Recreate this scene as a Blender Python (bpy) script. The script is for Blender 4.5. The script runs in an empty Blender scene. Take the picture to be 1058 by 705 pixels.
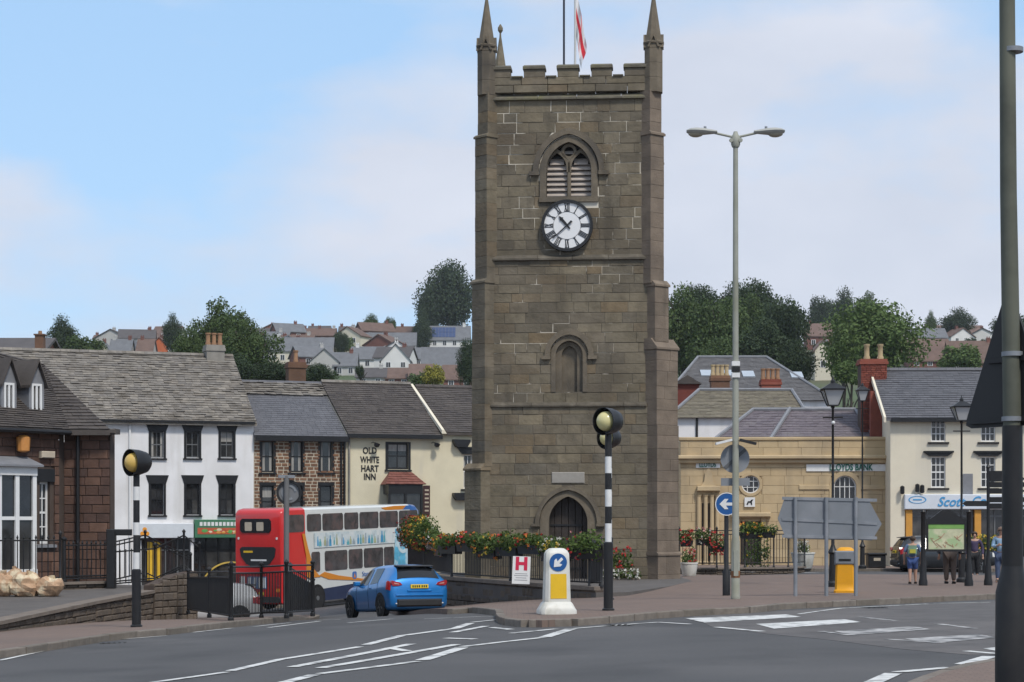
import bpy, bmesh, math, random
import numpy as np
from mathutils import Vector, Matrix, geometry, noise
random.seed(11)
SC = bpy.context.scene
COL = SC.collection
R = math.radians
# ------------------------------------------------------------------ camera
F, CX, HY, CZ = 2000.0, 529.0, 540.0, 1.65          # photo pixels, eye height in metres
cd = bpy.data.cameras.new('camera'); cam = bpy.data.objects.new('camera', cd); COL.objects.link(cam)
cam.location = (0, 0, CZ); cam.rotation_euler = (R(90), 0, 0)
cd.sensor_fit = 'HORIZONTAL'; cd.sensor_width = 36.0; cd.lens = 36.0*F/1058.0
cd.shift_y = (HY-352.5)/1058.0; cd.clip_start = 0.5; cd.clip_end = 6000
SC.camera = cam
SC.render.resolution_x, SC.render.resolution_y = 1024, 682
# ------------------------------------------------------------------ world: sky with broken cloud
SUN_DIR = Vector((0.30, -0.52, 0.80)).normalized()
w = bpy.data.worlds.new('World'); SC.world = w; w.use_nodes = True
nt = w.node_tree; N = nt.nodes; L = nt.links
for n in list(N): N.remove(n)
def wn(t, **k):
    n = N.new(t)
    for a, b in k.items(): setattr(n, a, b)
    return n
sky = wn('ShaderNodeTexSky', sky_type='NISHITA', sun_disc=False)
sky.sun_elevation = math.asin(SUN_DIR.z); sky.sun_rotation = math.atan2(SUN_DIR.x, SUN_DIR.y)
sky.air_density = 1.0; sky.dust_density = 0.8; sky.ozone_density = 1.5
tc = wn('ShaderNodeTexCoord'); mp = wn('ShaderNodeMapping')
mp.inputs['Scale'].default_value = (2.6, 2.6, 6.0); mp.inputs['Location'].default_value = (0.3, 8.2, 4.4)
n1 = wn('ShaderNodeTexNoise'); n1.inputs['Scale'].default_value = 1.25; n1.inputs['Detail'].default_value = 6; n1.inputs['Roughness'].default_value = 0.52
rmp = wn('ShaderNodeValToRGB'); rmp.color_ramp.elements[0].position = 0.41; rmp.color_ramp.elements[1].position = 0.55
n2 = wn('ShaderNodeTexNoise'); n2.inputs['Scale'].default_value = 3.2; n2.inputs['Detail'].default_value = 5
cr2 = wn('ShaderNodeValToRGB')
cr2.color_ramp.elements[0].position = 0.30; cr2.color_ramp.elements[0].color = (5.1, 5.45, 6.3, 1)
cr2.color_ramp.elements[1].position = 0.72; cr2.color_ramp.elements[1].color = (6.0, 6.25, 7.0, 1)
mix = wn('ShaderNodeMixRGB'); mfac = wn('ShaderNodeMath', operation='MULTIPLY'); mfac.inputs[1].default_value = 0.92
skc = wn('ShaderNodeMixRGB'); skc.inputs[0].default_value = 0.62; skc.inputs[2].default_value = (3.9, 6.2, 9.1, 1)
bg = wn('ShaderNodeBackground'); bg.inputs['Strength'].default_value = 0.10; out = wn('ShaderNodeOutputWorld')
L.new(tc.outputs['Generated'], mp.inputs['Vector']); L.new(mp.outputs[0], n1.inputs['Vector']); L.new(mp.outputs[0], n2.inputs['Vector'])
L.new(n1.outputs[0], rmp.inputs[0]); L.new(n2.outputs[0], cr2.inputs[0]); L.new(rmp.outputs[0], mfac.inputs[0])
L.new(sky.outputs[0], skc.inputs[1]); L.new(skc.outputs[0], mix.inputs[1]); L.new(mfac.outputs[0], mix.inputs[0]); L.new(cr2.outputs[0], mix.inputs[2])
L.new(mix.outputs[0], bg.inputs[0]); L.new(bg.outputs[0], out.inputs[0])
# ------------------------------------------------------------------ sun through thin cloud
sd = bpy.data.lights.new('sun', 'SUN'); sun = bpy.data.objects.new('sun', sd); COL.objects.link(sun)
sd.energy = 2.2; sd.angle = R(9); sd.color = (1.0, 0.94, 0.85)
sun.rotation_euler = (-SUN_DIR).to_track_quat('-Z', 'Y').to_euler(); sun.location = (0, -20, 60)
vs = SC.view_settings
vs.view_transform = 'Standard'; vs.look = 'None'; vs.gamma = 1.0; vs.use_curve_mapping = False; vs.exposure = 0.36

# ------------------------------------------------------------------ pixel and ground helpers
def PX(px, D): return (px-CX)*D/F
def PZ(py, D): return CZ-(py-HY)*D/F
CTL = np.array([(0,8,-.05),(15,8,.03),(-15,8,-.25),(10,25,0),(20,25,.0),(-2.6,22.4,-.17),(-8,29,-.42),(-14,29,-.6),
 (.8,35,-.1),(3,34.5,-.1),(-7.2,37,-.47),(-4.5,38,-.40),(4.7,42,-.12),(8,42,-.12),(15,42,-.12),(5,60,-.22),(3,57,-.27),
 (-1.8,57,-.95),(.5,54,-.55),(-2.7,54,-.98),(-5,57,-1.2),(-8,70,-1.85),(-10.4,80,-2.08),(-5,89,-1.78),(-17,92,-2.6),
 (-12,92,-2.4),(-3,97,-1.6),(14,58,-.3),(20,60,-.3),(8,75,-.4),(14,90,-.47),(20,90,-.47),(7,90,-.47),(-15,50,-1.0),
 (-20,60,-1.5),(-25,80,-2.4),(25,40,-.1),(30,70,-.35),(-20,40,-.8),(0,115,-1.5),(-20,115,-2.6),(20,115,-.5),(3,75,-.6)])
def tps(r2): return 0.5*r2*np.log(r2+1e-9)
def _fit():
    P = CTL[:, :2]; n = len(P)
    d2 = ((P[:, None]-P[None])**2).sum(-1)
    A = np.zeros((n+3, n+3)); A[:n, :n] = tps(d2)+np.eye(n)*6.0
    A[:n, n] = 1; A[:n, n+1:] = P; A[n, :n] = 1; A[n+1:, :n] = P.T
    return np.linalg.solve(A, np.concatenate([CTL[:, 2], [0, 0, 0]]))
_W = _fit()
def grounds(xy):
    q = np.array(xy, float).reshape(-1, 2).copy()
    q[:, 0] = np.clip(q[:, 0], -30, 32); q[:, 1] = np.clip(q[:, 1], 6, 118)
    d2 = ((q[:, None]-CTL[None, :, :2])**2).sum(-1)
    n = len(CTL)
    return tps(d2)@_W[:n] + _W[n] + q@_W[n+1:]
def ground(x, y): return float(grounds([(x, y)])[0])
PAVE = 0.12
def unproj(px, py, off=0.0):
    Ds = np.linspace(12, 110, 1961)
    zs = CZ-(py-HY)*Ds/F
    g = grounds(np.stack([(px-CX)*Ds/F, Ds], 1))+off
    i = np.argmax(zs <= g)
    if zs[i] > g[i]: i = len(Ds)-1
    D = Ds[i]
    return Vector(((px-CX)*D/F, D, float(g[i])))
HILL_Y = np.array([100, 118, 180, 250, 340, 420, 520, 600, 700, 1200]); HILL_Z = np.array([-3.2, -2.0, 2.0, 8.0, 20, 32, 46.5, 56, 58, 50.])
def hill(x, y): return float(np.interp(y, HILL_Y, HILL_Z)) + 1.2*math.sin(x*.021+y*.013)

# ------------------------------------------------------------------ materials
MATS = {}
def mat(name, col, rough=0.8, var=0.18, scale=3.0, bump=0.0, bscale=25.0, rnd=None, metallic=0.0, spec=0.4, coat=0.0, dirt=None, dscale=0.6, dlo=.5, dhi=.7, trans=0.0, emit=None, stretch=None):
    if name in MATS: return MATS[name]
    m = bpy.data.materials.new(name); m.use_nodes = True
    t = m.node_tree; nd = t.nodes; lk = t.links
    b = nd['Principled BSDF']
    b.inputs['Roughness'].default_value = rough; b.inputs['Metallic'].default_value = metallic
    b.inputs['Specular IOR Level'].default_value = spec; b.inputs['Coat Weight'].default_value = coat
    if coat: b.inputs['Coat Roughness'].default_value = 0.06
    geo = nd.new('ShaderNodeNewGeometry')
    pos = geo.outputs['Position']
    if stretch:
        mpn = nd.new('ShaderNodeMapping'); mpn.inputs['Scale'].default_value = stretch
        lk.new(pos, mpn.inputs['Vector']); pos = mpn.outputs[0]
    c4 = (*col, 1)
    if rnd:
        oi = nd.new('ShaderNodeObjectInfo'); ad = nd.new('ShaderNodeMath'); ad.operation = 'ADD'
        fr = nd.new('ShaderNodeMath'); fr.operation = 'FRACT'
        lk.new(oi.outputs['Random'], ad.inputs[0]); lk.new(geo.outputs['Random Per Island'], ad.inputs[1]); lk.new(ad.outputs[0], fr.inputs[0])
        rp = nd.new('ShaderNodeValToRGB'); e = rp.color_ramp.elements
        rp.color_ramp.interpolation = 'LINEAR'
        k = len(rnd)
        for i, c in enumerate(rnd):
            p = i/max(1, k-1)
            if i == 0: e[0].position = 0; e[0].color = (*c, 1)
            elif i == k-1: e[-1].position = 1; e[-1].color = (*c, 1)
            else:
                q = e.new(p); q.color = (*c, 1)
        lk.new(fr.outputs[0], rp.inputs[0]); base = rp.outputs[0]
    else:
        rgb = nd.new('ShaderNodeRGB'); rgb.outputs[0].default_value = c4; base = rgb.outputs[0]
    if var > 0:
        ns = nd.new('ShaderNodeTexNoise'); ns.inputs['Scale'].default_value = scale; ns.inputs['Detail'].default_value = 6; ns.inputs['Roughness'].default_value = .62
        lk.new(pos, ns.inputs['Vector'])
        mr = nd.new('ShaderNodeMapRange'); mr.inputs['From Min'].default_value = .3; mr.inputs['From Max'].default_value = .7
        mr.inputs['To Min'].default_value = 1-var; mr.inputs['To Max'].default_value = 1+var
        lk.new(ns.outputs[0], mr.inputs[0])
        mu = nd.new('ShaderNodeMixRGB'); mu.blend_type = 'MULTIPLY'; mu.inputs[0].default_value = 1
        lk.new(base, mu.inputs[1]); lk.new(mr.outputs[0], mu.inputs[2]); base = mu.outputs[0]
    if dirt:
        n3 = nd.new('ShaderNodeTexNoise'); n3.inputs['Scale'].default_value = dscale; n3.inputs['Detail'].default_value = 5
        lk.new(pos, n3.inputs['Vector'])
        r3 = nd.new('ShaderNodeValToRGB'); r3.color_ramp.elements[0].position = dlo; r3.color_ramp.elements[1].position = dhi
        lk.new(n3.outputs[0], r3.inputs[0])
        mx = nd.new('ShaderNodeMixRGB'); mx.inputs[2].default_value = (*dirt, 1)
        lk.new(r3.outputs[0], mx.inputs[0]); lk.new(base, mx.inputs[1]); base = mx.outputs[0]
    lk.new(base, b.inputs['Base Color'])
    if bump > 0:
        nb = nd.new('ShaderNodeTexNoise'); nb.inputs['Scale'].default_value = bscale; nb.inputs['Detail'].default_value = 5
        lk.new(pos, nb.inputs['Vector'])
        bm = nd.new('ShaderNodeBump'); bm.inputs['Strength'].default_value = bump; bm.inputs['Distance'].default_value = .03
        lk.new(nb.outputs[0], bm.inputs['Height']); lk.new(bm.outputs[0], b.inputs['Normal'])
    if trans > 0:
        tr = nd.new('ShaderNodeBsdfTranslucent'); lk.new(base, tr.inputs[0])
        ms = nd.new('ShaderNodeMixShader'); ms.inputs[0].default_value = trans
        lk.new(b.outputs[0], ms.inputs[1]); lk.new(tr.outputs[0], ms.inputs[2])
        lk.new(ms.outputs[0], nd['Material Output'].inputs[0])
    if emit:
        b.inputs['Emission Color'].default_value = (*emit[0], 1); b.inputs['Emission Strength'].default_value = emit[1]
    MATS[name] = m
    return m

# ------------------------------------------------------------------ object helpers
def tag(o, label=None, cat=None, group=None, kind=None):
    if label: o['label'] = label
    if cat: o['category'] = cat
    if group: o['group'] = group
    if kind: o['kind'] = kind
    return o
def empty(name, loc, rz=0.0, label=None, cat=None, group=None):
    o = bpy.data.objects.new(name, None); COL.objects.link(o); o.empty_display_size = .2
    o.location = loc; o.rotation_euler = (0, 0, rz)
    return tag(o, label, cat, group)
def link(name, me, parent=None, loc=(0,0,0), rot=(0,0,0), scale=(1,1,1)):
    o = bpy.data.objects.new(name, me); COL.objects.link(o)
    o.parent = parent; o.location = loc; o.rotation_euler = rot; o.scale = scale
    return o
def copy_tree(o, parent=None):
    c = o.copy(); COL.objects.link(c); c.parent = parent
    for ch in list(o.children): copy_tree(ch, c)
    return c
class MB:
    def __init__(s): s.v = []; s.f = []; s.mi = []; s.cur = 0
    def add(s, vs, fs, M=None):
        o = len(s.v)
        for p in vs:
            p = Vector(p)
            s.v.append(M @ p if M is not None else p)
        for f in fs: s.f.append([i+o for i in f]); s.mi.append(s.cur)
        return s
    def box(s, x0, x1, y0, y1, z0, z1, M=None):
        return s.add([(x0,y0,z0),(x1,y0,z0),(x1,y1,z0),(x0,y1,z0),(x0,y0,z1),(x1,y0,z1),(x1,y1,z1),(x0,y1,z1)],
                     [(0,3,2,1),(4,5,6,7),(0,1,5,4),(1,2,6,5),(2,3,7,6),(3,0,4,7)], M)
    def cbox(s, x0, x1, y0, y1, z0, z1, c=0.01, M=None):       # box with chamfered front (-y) edges
        c = min(c, (x1-x0)*.3, (z1-z0)*.3, (y1-y0)*.6)
        return s.add([(x0,y0+c,z0),(x1,y0+c,z0),(x1,y0+c,z1),(x0,y0+c,z1),
                      (x0+c,y0,z0+c),(x1-c,y0,z0+c),(x1-c,y0,z1-c),(x0+c,y0,z1-c),
                      (x0,y1,z0),(x1,y1,z0),(x1,y1,z1),(x0,y1,z1)],
                     [(4,5,6,7),(0,1,5,4),(1,2,6,5),(2,3,7,6),(3,0,4,7),(0,8,9,1),(1,9,10,2),(2,10,11,3),(3,11,8,0),(11,10,9,8)], M)
    def quad(s, a, b, c, d, M=None): return s.add([a,b,c,d], [(0,1,2,3)], M)
    def prism(s, poly, y0, y1, M=None):                         # poly in (x, z), extruded along y
        n = len(poly)
        vs = [(p[0], y0, p[1]) for p in poly]+[(p[0], y1, p[1]) for p in poly]
        fs = [tuple(range(n)), tuple(range(2*n-1, n-1, -1))]
        for i in range(n):
            j = (i+1) % n; fs.append((i, i+n, j+n, j))
        return s.add(vs, fs, M)
    def extr(s, poly, z0, z1, M=None):                          # poly in (x, y), extruded along z
        n = len(poly)
        vs = [(p[0], p[1], z0) for p in poly]+[(p[0], p[1], z1) for p in poly]
        fs = [tuple(range(n-1, -1, -1)), tuple(range(n, 2*n))]
        for i in range(n):
            j = (i+1) % n; fs.append((i, j, j+n, i+n))
        return s.add(vs, fs, M)
    def lathe(s, prof, n=16, M=None, cap=True):                 # prof (r, z) about the z axis
        vs = []; fs = []
        for r, z in prof:
            for k in range(n):
                a = 2*math.pi*k/n; vs.append((r*math.cos(a), r*math.sin(a), z))
        for i in range(len(prof)-1):
            for k in range(n):
                k2 = (k+1) % n; fs.append((i*n+k, i*n+k2, (i+1)*n+k2, (i+1)*n+k))
        if cap:
            fs.append(tuple(range(n-1, -1, -1))); m = (len(prof)-1)*n; fs.append(tuple(range(m, m+n)))
        return s.add(vs, fs, M)
    def tube(s, pts, r, n=8, M=None, close=False):
        pts = [Vector(p) for p in pts]; rs = r if isinstance(r, (list, tuple)) else [r]*len(pts)
        vs = []; fs = []; prev = None
        for i, p in enumerate(pts):
            if close: d = pts[(i+1) % len(pts)]-pts[i-1]
            else: d = pts[min(i+1, len(pts)-1)]-pts[max(i-1, 0)]
            d.normalize()
            if prev is None:
                a = d.orthogonal().normalized()
            else:
                a = (prev-d*prev.dot(d)).normalized()
            prev = a; b = d.cross(a)
            for k in range(n):
                t = 2*math.pi*k/n; vs.append(p+(a*math.cos(t)+b*math.sin(t))*rs[i])
        m = len(pts)
        for i in range(m if close else m-1):
            i2 = (i+1) % m
            for k in range(n):
                k2 = (k+1) % n; fs.append((i*n+k, i*n+k2, i2*n+k2, i2*n+k))
        if not close:
            fs.append(tuple(range(n-1, -1, -1))); fs.append(tuple(range((m-1)*n, m*n)))
        return s.add(vs, fs, M)
    def sphere(s, c, r, seg=14, rings=9, M=None):
        rx, ry, rz = r if isinstance(r, (tuple, list)) else (r, r, r)
        vs = []; fs = []
        for i in range(1, rings):
            p = math.pi*i/rings
            for k in range(seg):
                a = 2*math.pi*k/seg
                vs.append((c[0]+rx*math.sin(p)*math.cos(a), c[1]+ry*math.sin(p)*math.sin(a), c[2]+rz*math.cos(p)))
        vs += [(c[0], c[1], c[2]+rz), (c[0], c[1], c[2]-rz)]; t = len(vs)-2
        for i in range(rings-2):
            for k in range(seg):
                k2 = (k+1) % seg; fs.append((i*seg+k, (i+1)*seg+k, (i+1)*seg+k2, i*seg+k2))
        for k in range(seg):
            k2 = (k+1) % seg; fs.append((t, k, k2)); fs.append((t+1, (rings-2)*seg+k2, (rings-2)*seg+k))
        return s.add(vs, fs, M)
    def ring(s, c, r0, r1, y0, y1, n=40, a0=0.0, a1=2*math.pi, M=None):   # annulus in the x-z plane
        full = abs(a1-a0-2*math.pi) < 1e-6; k = n if full else n+1
        vs = []; fs = []
        for i in range(k):
            a = a0+(a1-a0)*i/n
            ca, sa = math.cos(a), math.sin(a)
            for r, y in ((r0, y0), (r1, y0), (r1, y1), (r0, y1)): vs.append((c[0]+r*ca, y, c[1]+r*sa))
        for i in range(n):
            j = (i+1) % k
            for q in range(4):
                q2 = (q+1) % 4; fs.append((i*4+q, i*4+q2, j*4+q2, j*4+q))
        if not full: fs += [(0,1,2,3), (4*n+3, 4*n+2, 4*n+1, 4*n)]
        return s.add(vs, fs, M)
    def mesh(s, name, mats, smooth=False, recalc=True):
        me = bpy.data.meshes.new(name); me.from_pydata([tuple(v) for v in s.v], [], s.f)
        for m in (mats if isinstance(mats, (list, tuple)) else [mats]): me.materials.append(m)
        if any(s.mi): me.polygons.foreach_set('material_index', s.mi)
        if recalc:
            bm = bmesh.new(); bm.from_mesh(me); bmesh.ops.recalc_face_normals(bm, faces=bm.faces); bm.to_mesh(me); bm.free()
        if smooth:
            me.polygons.foreach_set('use_smooth', [True]*len(me.polygons))
            if smooth != 'all':
                me.set_sharp_from_angle(angle=R(38))
        me.update(); return me
    def build(s, name, mats, parent=None, smooth=False, recalc=True, label=None, kind=None, cat=None, group=None, loc=(0,0,0), rot=(0,0,0)):
        o = link(name, s.mesh(name, mats, smooth, recalc), parent, loc, rot)
        tag(o, label, cat, group, kind); return o
def arch(cx, z0, zs, hw, rise=None, n=10):
    """loop of an arched opening: sill z0, springing zs, half width hw; pointed when rise > hw"""
    rise = hw if rise is None else rise
    pts = [(cx-hw, z0), (cx+hw, z0)]
    if rise <= hw*1.001:
        for i in range(n*2+1):
            a = math.pi*i/(2*n); pts.append((cx+hw*math.cos(a), zs+rise*math.sin(a)))
    else:
        r = (hw*hw+rise*rise)/(2*hw)                 # two-centred arch
        c = hw-r; amax = math.asin(min(1, rise/r))
        right = [(cx+c+r*math.cos(amax*i/n), zs+r*math.sin(amax*i/n)) for i in range(n+1)]
        pts += right+[(2*cx-x, z) for x, z in reversed(right[:-1])]
    return pts
def archband(mb, cx, zs, hw0, rise0, hw1, rise1, y0, y1, drop=0.0, n=12):
    a = arch(cx, zs-drop, zs, hw0, rise0, n)[1:]+[(cx-hw0, zs-drop)]
    b = arch(cx, zs-drop, zs, hw1, rise1, n)[1:]+[(cx-hw1, zs-drop)]
    m = len(a); vs = []; fs = []
    for (p, q) in zip(a, b): vs += [(p[0], y0, p[1]), (q[0], y0, q[1]), (q[0], y1, q[1]), (p[0], y1, p[1])]
    for i in range(m-1):
        for k in range(4):
            k2 = (k+1) % 4; fs.append((i*4+k, i*4+k2, i*4+4+k2, i*4+4+k))
    fs += [(0,1,2,3), (4*m-1, 4*m-2, 4*m-3, 4*m-4)]
    mb.add(vs, fs)
def holed(mb, outer, holes, y=0.0, depth=0.25, M=None):
    """flat wall in the x-z plane at y with holes and reveals going back by depth"""
    loops = [outer]+holes
    tri = geometry.tessellate_polygon([[Vector((p[0], p[1], 0)) for p in l] for l in loops])
    flat = [(p[0], y, p[1]) for l in loops for p in l]
    mb.add(flat, [tuple(t) for t in tri], M)
    for h in holes:
        n = len(h); vs = [(p[0], y, p[1]) for p in h]+[(p[0], y+depth, p[1]) for p in h]
        mb.add(vs, [(i, (i+1) % n, (i+1) % n+n, i+n) for i in range(n)], M)
def rect(u0, u1, z0, z1): return [(u0, z0), (u1, z0), (u1, z1), (u0, z1)]
def text_mesh(body, size, m, shear=0.0, sx=1.0, extrude=0.004, bold=0.0, align='CENTER'):
    c = bpy.data.curves.new('lettering', 'FONT'); c.body = body; c.size = size; c.extrude = extrude; c.shear = shear; c.offset = bold
    c.align_x = align; c.align_y = 'CENTER'; c.resolution_u = 3
    o = bpy.data.objects.new('lettering', c); COL.objects.link(o)
    dg = bpy.context.evaluated_depsgraph_get()
    me = bpy.data.meshes.new_from_object(o.evaluated_get(dg)); bpy.data.objects.remove(o)
    me.materials.clear(); me.materials.append(m)
    me.transform(Matrix.Rotation(R(90), 4, 'X') @ Matrix.Diagonal((sx, 1, 1, 1)))
    return me
def facade_uv(root, px, py, v=0.0):
    """local (u, z) where the pixel's ray meets the plane y = v of a thing's frame"""
    a = root.rotation_euler.z; o = root.location
    d = Vector(((px-CX)/F, 1.0)); t = Vector((math.cos(a), math.sin(a))); nrm = Vector((-t.y, t.x))
    o2 = Vector((o.x, o.y))+nrm*v
    D = o2.dot(nrm)/d.dot(nrm)
    p = d*D
    return (p-o2).dot(t), CZ-(py-HY)*D/F-o.z
# ================================================================== GROUND, ROAD, PAVEMENTS
m_asph = mat('asphalt', (.074,.073,.074), .86, .16, 45, .35, 70, dirt=(.098,.095,.095), dscale=.25, dlo=.46, dhi=.75)
m_hill = mat('hill_grass', (.06,.085,.035), .95, .35, .05, dirt=(.10,.09,.05), dscale=.02)
m_dirtg = mat('town_ground', (.075,.07,.066), .95, .2, .5)
m_kerb = mat('kerb_stone', (.16,.135,.11), .85, .2, 6, .3, 60, rnd=[(.14,.12,.098),(.185,.16,.135),(.16,.13,.105)])
m_white = mat('road_paint', (.60,.60,.58), .7, .15, 9, dirt=(.16,.16,.16), dscale=4.5, dlo=.50, dhi=.68)
m_worn = mat('road_paint_worn', (.42,.41,.40), .8, .15, 9, dirt=(.10,.10,.10), dscale=3.0, dlo=.42, dhi=.62)
def brickpave(name, c1, c2, c3, sc):
    m = mat(name, c1, .85, .16, .9, .25, 60, dirt=(.105,.085,.075), dscale=.35, dlo=.48, dhi=.75)
    t = m.node_tree; nd = t.nodes; lk = t.links
    b = nd['Principled BSDF']; old = b.inputs['Base Color'].links[0].from_socket
    g = nd.new('ShaderNodeNewGeometry'); bt = nd.new('ShaderNodeTexBrick'); bt.inputs['Scale'].default_value = sc
    bt.inputs['Color1'].default_value = (*c1, 1); bt.inputs['Color2'].default_value = (*c2, 1); bt.inputs['Mortar'].default_value = (*c3, 1)
    bt.inputs['Mortar Size'].default_value = .018
    lk.new(g.outputs['Position'], bt.inputs['Vector'])
    mx = nd.new('ShaderNodeMixRGB'); mx.inputs[0].default_value = .55; lk.new(old, mx.inputs[1]); lk.new(bt.outputs[0], mx.inputs[2]); lk.new(mx.outputs[0], b.inputs['Base Color'])
    return m
m_pave = brickpave('brick_paving', (.162,.116,.094), (.208,.148,.117), (.085,.07,.06), 2.4)
m_flag = mat('grey_flags', (.105,.095,.088), .9, .2, 1.5, .25, 60)

def streaks(m, col, sx=1.6, sz=.22, lo=.56, hi=.78, amt=.8):
    # rain streaks and soot: noise stretched down the wall
    t = m.node_tree; nd = t.nodes; lk = t.links; b = nd['Principled BSDF']; old = b.inputs['Base Color'].links[0].from_socket
    g = nd.new('ShaderNodeNewGeometry'); mp_ = nd.new('ShaderNodeMapping'); mp_.inputs['Scale'].default_value = (sx, sx, sz); ns = nd.new('ShaderNodeTexNoise'); ns.inputs['Scale'].default_value = 1.0; ns.inputs['Detail'].default_value = 6
    rp = nd.new('ShaderNodeValToRGB'); rp.color_ramp.elements[0].position = lo; rp.color_ramp.elements[1].position = hi; rp.color_ramp.elements[1].color = (amt, amt, amt, 1)
    mx = nd.new('ShaderNodeMixRGB'); mx.inputs[2].default_value = (*col, 1)
    lk.new(g.outputs['Position'], mp_.inputs[0]); lk.new(mp_.outputs[0], ns.inputs['Vector']); lk.new(ns.outputs[0], rp.inputs[0]); lk.new(rp.outputs[0], mx.inputs[0]); lk.new(old, mx.inputs[1]); lk.new(mx.outputs[0], b.inputs['Base Color'])
def sheet(name, xs, ys, zf, mats, mi=None):
    P = [(x, y) for y in ys for x in xs]; z = zf(np.array(P))
    vs = [(p[0], p[1], float(q)) for p, q in zip(P, z)]; nx = len(xs); fs = []; idx = []
    for j in range(len(ys)-1):
        for i in range(nx-1):
            fs.append((j*nx+i, j*nx+i+1, (j+1)*nx+i+1, (j+1)*nx+i)); idx.append(mi(xs[i], ys[j]) if mi else 0)
    me = bpy.data.meshes.new(name); me.from_pydata(vs, [], fs)
    for m in mats: me.materials.append(m)
    me.polygons.foreach_set('material_index', idx); me.polygons.foreach_set('use_smooth', [True]*len(fs)); me.update()
    return tag(link(name, me), kind='structure')
def gz(P):
    out = np.empty(len(P)); town = grounds(P)-.35
    for i, (x, y) in enumerate(P):
        h = hill(x, y); t = min(1, max(0, (y-108)/20)); out[i] = town[i]*(1-t)+h*t
    return out
sheet('ground', list(np.concatenate([np.linspace(-900,-80,12), np.linspace(-60,60,31), np.linspace(80,900,12)])),
      list(np.concatenate([np.linspace(-80,100,37), np.linspace(104,180,20), np.linspace(190,700,30), np.linspace(760,1300,8)])), gz, [m_dirtg, m_hill], lambda x, y: 1 if y > 112 else 0)
road = sheet('road', list(np.arange(-32, 34.1, .5)), list(np.arange(4, 106.1, .5)), grounds, [m_asph])

def slab(name, poly, off, m, skirt=.4):
    poly = [Vector((p[0], p[1])) for p in poly]
    dense = []
    for i, p in enumerate(poly):
        q = poly[(i+1) % len(poly)]; k = max(1, int((q-p).length/.8))
        dense += [p+(q-p)*(j/k) for j in range(k)]
    n = len(dense); vs = list(dense); ed = [(i, (i+1) % n) for i in range(n)]
    xs = [p.x for p in poly]; ys = [p.y for p in poly]
    y = min(ys)+.37
    while y < max(ys):
        x = min(xs)+.31
        while x < max(xs):
            inside = False
            for i in range(len(poly)):
                a, b = poly[i], poly[i-1]
                if (a.y > y) != (b.y > y) and x < (b.x-a.x)*(y-a.y)/(b.y-a.y)+a.x: inside = not inside
            if inside: vs.append(Vector((x, y)))
            x += .9
        y += .9
    V, E, Fc = geometry.delaunay_2d_cdt(vs, ed, [], 1, 1e-4)[:3]
    zz = grounds([(p.x, p.y) for p in V])
    zz = zz+off if not callable(off) else np.array([off(p.x, p.y) for p in V])
    mb = MB(); mb.add([(p.x, p.y, float(h)) for p, h in zip(V, zz)], [tuple(f) for f in Fc])
    for f in mb.f:
        a, b, c = [mb.v[i] for i in f[:3]]
        if (b-a).cross(c-a).z < 0: f.reverse()
    dz = [float(q) for q in (grounds([(p.x, p.y) for p in dense])+off if not callable(off) else [off(p.x, p.y) for p in dense])]
    for i in range(n):
        j = (i+1) % n; a, b = dense[i], dense[j]
        mb.quad((a.x,a.y,dz[i]-skirt), (b.x,b.y,dz[j]-skirt), (b.x,b.y,dz[j]), (a.x,a.y,dz[i]))
    return tag(mb.build(name, m, recalc=False), kind='structure')
kb = MB(); kb.cbox(-.5,.5,-.5,.5,-.5,.5,.06); KERB = kb.mesh('kerb_stone', m_kerb)
def kerbs(parent, pts, side=1, top=.125):
    """row of kerb stones along a polyline; the road lies on the right-hand side of travel when side = 1"""
    P = [Vector((p[0], p[1])) for p in pts]; tot = [0]
    for a, b in zip(P, P[1:]): tot.append(tot[-1]+(b-a).length)
    def at(s):
        for i in range(len(P)-1):
            if s <= tot[i+1] or i == len(P)-2:
                return P[i]+(P[i+1]-P[i])*((s-tot[i])/max(1e-6, tot[i+1]-tot[i]))
    s = 0
    while s < tot[-1]-.2:
        l = min(.915, tot[-1]-s); a, b = at(s), at(s+l); d = b-a
        nrm = Vector((d.y, -d.x)).normalized()*side; c = (a+b)/2+nrm*.07
        za, zb = ground(a.x, a.y), ground(b.x, b.y)
        o = link('kerb_stone', KERB, parent, (c.x, c.y, (za+zb)/2+top-.12+random.uniform(-.006,.004)), (0, -math.atan2(zb-za, d.length), math.atan2(d.y, d.x)+(math.pi if side < 0 else 0)), (d.length-.012, .15, .24))
        if side < 0: o.rotation_euler.y *= -1
        s += l
U = unproj
def xy(px, py, off=0.0):
    p = U(px, py, off); return (p.x, p.y)
# left pavement (with the zebra beacon, guard rail and round sign)
kl = [xy(*p) for p in ((0,680),(55,670.5),(110,662),(172,656),(240,648),(290,643),(325,640))]
kl = [(kl[0][0]-6, kl[0][1]-4.5)]+kl+[(kl[-1][0]-.1, kl[-1][1]+1.2), (kl[-1][0]-1.1, kl[-1][1]+6), (-6.9, 60), (-10.5, 70)]
pav_l = slab('pavement', kl+[(-13.5, 71), (-12, 58), (-16, 46), (-24, 40), (-24, 22)], PAVE, m_pave)
kerbs(pav_l, kl[:-1], 1)
# market square pavement with the island nose
ksq = [xy(*p) for p in ((519,636),(521,643),(533,647.5),(560,648.5),(600,646.5),(640,642.5),(680,638.5),(730,635.5),(775,633.5),(800,630),(850,627.5),(880,626),(960,622),(1040,618.5))]
ksq += [(ksq[-1][0]+5, ksq[-1][1]+1.2), (ksq[-1][0]+12, ksq[-1][1]+2.5)]
wl = [xy(*p) for p in ((462,635),(490,633))]
pav_s = slab('pavement', ksq+[(31, 64), (22, 66), (8, 68), (6, 74), (-1.5, 74), (-5.2, 72), (-4.6, 66), wl[0], wl[1]], PAVE, m_pave)
kerbs(pav_s, [wl[0], wl[1]]+ksq, 1)
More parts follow.
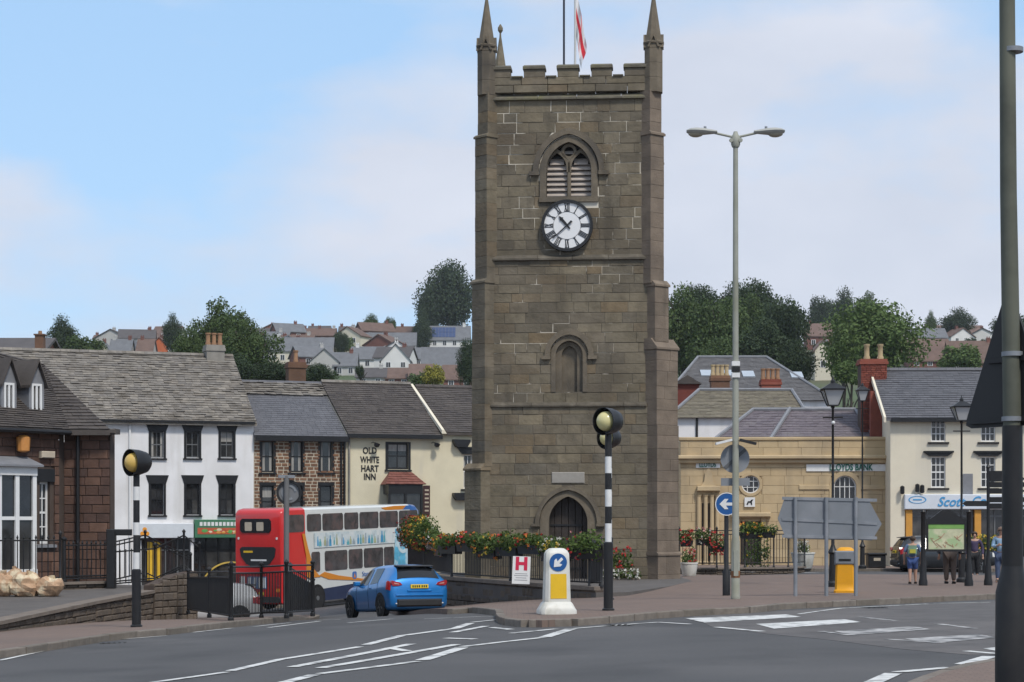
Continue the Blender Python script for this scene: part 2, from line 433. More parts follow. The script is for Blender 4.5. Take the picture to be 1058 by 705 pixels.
# bank-side pavement
pav_b = slab('pavement', [(-2.5,79), (8,78.5), (30,79), (32,79), (32,98), (-2.5,98)], PAVE, m_pave)
kerbs(pav_b, [(-2.4,79), (8,78.5), (30,79)], 1)
# near right corner pavement
kr = [xy(*p) for p in ((950,712),(975,701),(1005,692.5),(1035,687),(1075,682))]
pav_r = slab('pavement', kr+[(16, 25), (16, 8), (3.0, 8), (3.2, 14)], PAVE*.5, m_pave)
kerbs(pav_r, [kr[0], kr[1], kr[2], kr[3], kr[4]], -1, .065)
# pavement in front of the row of houses on the left
pav_h = slab('pavement', [(-26,83.2), (-18.3,86.2), (-8.5,90.0), (-2,92.6), (-2,99), (-26,92)], PAVE, m_flag)
kerbs(pav_h, [(-26,83.2), (-18.3,86.2), (-8.5,90.0), (-2,92.6)], 1)

m_oldt = mat('old_tarmac', (.098,.092,.090), .9, .2, 1.6, .25, 70, dirt=(.13,.12,.115), dscale=.4, dlo=.48, dhi=.7)
def roadpatch(name, pts, m, off=.004):
    o = slab(name, [xy(*p) for p in pts], off, m, .02); o.parent = road
    del o['kind']; return o
roadpatch('tarmac_patch', ((715,637.5),(800,632),(880,628),(1058,620),(1090,640),(1085,676),(1000,677),(930,671),(860,662),(790,655),(735,648)), m_oldt)
m_newt = mat('fresh_tarmac', (.045,.046,.050), .9, .15, 2.5, .25, 90)
m_cover = mat('iron_cover', (.035,.033,.032), .6, .2, 8)
for px_, py_, a_ in ((118,664.5,12),(640,646.5,-10),(905,628.5,8)):
    x_, y_ = xy(px_, py_); M0 = Matrix.Translation((x_, y_, ground(x_, y_))) @ Matrix.Rotation(R(a_), 4, 'Z'); q = MB(); q.box(-.24,.24,-.2,.2,-.05,.007,M0)
    for k in range(5): q.box(-.2+k*.09,-.16+k*.09,-.17,.17,.007,.016,M0)
    q.build('drain_grate', m_cover, road)
# ---- road markings list
def stripe(pts, wd, m=None, name='road_marking', off=.009):
    P = [Vector(xy(*p)) for p in pts]; Q = []
    for a, b in zip(P, P[1:]):
        k = max(1, int((b-a).length/.6)); Q += [a+(b-a)*(i/k) for i in range(k)]
    Q.append(P[-1]); mb = MB(); vs = []
    for i, p in enumerate(Q):
        d = (Q[min(i+1, len(Q)-1)]-Q[max(0, i-1)]).normalized(); nr = Vector((-d.y, d.x))*wd/2
        for q in (p+nr, p-nr): vs.append((q.x, q.y, ground(q.x, q.y)+off))
    mb.add(vs, [(2*i+1, 2*i+3, 2*i+2, 2*i) for i in range(len(Q)-1)])
    return mb.build(name, m or m_white, road, recalc=False)
def patch(corners, m=None, name='zebra_stripe'):
    c = [Vector(xy(*p)) for p in corners]; nu, nv = 8, 3; vs = []; fs = []
    for j in range(nv+1):
        for i in range(nu+1):
            u, v = i/nu, j/nv; p = (c[0]*(1-u)+c[1]*u)*(1-v)+(c[3]*(1-u)+c[2]*u)*v
            vs.append((p.x, p.y, ground(p.x, p.y)+.010))
    for j in range(nv):
        for i in range(nu):
            a = j*(nu+1)+i; fs.append((a, a+nu+1, a+nu+2, a+1))
    mb = MB(); mb.add(vs, fs)
    o = mb.build(name, m or m_white, road, recalc=False)
    if o.data.polygons[0].normal.z < 0: o.data.flip_normals()
    return o
streaks(m_asph, (.042,.042,.044), .35, 1.0, .52, .66, .55)      # oil and tyre wear
for pts, wd in [
    (((0,683),(50,672),(105,662.5),(172,657.5)), .10), (((200,654),(240,649.5)), .10), (((262,648),(300,644)), .10), (((325,641.5),(352,640.5)), .12),
    (((158,706),(235,695)), .13), (((238,694),(290,682),(372,669)), .15), (((378,667),(415,657.5),(470,650),(486,644.5)), .17), (((488,643.5),(512,641)), .15),
    (((302,690),(425,666)), .17), (((331,691),(472,666.5)), .17), (((290,707),(325,698)), .17), (((330,697),(432,684)), .15), (((436,683),(477,670)), .2), (((477,669),(520,664),(561,659.5)), .15), (((563,659),(590,650.5)), .2),
    (((402,670),(421,673.5)), .15), (((460,660),(491,661)), .15), (((508,649),(528,651)), .15), (((468,654),(502,647.5)), .15), (((528,655),(575,650.5)), .14), 
    (((278,649),(330,642.5)), .12), (((360,644),(405,640)), .12), (((438,640),(514,637)), .12),
    (((593,650),(680,643.5)), .10), (((680,643.5),(713,645.5)), .12), (((740,648.5),(788,653)), .14), (((825,635),(868,629),(958,624.5)), .10), (((965,624),(1023,622.8)), .10),
    (((900,707),(923,696.5)), .20), (((926,695.5),(980,690.5)), .16), (((994,687.5),(1023,679)), .20), (((998,673.5),(1034,676.5)), .14)]:
    stripe(pts, wd)
for pts, wd in [(((888,638),(926,642)), .13), (((968,645),(1008,650)), .13), (((848,653),(880,657)), .13), (((915,661),(975,665)), .13)]: stripe(pts, wd, m_worn)
patch([(708,639.5),(812,635.5),(828,638),(728,644)]); patch([(781,645.5),(872,640.5),(890,643.5),(800,650.5)])
patch([(862,653),(945,648),(962,651),(880,657)], m_worn); patch([(935,661),(1010,656),(1030,659.5),(965,665.5)], m_worn); patch([(1015,671),(1070,667),(1085,670),(1035,674.5)])
for pts in (((755,591),(781,591.6)), ((828,592),(846,592.4))):
    P = [Vector(xy(p[0], p[1], PAVE)) for p in pts]; q = MB()
    q.add([(P[0].x,P[0].y-.2,ground(*P[0])+PAVE+.012), (P[1].x,P[1].y-.2,ground(*P[1])+PAVE+.012), (P[1].x,P[1].y+.2,ground(*P[1])+PAVE+.012), (P[0].x,P[0].y+.2,ground(*P[0])+PAVE+.012)], [(0,1,2,3)])
    q.build('paving_line', m_worn, pav_s, recalc=False)

# ================================================================== CLOCK TOWER
TD = 60.0; TB = ground(2, 59)+PAVE-.03
tower = empty('clock_tower', (PX(587, TD), TD, TB), R(-4.5), 'tall square stone church tower with battlements and a white clock face', 'tower')
def tu(px): return (px-587)*TD/F
def tz(py): return PZ(py, TD)-TB
ST = [(.142,.120,.082),(.172,.145,.102),(.116,.099,.073),(.200,.166,.112),(.150,.130,.096),(.180,.134,.080),(.128,.112,.086),(.158,.132,.090)]
m_stone = mat('tower_sandstone', (.2,.17,.12), .92, .30, 2.2, .6, 10, rnd=ST, dirt=(.070,.058,.044), dscale=.55, dlo=.47, dhi=.80)
m_dress = mat('dressed_stone', (.150,.124,.090), .9, .22, 3, .35, 25, dirt=(.072,.064,.054), dscale=.8, dlo=.46, dhi=.74)
m_cap = mat('weathered_coping', (.125,.112,.085), .92, .25, 4, .4, 25, dirt=(.15,.14,.07), dscale=1.4, dlo=.5, dhi=.72)
m_pink = mat('pink_buttress_stone', (.18,.14,.105), .92, .2, 2.0, .4, 18, rnd=[(.155,.124,.094),(.178,.140,.106),(.198,.156,.118)], dirt=(.12,.095,.075), dscale=.7)
m_mortar = mat('repointed_mortar', (.105,.09,.068), .95, .2, 5, 0, dirt=(.62,.57,.48), dscale=.9, dlo=.50, dhi=.54)
m_mort2 = mat('patchy_mortar', (.105,.09,.068), .95, .2, 5, 0, dirt=(.52,.47,.39), dscale=.9, dlo=.555, dhi=.60)
m_mort1 = mat('old_mortar', (.118,.100,.076), .95, .2, 5, 0, dirt=(.34,.30,.24), dscale=.9, dlo=.60, dhi=.66)
streaks(m_stone, (.235,.20,.150), .55, .8, .56, .72, .55)
for m_ in (m_stone, m_dress, m_pink): streaks(m_, (.055,.047,.036))
m_string = mat('sooty_string_course', (.095,.082,.063), .92, .3, 3, .4, 20, dirt=(.16,.14,.11), dscale=1.5, dlo=.55, dhi=.75)
m_louvre = mat('louvre_board', (.40,.345,.30), .8, .12, 5)
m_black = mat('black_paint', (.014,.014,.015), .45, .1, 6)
m_dial = mat('clock_dial', (.74,.74,.74), .45, .03, 3)
m_door = mat('old_oak', (.040,.031,.026), .7, .3, 6, .3, 30)
z_base, z1, z2, z3, z4 = 0.0, tz(418), tz(266), tz(100), tz(79)
HW = tu(668)                                     # half width of the face between the buttresses
dz_s = tz(540); door_hw = tu(607); bel_c = tu(587.5)
openings = [dict(c=0, z0=0, zs=dz_s, hw=door_hw+.27, rise=tz(508)-dz_s+.04, hole=(0, .0, dz_s, door_hw, tz(513)-dz_s)),
            dict(c=tu(588), z0=tz(405), zs=tz(367), hw=tu(588)+.53, rise=tz(345)-tz(367)+.08, hole=(tu(588), tz(405), tz(367), .42, tz(352)-tz(367))),
            dict(c=bel_c, z0=tz(205), zs=tz(176), hw=.98, rise=tz(134)-tz(176), hole=(bel_c, tz(203), tz(176), .74, tz(145)-tz(176)))]
def blocked(za, zb):
    iv = []
    for o in openings:
        if zb <= o['z0']+.02 or za >= o['zs']+o['rise']: continue
        zm = max(o['z0'], za*.6+zb*.4)
        if zm <= o['zs']: hw = o['hw']
        else:
            t = (zm-o['zs'])/o['rise']; hw = o['hw']*math.sqrt(max(0, 1-t*t))
        if hw > .1: iv.append((o['c']-hw+.06, o['c']+hw-.06))
    return iv
stages = [(z_base, z1, 0.0), (z1, z2, .05), (z2, z3+.02, .10)]
core = MB()
for si, (a, b, v) in enumerate(stages):
    core.cur = si
    hs = [arch(h[0], max(h[1], a+.001), h[2], h[3], h[4]) for h in (o['hole'] for o in openings) if a-.01 <= h[1] < b]
    outer = rect(-HW-.2, HW+.2, a, b)
    if a == 0:                                    # door opening reaches the ground: notch instead of a hole
        d = hs.pop(0); outer = [(-HW-.2, 0)]+[(d[0][0], 0)]+[p for p in reversed(d[2:])][0:]+[(d[1][0], 0), (HW+.2, 0), (HW+.2, b), (-HW-.2, b)]
        o2 = [p for p in outer]; outer = []
        for p in o2:
            if not outer or (abs(p[0]-outer[-1][0])+abs(p[1]-outer[-1][1])) > 1e-5: outer.append(p)
        pts = d[2:]; core.add([(p[0], v+.02, p[1]) for p in [d[1]]+pts+[d[0]]]+[(p[0], v+.45, p[1]) for p in [d[1]]+pts+[d[0]]], [(i, i+1, i+len(pts)+3, i+len(pts)+2) for i in range(len(pts)+1)])
    holed(core, outer, hs, v+.011, .43)
    for sx in (-1, 1):
        x = sx*(HW+.2); core.quad((x, v+.02, a), (x, 5.2, a), (x, 5.2, b), (x, v+.02, b))
core.quad((-HW-.2,5.2,0), (HW+.2,5.2,0), (HW+.2,5.2,z3), (-HW-.2,5.2,z3)); core.quad((-HW-.2,.1,z3-.02), (HW+.2,.1,z3-.02), (HW+.2,5.2,z3-.02), (-HW-.2,5.2,z3-.02))
core.build('wall_core', [m_mort1, m_mort2, m_mortar], tower, recalc=False)
sb = MB(); sb.cbox(-.5,.5,-.5,.5,-.5,.5,.025); STONE = sb.mesh('stone', m_stone)
stones = []; random.seed(5)
for (a, b, v) in stages:
    z = a+.005
    while z < b-.12:
        h = random.choice((.25,.28,.30,.33,.36))
        if z+h > b-.16: h = b-z
        iv = blocked(z, z+h); u = -HW-.12
        u += 0
        while u < HW+.12-1e-6:
            l = random.uniform(.34, .92)*(1.2 if random.random() < .3 else 1)
            e = min(u+l, HW+.12)
            if HW+.12-e < .3: e = HW+.12
            segs = [(u, e)]
            for (p, q) in iv:
                ns = []
                for (s, t) in segs:
                    if t <= p or s >= q: ns.append((s, t))
                    else:
                        if s < p: ns.append((s, p))
                        if t > q: ns.append((q, t))
                segs = ns
            for (s, t) in segs:
                if t-s > .07: stones.append((s, t, z, z+h, v))
            u = e
        z += h
stones.sort(key=lambda s: -(s[1]-s[0])*(s[3]-s[2]))
rest = MB()
for i, (s, t, a, b, v) in enumerate(stones):
    pr = random.uniform(-.008, .008); g = .016
    if i < 300: link('stone', STONE, tower, ((s+t)/2, v+.10+pr, (a+b)/2), (random.uniform(-.01,.01), 0, random.uniform(-.008,.008)), (t-s-g, .20, b-a-g))
    else: rest.cbox(s+g/2, t-g/2, v+pr, v+.2, a+g/2, b-g/2, .012)
for sx in (-1, 1):                                # masonry of the side faces
    z = 0
    while z < z3-.05:
        h = random.choice((.30,.34,.38)); y = .35
        while y < 4.95:
            l = random.uniform(.5, 1.1); e = min(y+l, 5.0)
            M_ = Matrix.Translation((sx*(HW+.22), 0, 0)) @ Matrix.Rotation(R(90)*sx, 4, 'Z')
            a0, a1 = (y, e) if sx > 0 else (-e, -y)
            rest.cbox(a0+.008, a1-.008, -.02+random.uniform(-.01,.01), .1, z+.008, min(z+h, z3)-.008, .012, M_); y = e
        z += h
rest.build('small_stone', m_stone, tower, kind='stuff')
# string courses
for zz, v, hgt, pr in ((z1, 0.0, .15, .07), (z2, .05, .17, .09), (z3, .10, .16, .11)):
    sc = MB()
    k = -HW+.0
    while k < HW-.05:
        e = min(HW, k+random.uniform(.9, 1.5))
        if HW-e < .4: e = HW
        Mx = Matrix.Rotation(R(90), 4, 'Z')
        sc.add([(k+.006, v-pr, zz-.02), (e-.006, v-pr, zz-.02), (e-.006, v-pr, zz-hgt*.45), (k+.006, v-pr, zz-hgt*.45), (k+.006, v+.1, zz+hgt*.75), (e-.006, v+.1, zz+hgt*.75), (e-.006, v+.1, zz-hgt*.7), (k+.006, v+.1, zz-hgt*.7)],
               [(0,1,2,3), (4,5,1,0), (3,2,6,7), (0,3,7,4), (1,5,6,2), (4,7,6,5)])
        k = e
    sc.build('string_course', m_cap if zz == z3 else m_string, tower)
# parapet with merlons
par = MB(); t_ = .42
z = z3+.15
while z < z4-.02:
    h = (z4-z3-.15)/2; u = -HW
    while u < HW-.01:
        e = min(HW, u+random.uniform(.55, 1.1))
        if HW-e < .35: e = HW
        par.cbox(u+.007, e-.007, .03+random.uniform(-.008,.008), .03+t_, z+.007, z+h-.007, .012); u = e
    z += h
for yy in (4.75,): par.box(-HW, HW, yy, yy+t_, z3, z4-.01)
for sx in (-1, 1): par.box(min(sx*(HW-.25), sx*(HW+.18)), max(sx*(HW-.25), sx*(HW+.18)), .5, 4.7, z3, z4-.01)
par.build('parapet', m_stone, tower)
MERL = [(505,527),(541,562.5),(576,597.5),(611,632),(645,667)]
zt = tz(65)
def merlon(u0, u1, y0, y1):
    a = MB(); a.cbox(u0, u1, y0, y1, z4-.002, zt-.17, .012); o = a.build('merlon', m_stone, tower)
    c = MB(); uc = (u0+u1)/2; yc = (y0+y1)/2
    c.add([(u0-.03,y0-.05,zt-.17),(u1+.03,y0-.05,zt-.17),(u1+.03,y1+.05,zt-.17),(u0-.03,y1+.05,zt-.17),(u0-.03,y0-.05,zt-.09),(u1+.03,y0-.05,zt-.09),(u1+.03,y1+.05,zt-.09),(u0-.03,y1+.05,zt-.09),(u0+.0,yc-.03,zt),(u1-.0,yc-.03,zt),(u1-.0,yc+.03,zt),(u0+.0,yc+.03,zt)],
          [(3,2,1,0),(0,1,5,4),(1,2,6,5),(2,3,7,6),(3,0,4,7),(4,5,9,8),(5,6,10,9),(6,7,11,10),(7,4,8,11),(8,9,10,11)])
    c.build('coping', m_cap, o)
for a, b in MERL:
    merlon(tu(a), tu(b), .03, .45); merlon(tu(a), tu(b), 4.75, 5.17)
for k in range(3):
    for sx in (-1, 1): merlon(min(sx*(HW-.25), sx*(HW+.18)), max(sx*(HW-.25), sx*(HW+.18)), 1.1+k*1.15, 1.75+k*1.15)
crn = MB()
for (a, b), (c, d) in zip(MERL, MERL[1:]): crn.box(tu(b)+.035, tu(c)-.035, -.02, .50, z4-.004, z4+.035)
crn.build('crenel_coping', m_cap, tower)
# diagonal buttresses (set at 45 degrees), courses of blocks, sloping offsets
def buttress(sx, sy, segs, m):
    """diagonal buttress at one corner; each stage has its own end-face centre (u) and width"""
    mb = MB()
    for (za, zb, wd, uc, cap) in segs:
        M0 = Matrix.Translation((sx*uc, .02 if sy < 0 else 5.2, 0)) @ Matrix.Rotation(R(45)*sx if sy < 0 else R(135)*sx, 4, 'Z')
        z = za; p = 0.0
        mb.box(-wd/2+.012, wd/2-.012, .012, 1.0, za, zb, M0)
        while z < zb-.05:
            h = random.choice((.34,.40,.46))
            if zb-z-h < .2: h = zb-z
            if random.random() < .4 and wd > .7:
                s = random.uniform(-.15, .15); mb.cbox(-wd/2, s-.006, random.uniform(-.006,.006), .9, z+.003, z+h-.003, .008, M0); mb.cbox(s+.006, wd/2, random.uniform(-.006,.006), .9, z+.003, z+h-.003, .008, M0)
            else: mb.cbox(-wd/2, wd/2, random.uniform(-.006,.006), .9, z+.003, z+h-.003, .008, M0)
            z += h
        if cap:
            q = .035; mb.add([(-wd/2-q,-q,zb),(wd/2+q,-q,zb),(wd/2+q,.6,zb),(-wd/2-q,.6,zb),(-wd/2-q,-q,zb+.06),(wd/2+q,-q,zb+.06),(wd/2+q,cap,zb+.06+cap*1.2),(-wd/2-q,cap,zb+.06+cap*1.2),(wd/2+q,.6,zb+.06+cap*1.2),(-wd/2-q,.6,zb+.06+cap*1.2)],
                              [(0,3,2,1),(0,1,5,4),(4,5,6,7),(6,8,9,7),(1,2,8,6,5),(0,4,7,9,3)], M0)
    return mb.build('buttress', m, tower)
BX = HW+.13
rz = [(0, tz(574), .98, 3.13, .05), (tz(574), tz(440), .94, 3.09, 0), (tz(440), tz(362), .92, 3.07, .24), (tz(354), tz(297), .60, 2.90, .12), (tz(294), tz(141), .58, 2.76, .05), (tz(139), tz(95), .50, 2.71, 0)]
lz = [(0, tz(486), .80, 2.98, .14), (tz(482), tz(292), .64, 2.80, .08), (tz(289), tz(141), .58, 2.72, .05), (tz(139), tz(95), .50, 2.66, 0)]
buttress(1, -1, rz, m_pink); buttress(-1, -1, lz, m_stone); buttress(1, 1, lz, m_stone); buttress(-1, 1, lz, m_stone)
# pinnacles
for (pu, pv) in ((tu(675), .15), (tu(502), .15), (BX-.02, 5.1), (-BX+.02, 5.1)):
    mb = MB(); M0 = Matrix.Translation((pu, pv, 0)) @ Matrix.Rotation(R(22.5), 4, 'Z')
    zg = tz(47); r = .30
    z = tz(97)
    while z < zg-.02:
        h = min(.45, zg-z); mb.lathe([(r-.01, z), (r, z+.012), (r, z+h-.012), (r-.01, z+h)], 8, M0); z += h
    pin = mb.build('pinnacle', m_dress if pv < 1 else m_stone, tower)
    g = MB()
    g.lathe([(r+.04, zg), (r+.05, zg+.05), (r-.03, zg+.10), (.035, tz(-6)), (.03, tz(-10)), (.09, tz(-13)), (.09, tz(-16)), (.02, tz(-20))], 8, M0)
    for k in range(4):
        Mg = Matrix.Translation((pu, pv, zg)) @ Matrix.Rotation(R(90)*k, 4, 'Z')
        g.prism([(-.19, -.12), (-.13, -.12), (0, .22), (.13, -.12), (.19, -.12), (0, .32)], -r-.012, -r+.08, Mg)
    g.build('spirelet', m_dress if pv < 1 else m_stone, pin)
# door
dm = MB(); hw = door_hw
archband(dm, 0, dz_s, hw, tz(513)-dz_s, hw+.27, tz(509)-dz_s+.06, -.04, .16, dz_s)
dm.build('door_surround', m_dress, tower, smooth=False)
hm = MB(); archband(hm, 0, dz_s, hw+.29, tz(509)-dz_s+.08, hw+.42, tz(504)-dz_s+.06, -.12, .06, .03)
for sx in (-1, 1): hm.box(min(sx*(hw+.28), sx*(hw+.54)), max(sx*(hw+.28), sx*(hw+.54)), -.12, .06, dz_s-.12, dz_s-.03)
hm.build('hood_mould', m_dress, tower)
door = empty('door', (0, .34, 0)); door.parent = tower
for k in range(6):
    a = -hw-.05+k*(2*hw+.1)/6; b = a+(2*hw+.1)/6-.012; p = MB(); p.cbox(a, b, 0, .06, .02, dz_s+tz(511)-dz_s+.1, .01); p.build('plank', m_door, door)
for zz in (.55, 1.9): p = MB(); p.box(-hw-.05, hw*.7, -.025, -.004, zz, zz+.06); p.build('strap_hinge', m_black, door)
pl = MB(); pl.cbox(tu(570), tu(604), -.035, .05, tz(499.5), tz(488), .02); pl.build('plaque', mat('pale_plaque', (.30,.28,.25), .8, .12, 4), tower)
# blind niche
nc = tu(588)
nm = MB(); archband(nm, nc, tz(367), .42, tz(352)-tz(367), .56, tz(352)-tz(367)+.16, .02, .16, tz(367)-tz(405)); nm.build('niche_surround', m_dress, tower)
hm = MB(); archband(hm, nc, tz(367), .60, tz(348)-tz(367)+.06, .76, tz(345)-tz(367)+.16, -.06, .10, .02)
for sx in (-1, 1): hm.box(nc+min(sx*.58, sx*.86), nc+max(sx*.58, sx*.86), -.06, .1, tz(367)-.13, tz(367)-.02)
hm.build('hood_mould', m_dress, tower)
nb = MB(); nb.box(nc-.6, nc+.6, .30, .36, tz(405)-.1, tz(345)); nb.build('niche_back', m_dress, tower)
nb = MB(); archband(nb, nc, tz(367), .24, tz(357)-tz(367), .42, tz(353)-tz(367), .17, .31, tz(367)-tz(405)); nb.build('niche_moulding', m_dress, tower)
# belfry window
bz0, bzs, bzt = tz(203), tz(176), tz(145); bw = .74
bm_ = MB(); archband(bm_, bel_c, bzs, bw-.04, bzt-bzs-.04, bw+.16, bzt-bzs+.16, .05, .30, bzs-bz0); bm_.box(bel_c-bw-.18, bel_c+bw+.18, .03, .40, bz0-.16, bz0); bm_.build('belfry_surround', m_dress, tower)
hm = MB(); archband(hm, bel_c, bzs, bw+.2, bzt-bzs+.2, bw+.37, tz(132)-bzs, -.02, .16, .02)
for sx in (-1, 1): hm.box(bel_c+min(sx*(bw+.18), sx*(bw+.5)), bel_c+max(sx*(bw+.18), sx*(bw+.5)), -.02, .16, bzs-.14, bzs-.02)
hm.build('hood_mould', m_dress, tower)
trc = MB(); trc.cbox(bel_c-.06, bel_c+.06, .20, .36, bz0, bzs+.42, .03)
for sx in (-1, 1):
    c = bel_c+sx*bw/2
    archband(trc, c, bzs+.08, bw/2-.07, .50, bw/2+.02, .62, .20, .34, .1)
trc.ring((bel_c, bzs+.62), .15, .24, .20, .34, 20); trc.build('tracery', m_dress, tower)
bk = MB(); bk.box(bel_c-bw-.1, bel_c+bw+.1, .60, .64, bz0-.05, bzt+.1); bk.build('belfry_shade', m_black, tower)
nl = 7
for k in range(nl):
    zz = bz0+.06+k*(bzs+.33-bz0)/nl
    for sx in (-1, 1):
        a, b = sorted((bel_c+sx*.055, bel_c+sx*(bw-.05)))
        if k >= nl-1: a, b = (a+.10, b-.10)
        lv = MB(); lv.add([(a,.32,zz),(b,.32,zz),(b,.50,zz+.19),(a,.50,zz+.19),(a,.32,zz+.03),(b,.32,zz+.03),(b,.50,zz+.22),(a,.50,zz+.22)], [(0,3,2,1),(4,5,6,7),(0,1,5,4),(1,2,6,5),(2,3,7,6),(3,0,4,7)])
        lv.build('louvre', m_louvre, tower)
lv = MB(); lv.add([(bel_c-.16,.32,bzs+.56),(bel_c+.16,.32,bzs+.56),(bel_c+.16,.44,bzs+.68),(bel_c-.16,.44,bzs+.68)], [(0,1,2,3)]); lv.build('louvre', m_louvre, tower, recalc=False)
# clock
cc = (tu(586), tz(233.5)); cr = .76
clock = empty('clock', (cc[0], -.02, cc[1])); clock.parent = tower
c = MB(); c.lathe([(cr-.03, 0), (cr-.03, .05)], 48, Matrix.Rotation(R(90), 4, 'X')); c.build('dial', m_dial, clock)
c = MB(); c.ring((0,0), cr-.05, cr+.04, -.10, .1, 48); c.ring((0,0), .42, .43, -.056, -.05, 48); c.build('bezel', m_black, clock)
num = {12:'XII',1:'I',2:'II',3:'III',4:'IIII',5:'V',6:'VI',7:'VII',8:'VIII',9:'IX',10:'X',11:'XI'}
for k, s in num.items():
    nm = MB(); x = 0; cw = {'I': .042, 'V': .085, 'X': .085}; tot = sum(cw[q] for q in s)
    a = R(90-30*k); x = -tot/2; rr = .565; hh = .12
    M0 = Matrix.Rotation(-a+R(90), 4, 'Y') if False else Matrix.Rotation(R(30*k), 4, 'Y')
    for q in s:
        m0 = x+cw[q]/2
        if q == 'I': nm.box(m0-.013, m0+.013, -.062, -.052, rr-hh, rr+hh, M0)
        elif q == 'V': 
            nm.prism([(m0-.045, rr+hh), (m0-.012, rr+hh), (m0+.012, rr-hh), (m0-.012, rr-hh)], -.062, -.052, M0); nm.prism([(m0+.03, rr+hh), (m0+.045, rr+hh), (m0+.012, rr-hh), (m0, rr-hh)], -.063, -.052, M0)
        else:
            nm.prism([(m0-.045, rr+hh), (m0-.015, rr+hh), (m0+.045, rr-hh), (m0+.015, rr-hh)], -.062, -.052, M0); nm.prism([(m0+.03, rr+hh), (m0+.045, rr+hh), (m0-.03, rr-hh), (m0-.045, rr-hh)], -.063, -.052, M0)
        x += cw[q]
    for q in (-.04, .04): nm.box(-tot/2-.005, tot/2+.005, -.061, -.052, rr+math.copysign(hh, q)-.008, rr+math.copysign(hh, q)+.008, M0)
    nm.build('numeral', m_black, clock)
for nm_, ang, ln, wd in (('hour_hand', 30*(10+38/60), .40, .035), ('minute_hand', 38*6, .60, .022)):
    h = MB(); M0 = Matrix.Rotation(R(ang), 4, 'Y')
    y = -.085 if nm_ == 'hour_hand' else -.10
    h.prism([(-wd*.6, -.14), (wd*.6, -.14), (wd, .0), (wd*1.3, ln*.72), (0, ln), (-wd*1.3, ln*.72), (-wd, .0)] if nm_ == 'hour_hand' else [(-wd*1.6, -.2), (wd*1.6, -.2), (wd*.9, .0), (wd*.6, ln), (-wd*.6, ln), (-wd*.9, .0)], y, y+.012, M0)
    if nm_ == 'hour_hand': h.prism([(-.075, ln*.66), (0, ln*.56), (.075, ln*.66), (0, ln*.86)], y-.001, y+.011, M0)
    h.build(nm_, m_black, clock)
# iron pole, flag pole and flag on the roof
m_iron = mat('dark_iron', (.03,.035,.05), .5, .1, 5); m_alu = mat('pale_pole', (.55,.56,.55), .5, .05, 4)
rx, ry, rz_ = tower.location.x+tu(585), TD+2.6, TB+z3
mast = empty('mast', (rx, ry, rz_-.02), 0, 'thin dark metal mast rising from the tower roof', 'mast')
a = MB(); a.tube([(0,0,0),(0,0,5.0)], .035, 8); a.build('pole', m_iron, mast, True); a = MB(); a.lathe([(.16,0),(.16,.05),(.05,.09),(.05,.3)], 10); a.build('base', m_iron, mast)
fx = tower.location.x+tu(594)
fp = empty('flagpole', (PX(594.2, TD+3), TD+3.0, rz_-.02), 0, 'pale flagpole on the tower roof behind the battlements', 'flagpole')
a = MB(); a.tube([(0,0,0),(0,0,5.6)], [.04,.03], 8); a.build('pole', m_alu, fp, True); a = MB(); a.lathe([(.18,0),(.18,.06),(.06,.1),(.06,.35)], 10); a.build('base', m_alu, fp)
fm = bpy.data.materials.new('flag_cloth'); fm.use_nodes = True
_t = fm.node_tree; _b = _t.nodes['Principled BSDF']; _b.inputs['Roughness'].default_value = .85
_at = _t.nodes.new('ShaderNodeAttribute'); _at.attribute_name = 'dye'; _t.links.new(_at.outputs['Color'], _b.inputs['Base Color'])
nu, nv = 14, 24; vs = []; fs = []; dye = []
for j in range(nv+1):
    for i in range(nu+1):
        u, v = i/nu, j/nv
        x = .03+.42*u*(.75+.25*math.sin(v*5))-.10*math.sin(v*3)*u; y = .16*math.sin(u*9+v*2.2)*(.25+u); z = 4.25-v*1.6-u*1.7*(1-.25*v)
        vs.append((x, y, z)); dye.append((.60,.03,.05,1) if abs(u-.5) < .07 or abs(v-.5) < .10 else (.72,.72,.73,1))
for j in range(nv):
    for i in range(nu):
        a0 = j*(nu+1)+i; fs.append((a0, a0+1, a0+nu+2, a0+nu+1))
me = bpy.data.meshes.new('flag'); me.from_pydata(vs, [], fs); me.materials.append(fm)
ca = me.color_attributes.new('dye', 'FLOAT_COLOR', 'POINT')
for i, c_ in enumerate(dye): ca.data[i].color = c_
me.polygons.foreach_set('use_smooth', [True]*len(fs))
fl = link('flag', me, None, fp.location); tag(fl, 'white flag with red cross hanging limp from the tower flagpole', 'flag')
# ================================================================== BUILDINGS
m_wr = mat('white_render', (.74,.73,.73), .85, .05, 1.2, .08, 20, dirt=(.60,.585,.57), dscale=.5, dlo=.48, dhi=.8)
m_cream = mat('cream_render', (.64,.58,.42), .88, .05, 1.0, .1, 25, dirt=(.54,.49,.36), dscale=.6, dlo=.5, dhi=.8)
m_ivory = mat('ivory_render', (.69,.63,.50), .88, .05, 1.0, .1, 25, dirt=(.58,.54,.46), dscale=.5, dlo=.5, dhi=.8)
m_bath = mat('honey_ashlar', (.47,.37,.235), .88, .10, 1.2, .12, 20, rnd=[(.44,.335,.195),(.49,.375,.225),(.465,.35,.205),(.51,.395,.24)], dirt=(.33,.26,.175), dscale=.5, dlo=.52, dhi=.8)
m_red = mat('red_brick', (.19,.05,.03), .9, .15, 2, .2, 30, rnd=[(.20,.052,.034),(.15,.04,.03),(.25,.075,.05),(.17,.05,.035)])
m_brown = mat('brown_brick', (.16,.085,.05), .9, .15, 2, .2, 30, rnd=[(.20,.10,.055),(.13,.07,.045),(.24,.13,.075),(.16,.085,.05),(.10,.06,.04)])
m_limem = mat('lime_mortar', (.46,.40,.31), .95, .15, 3)
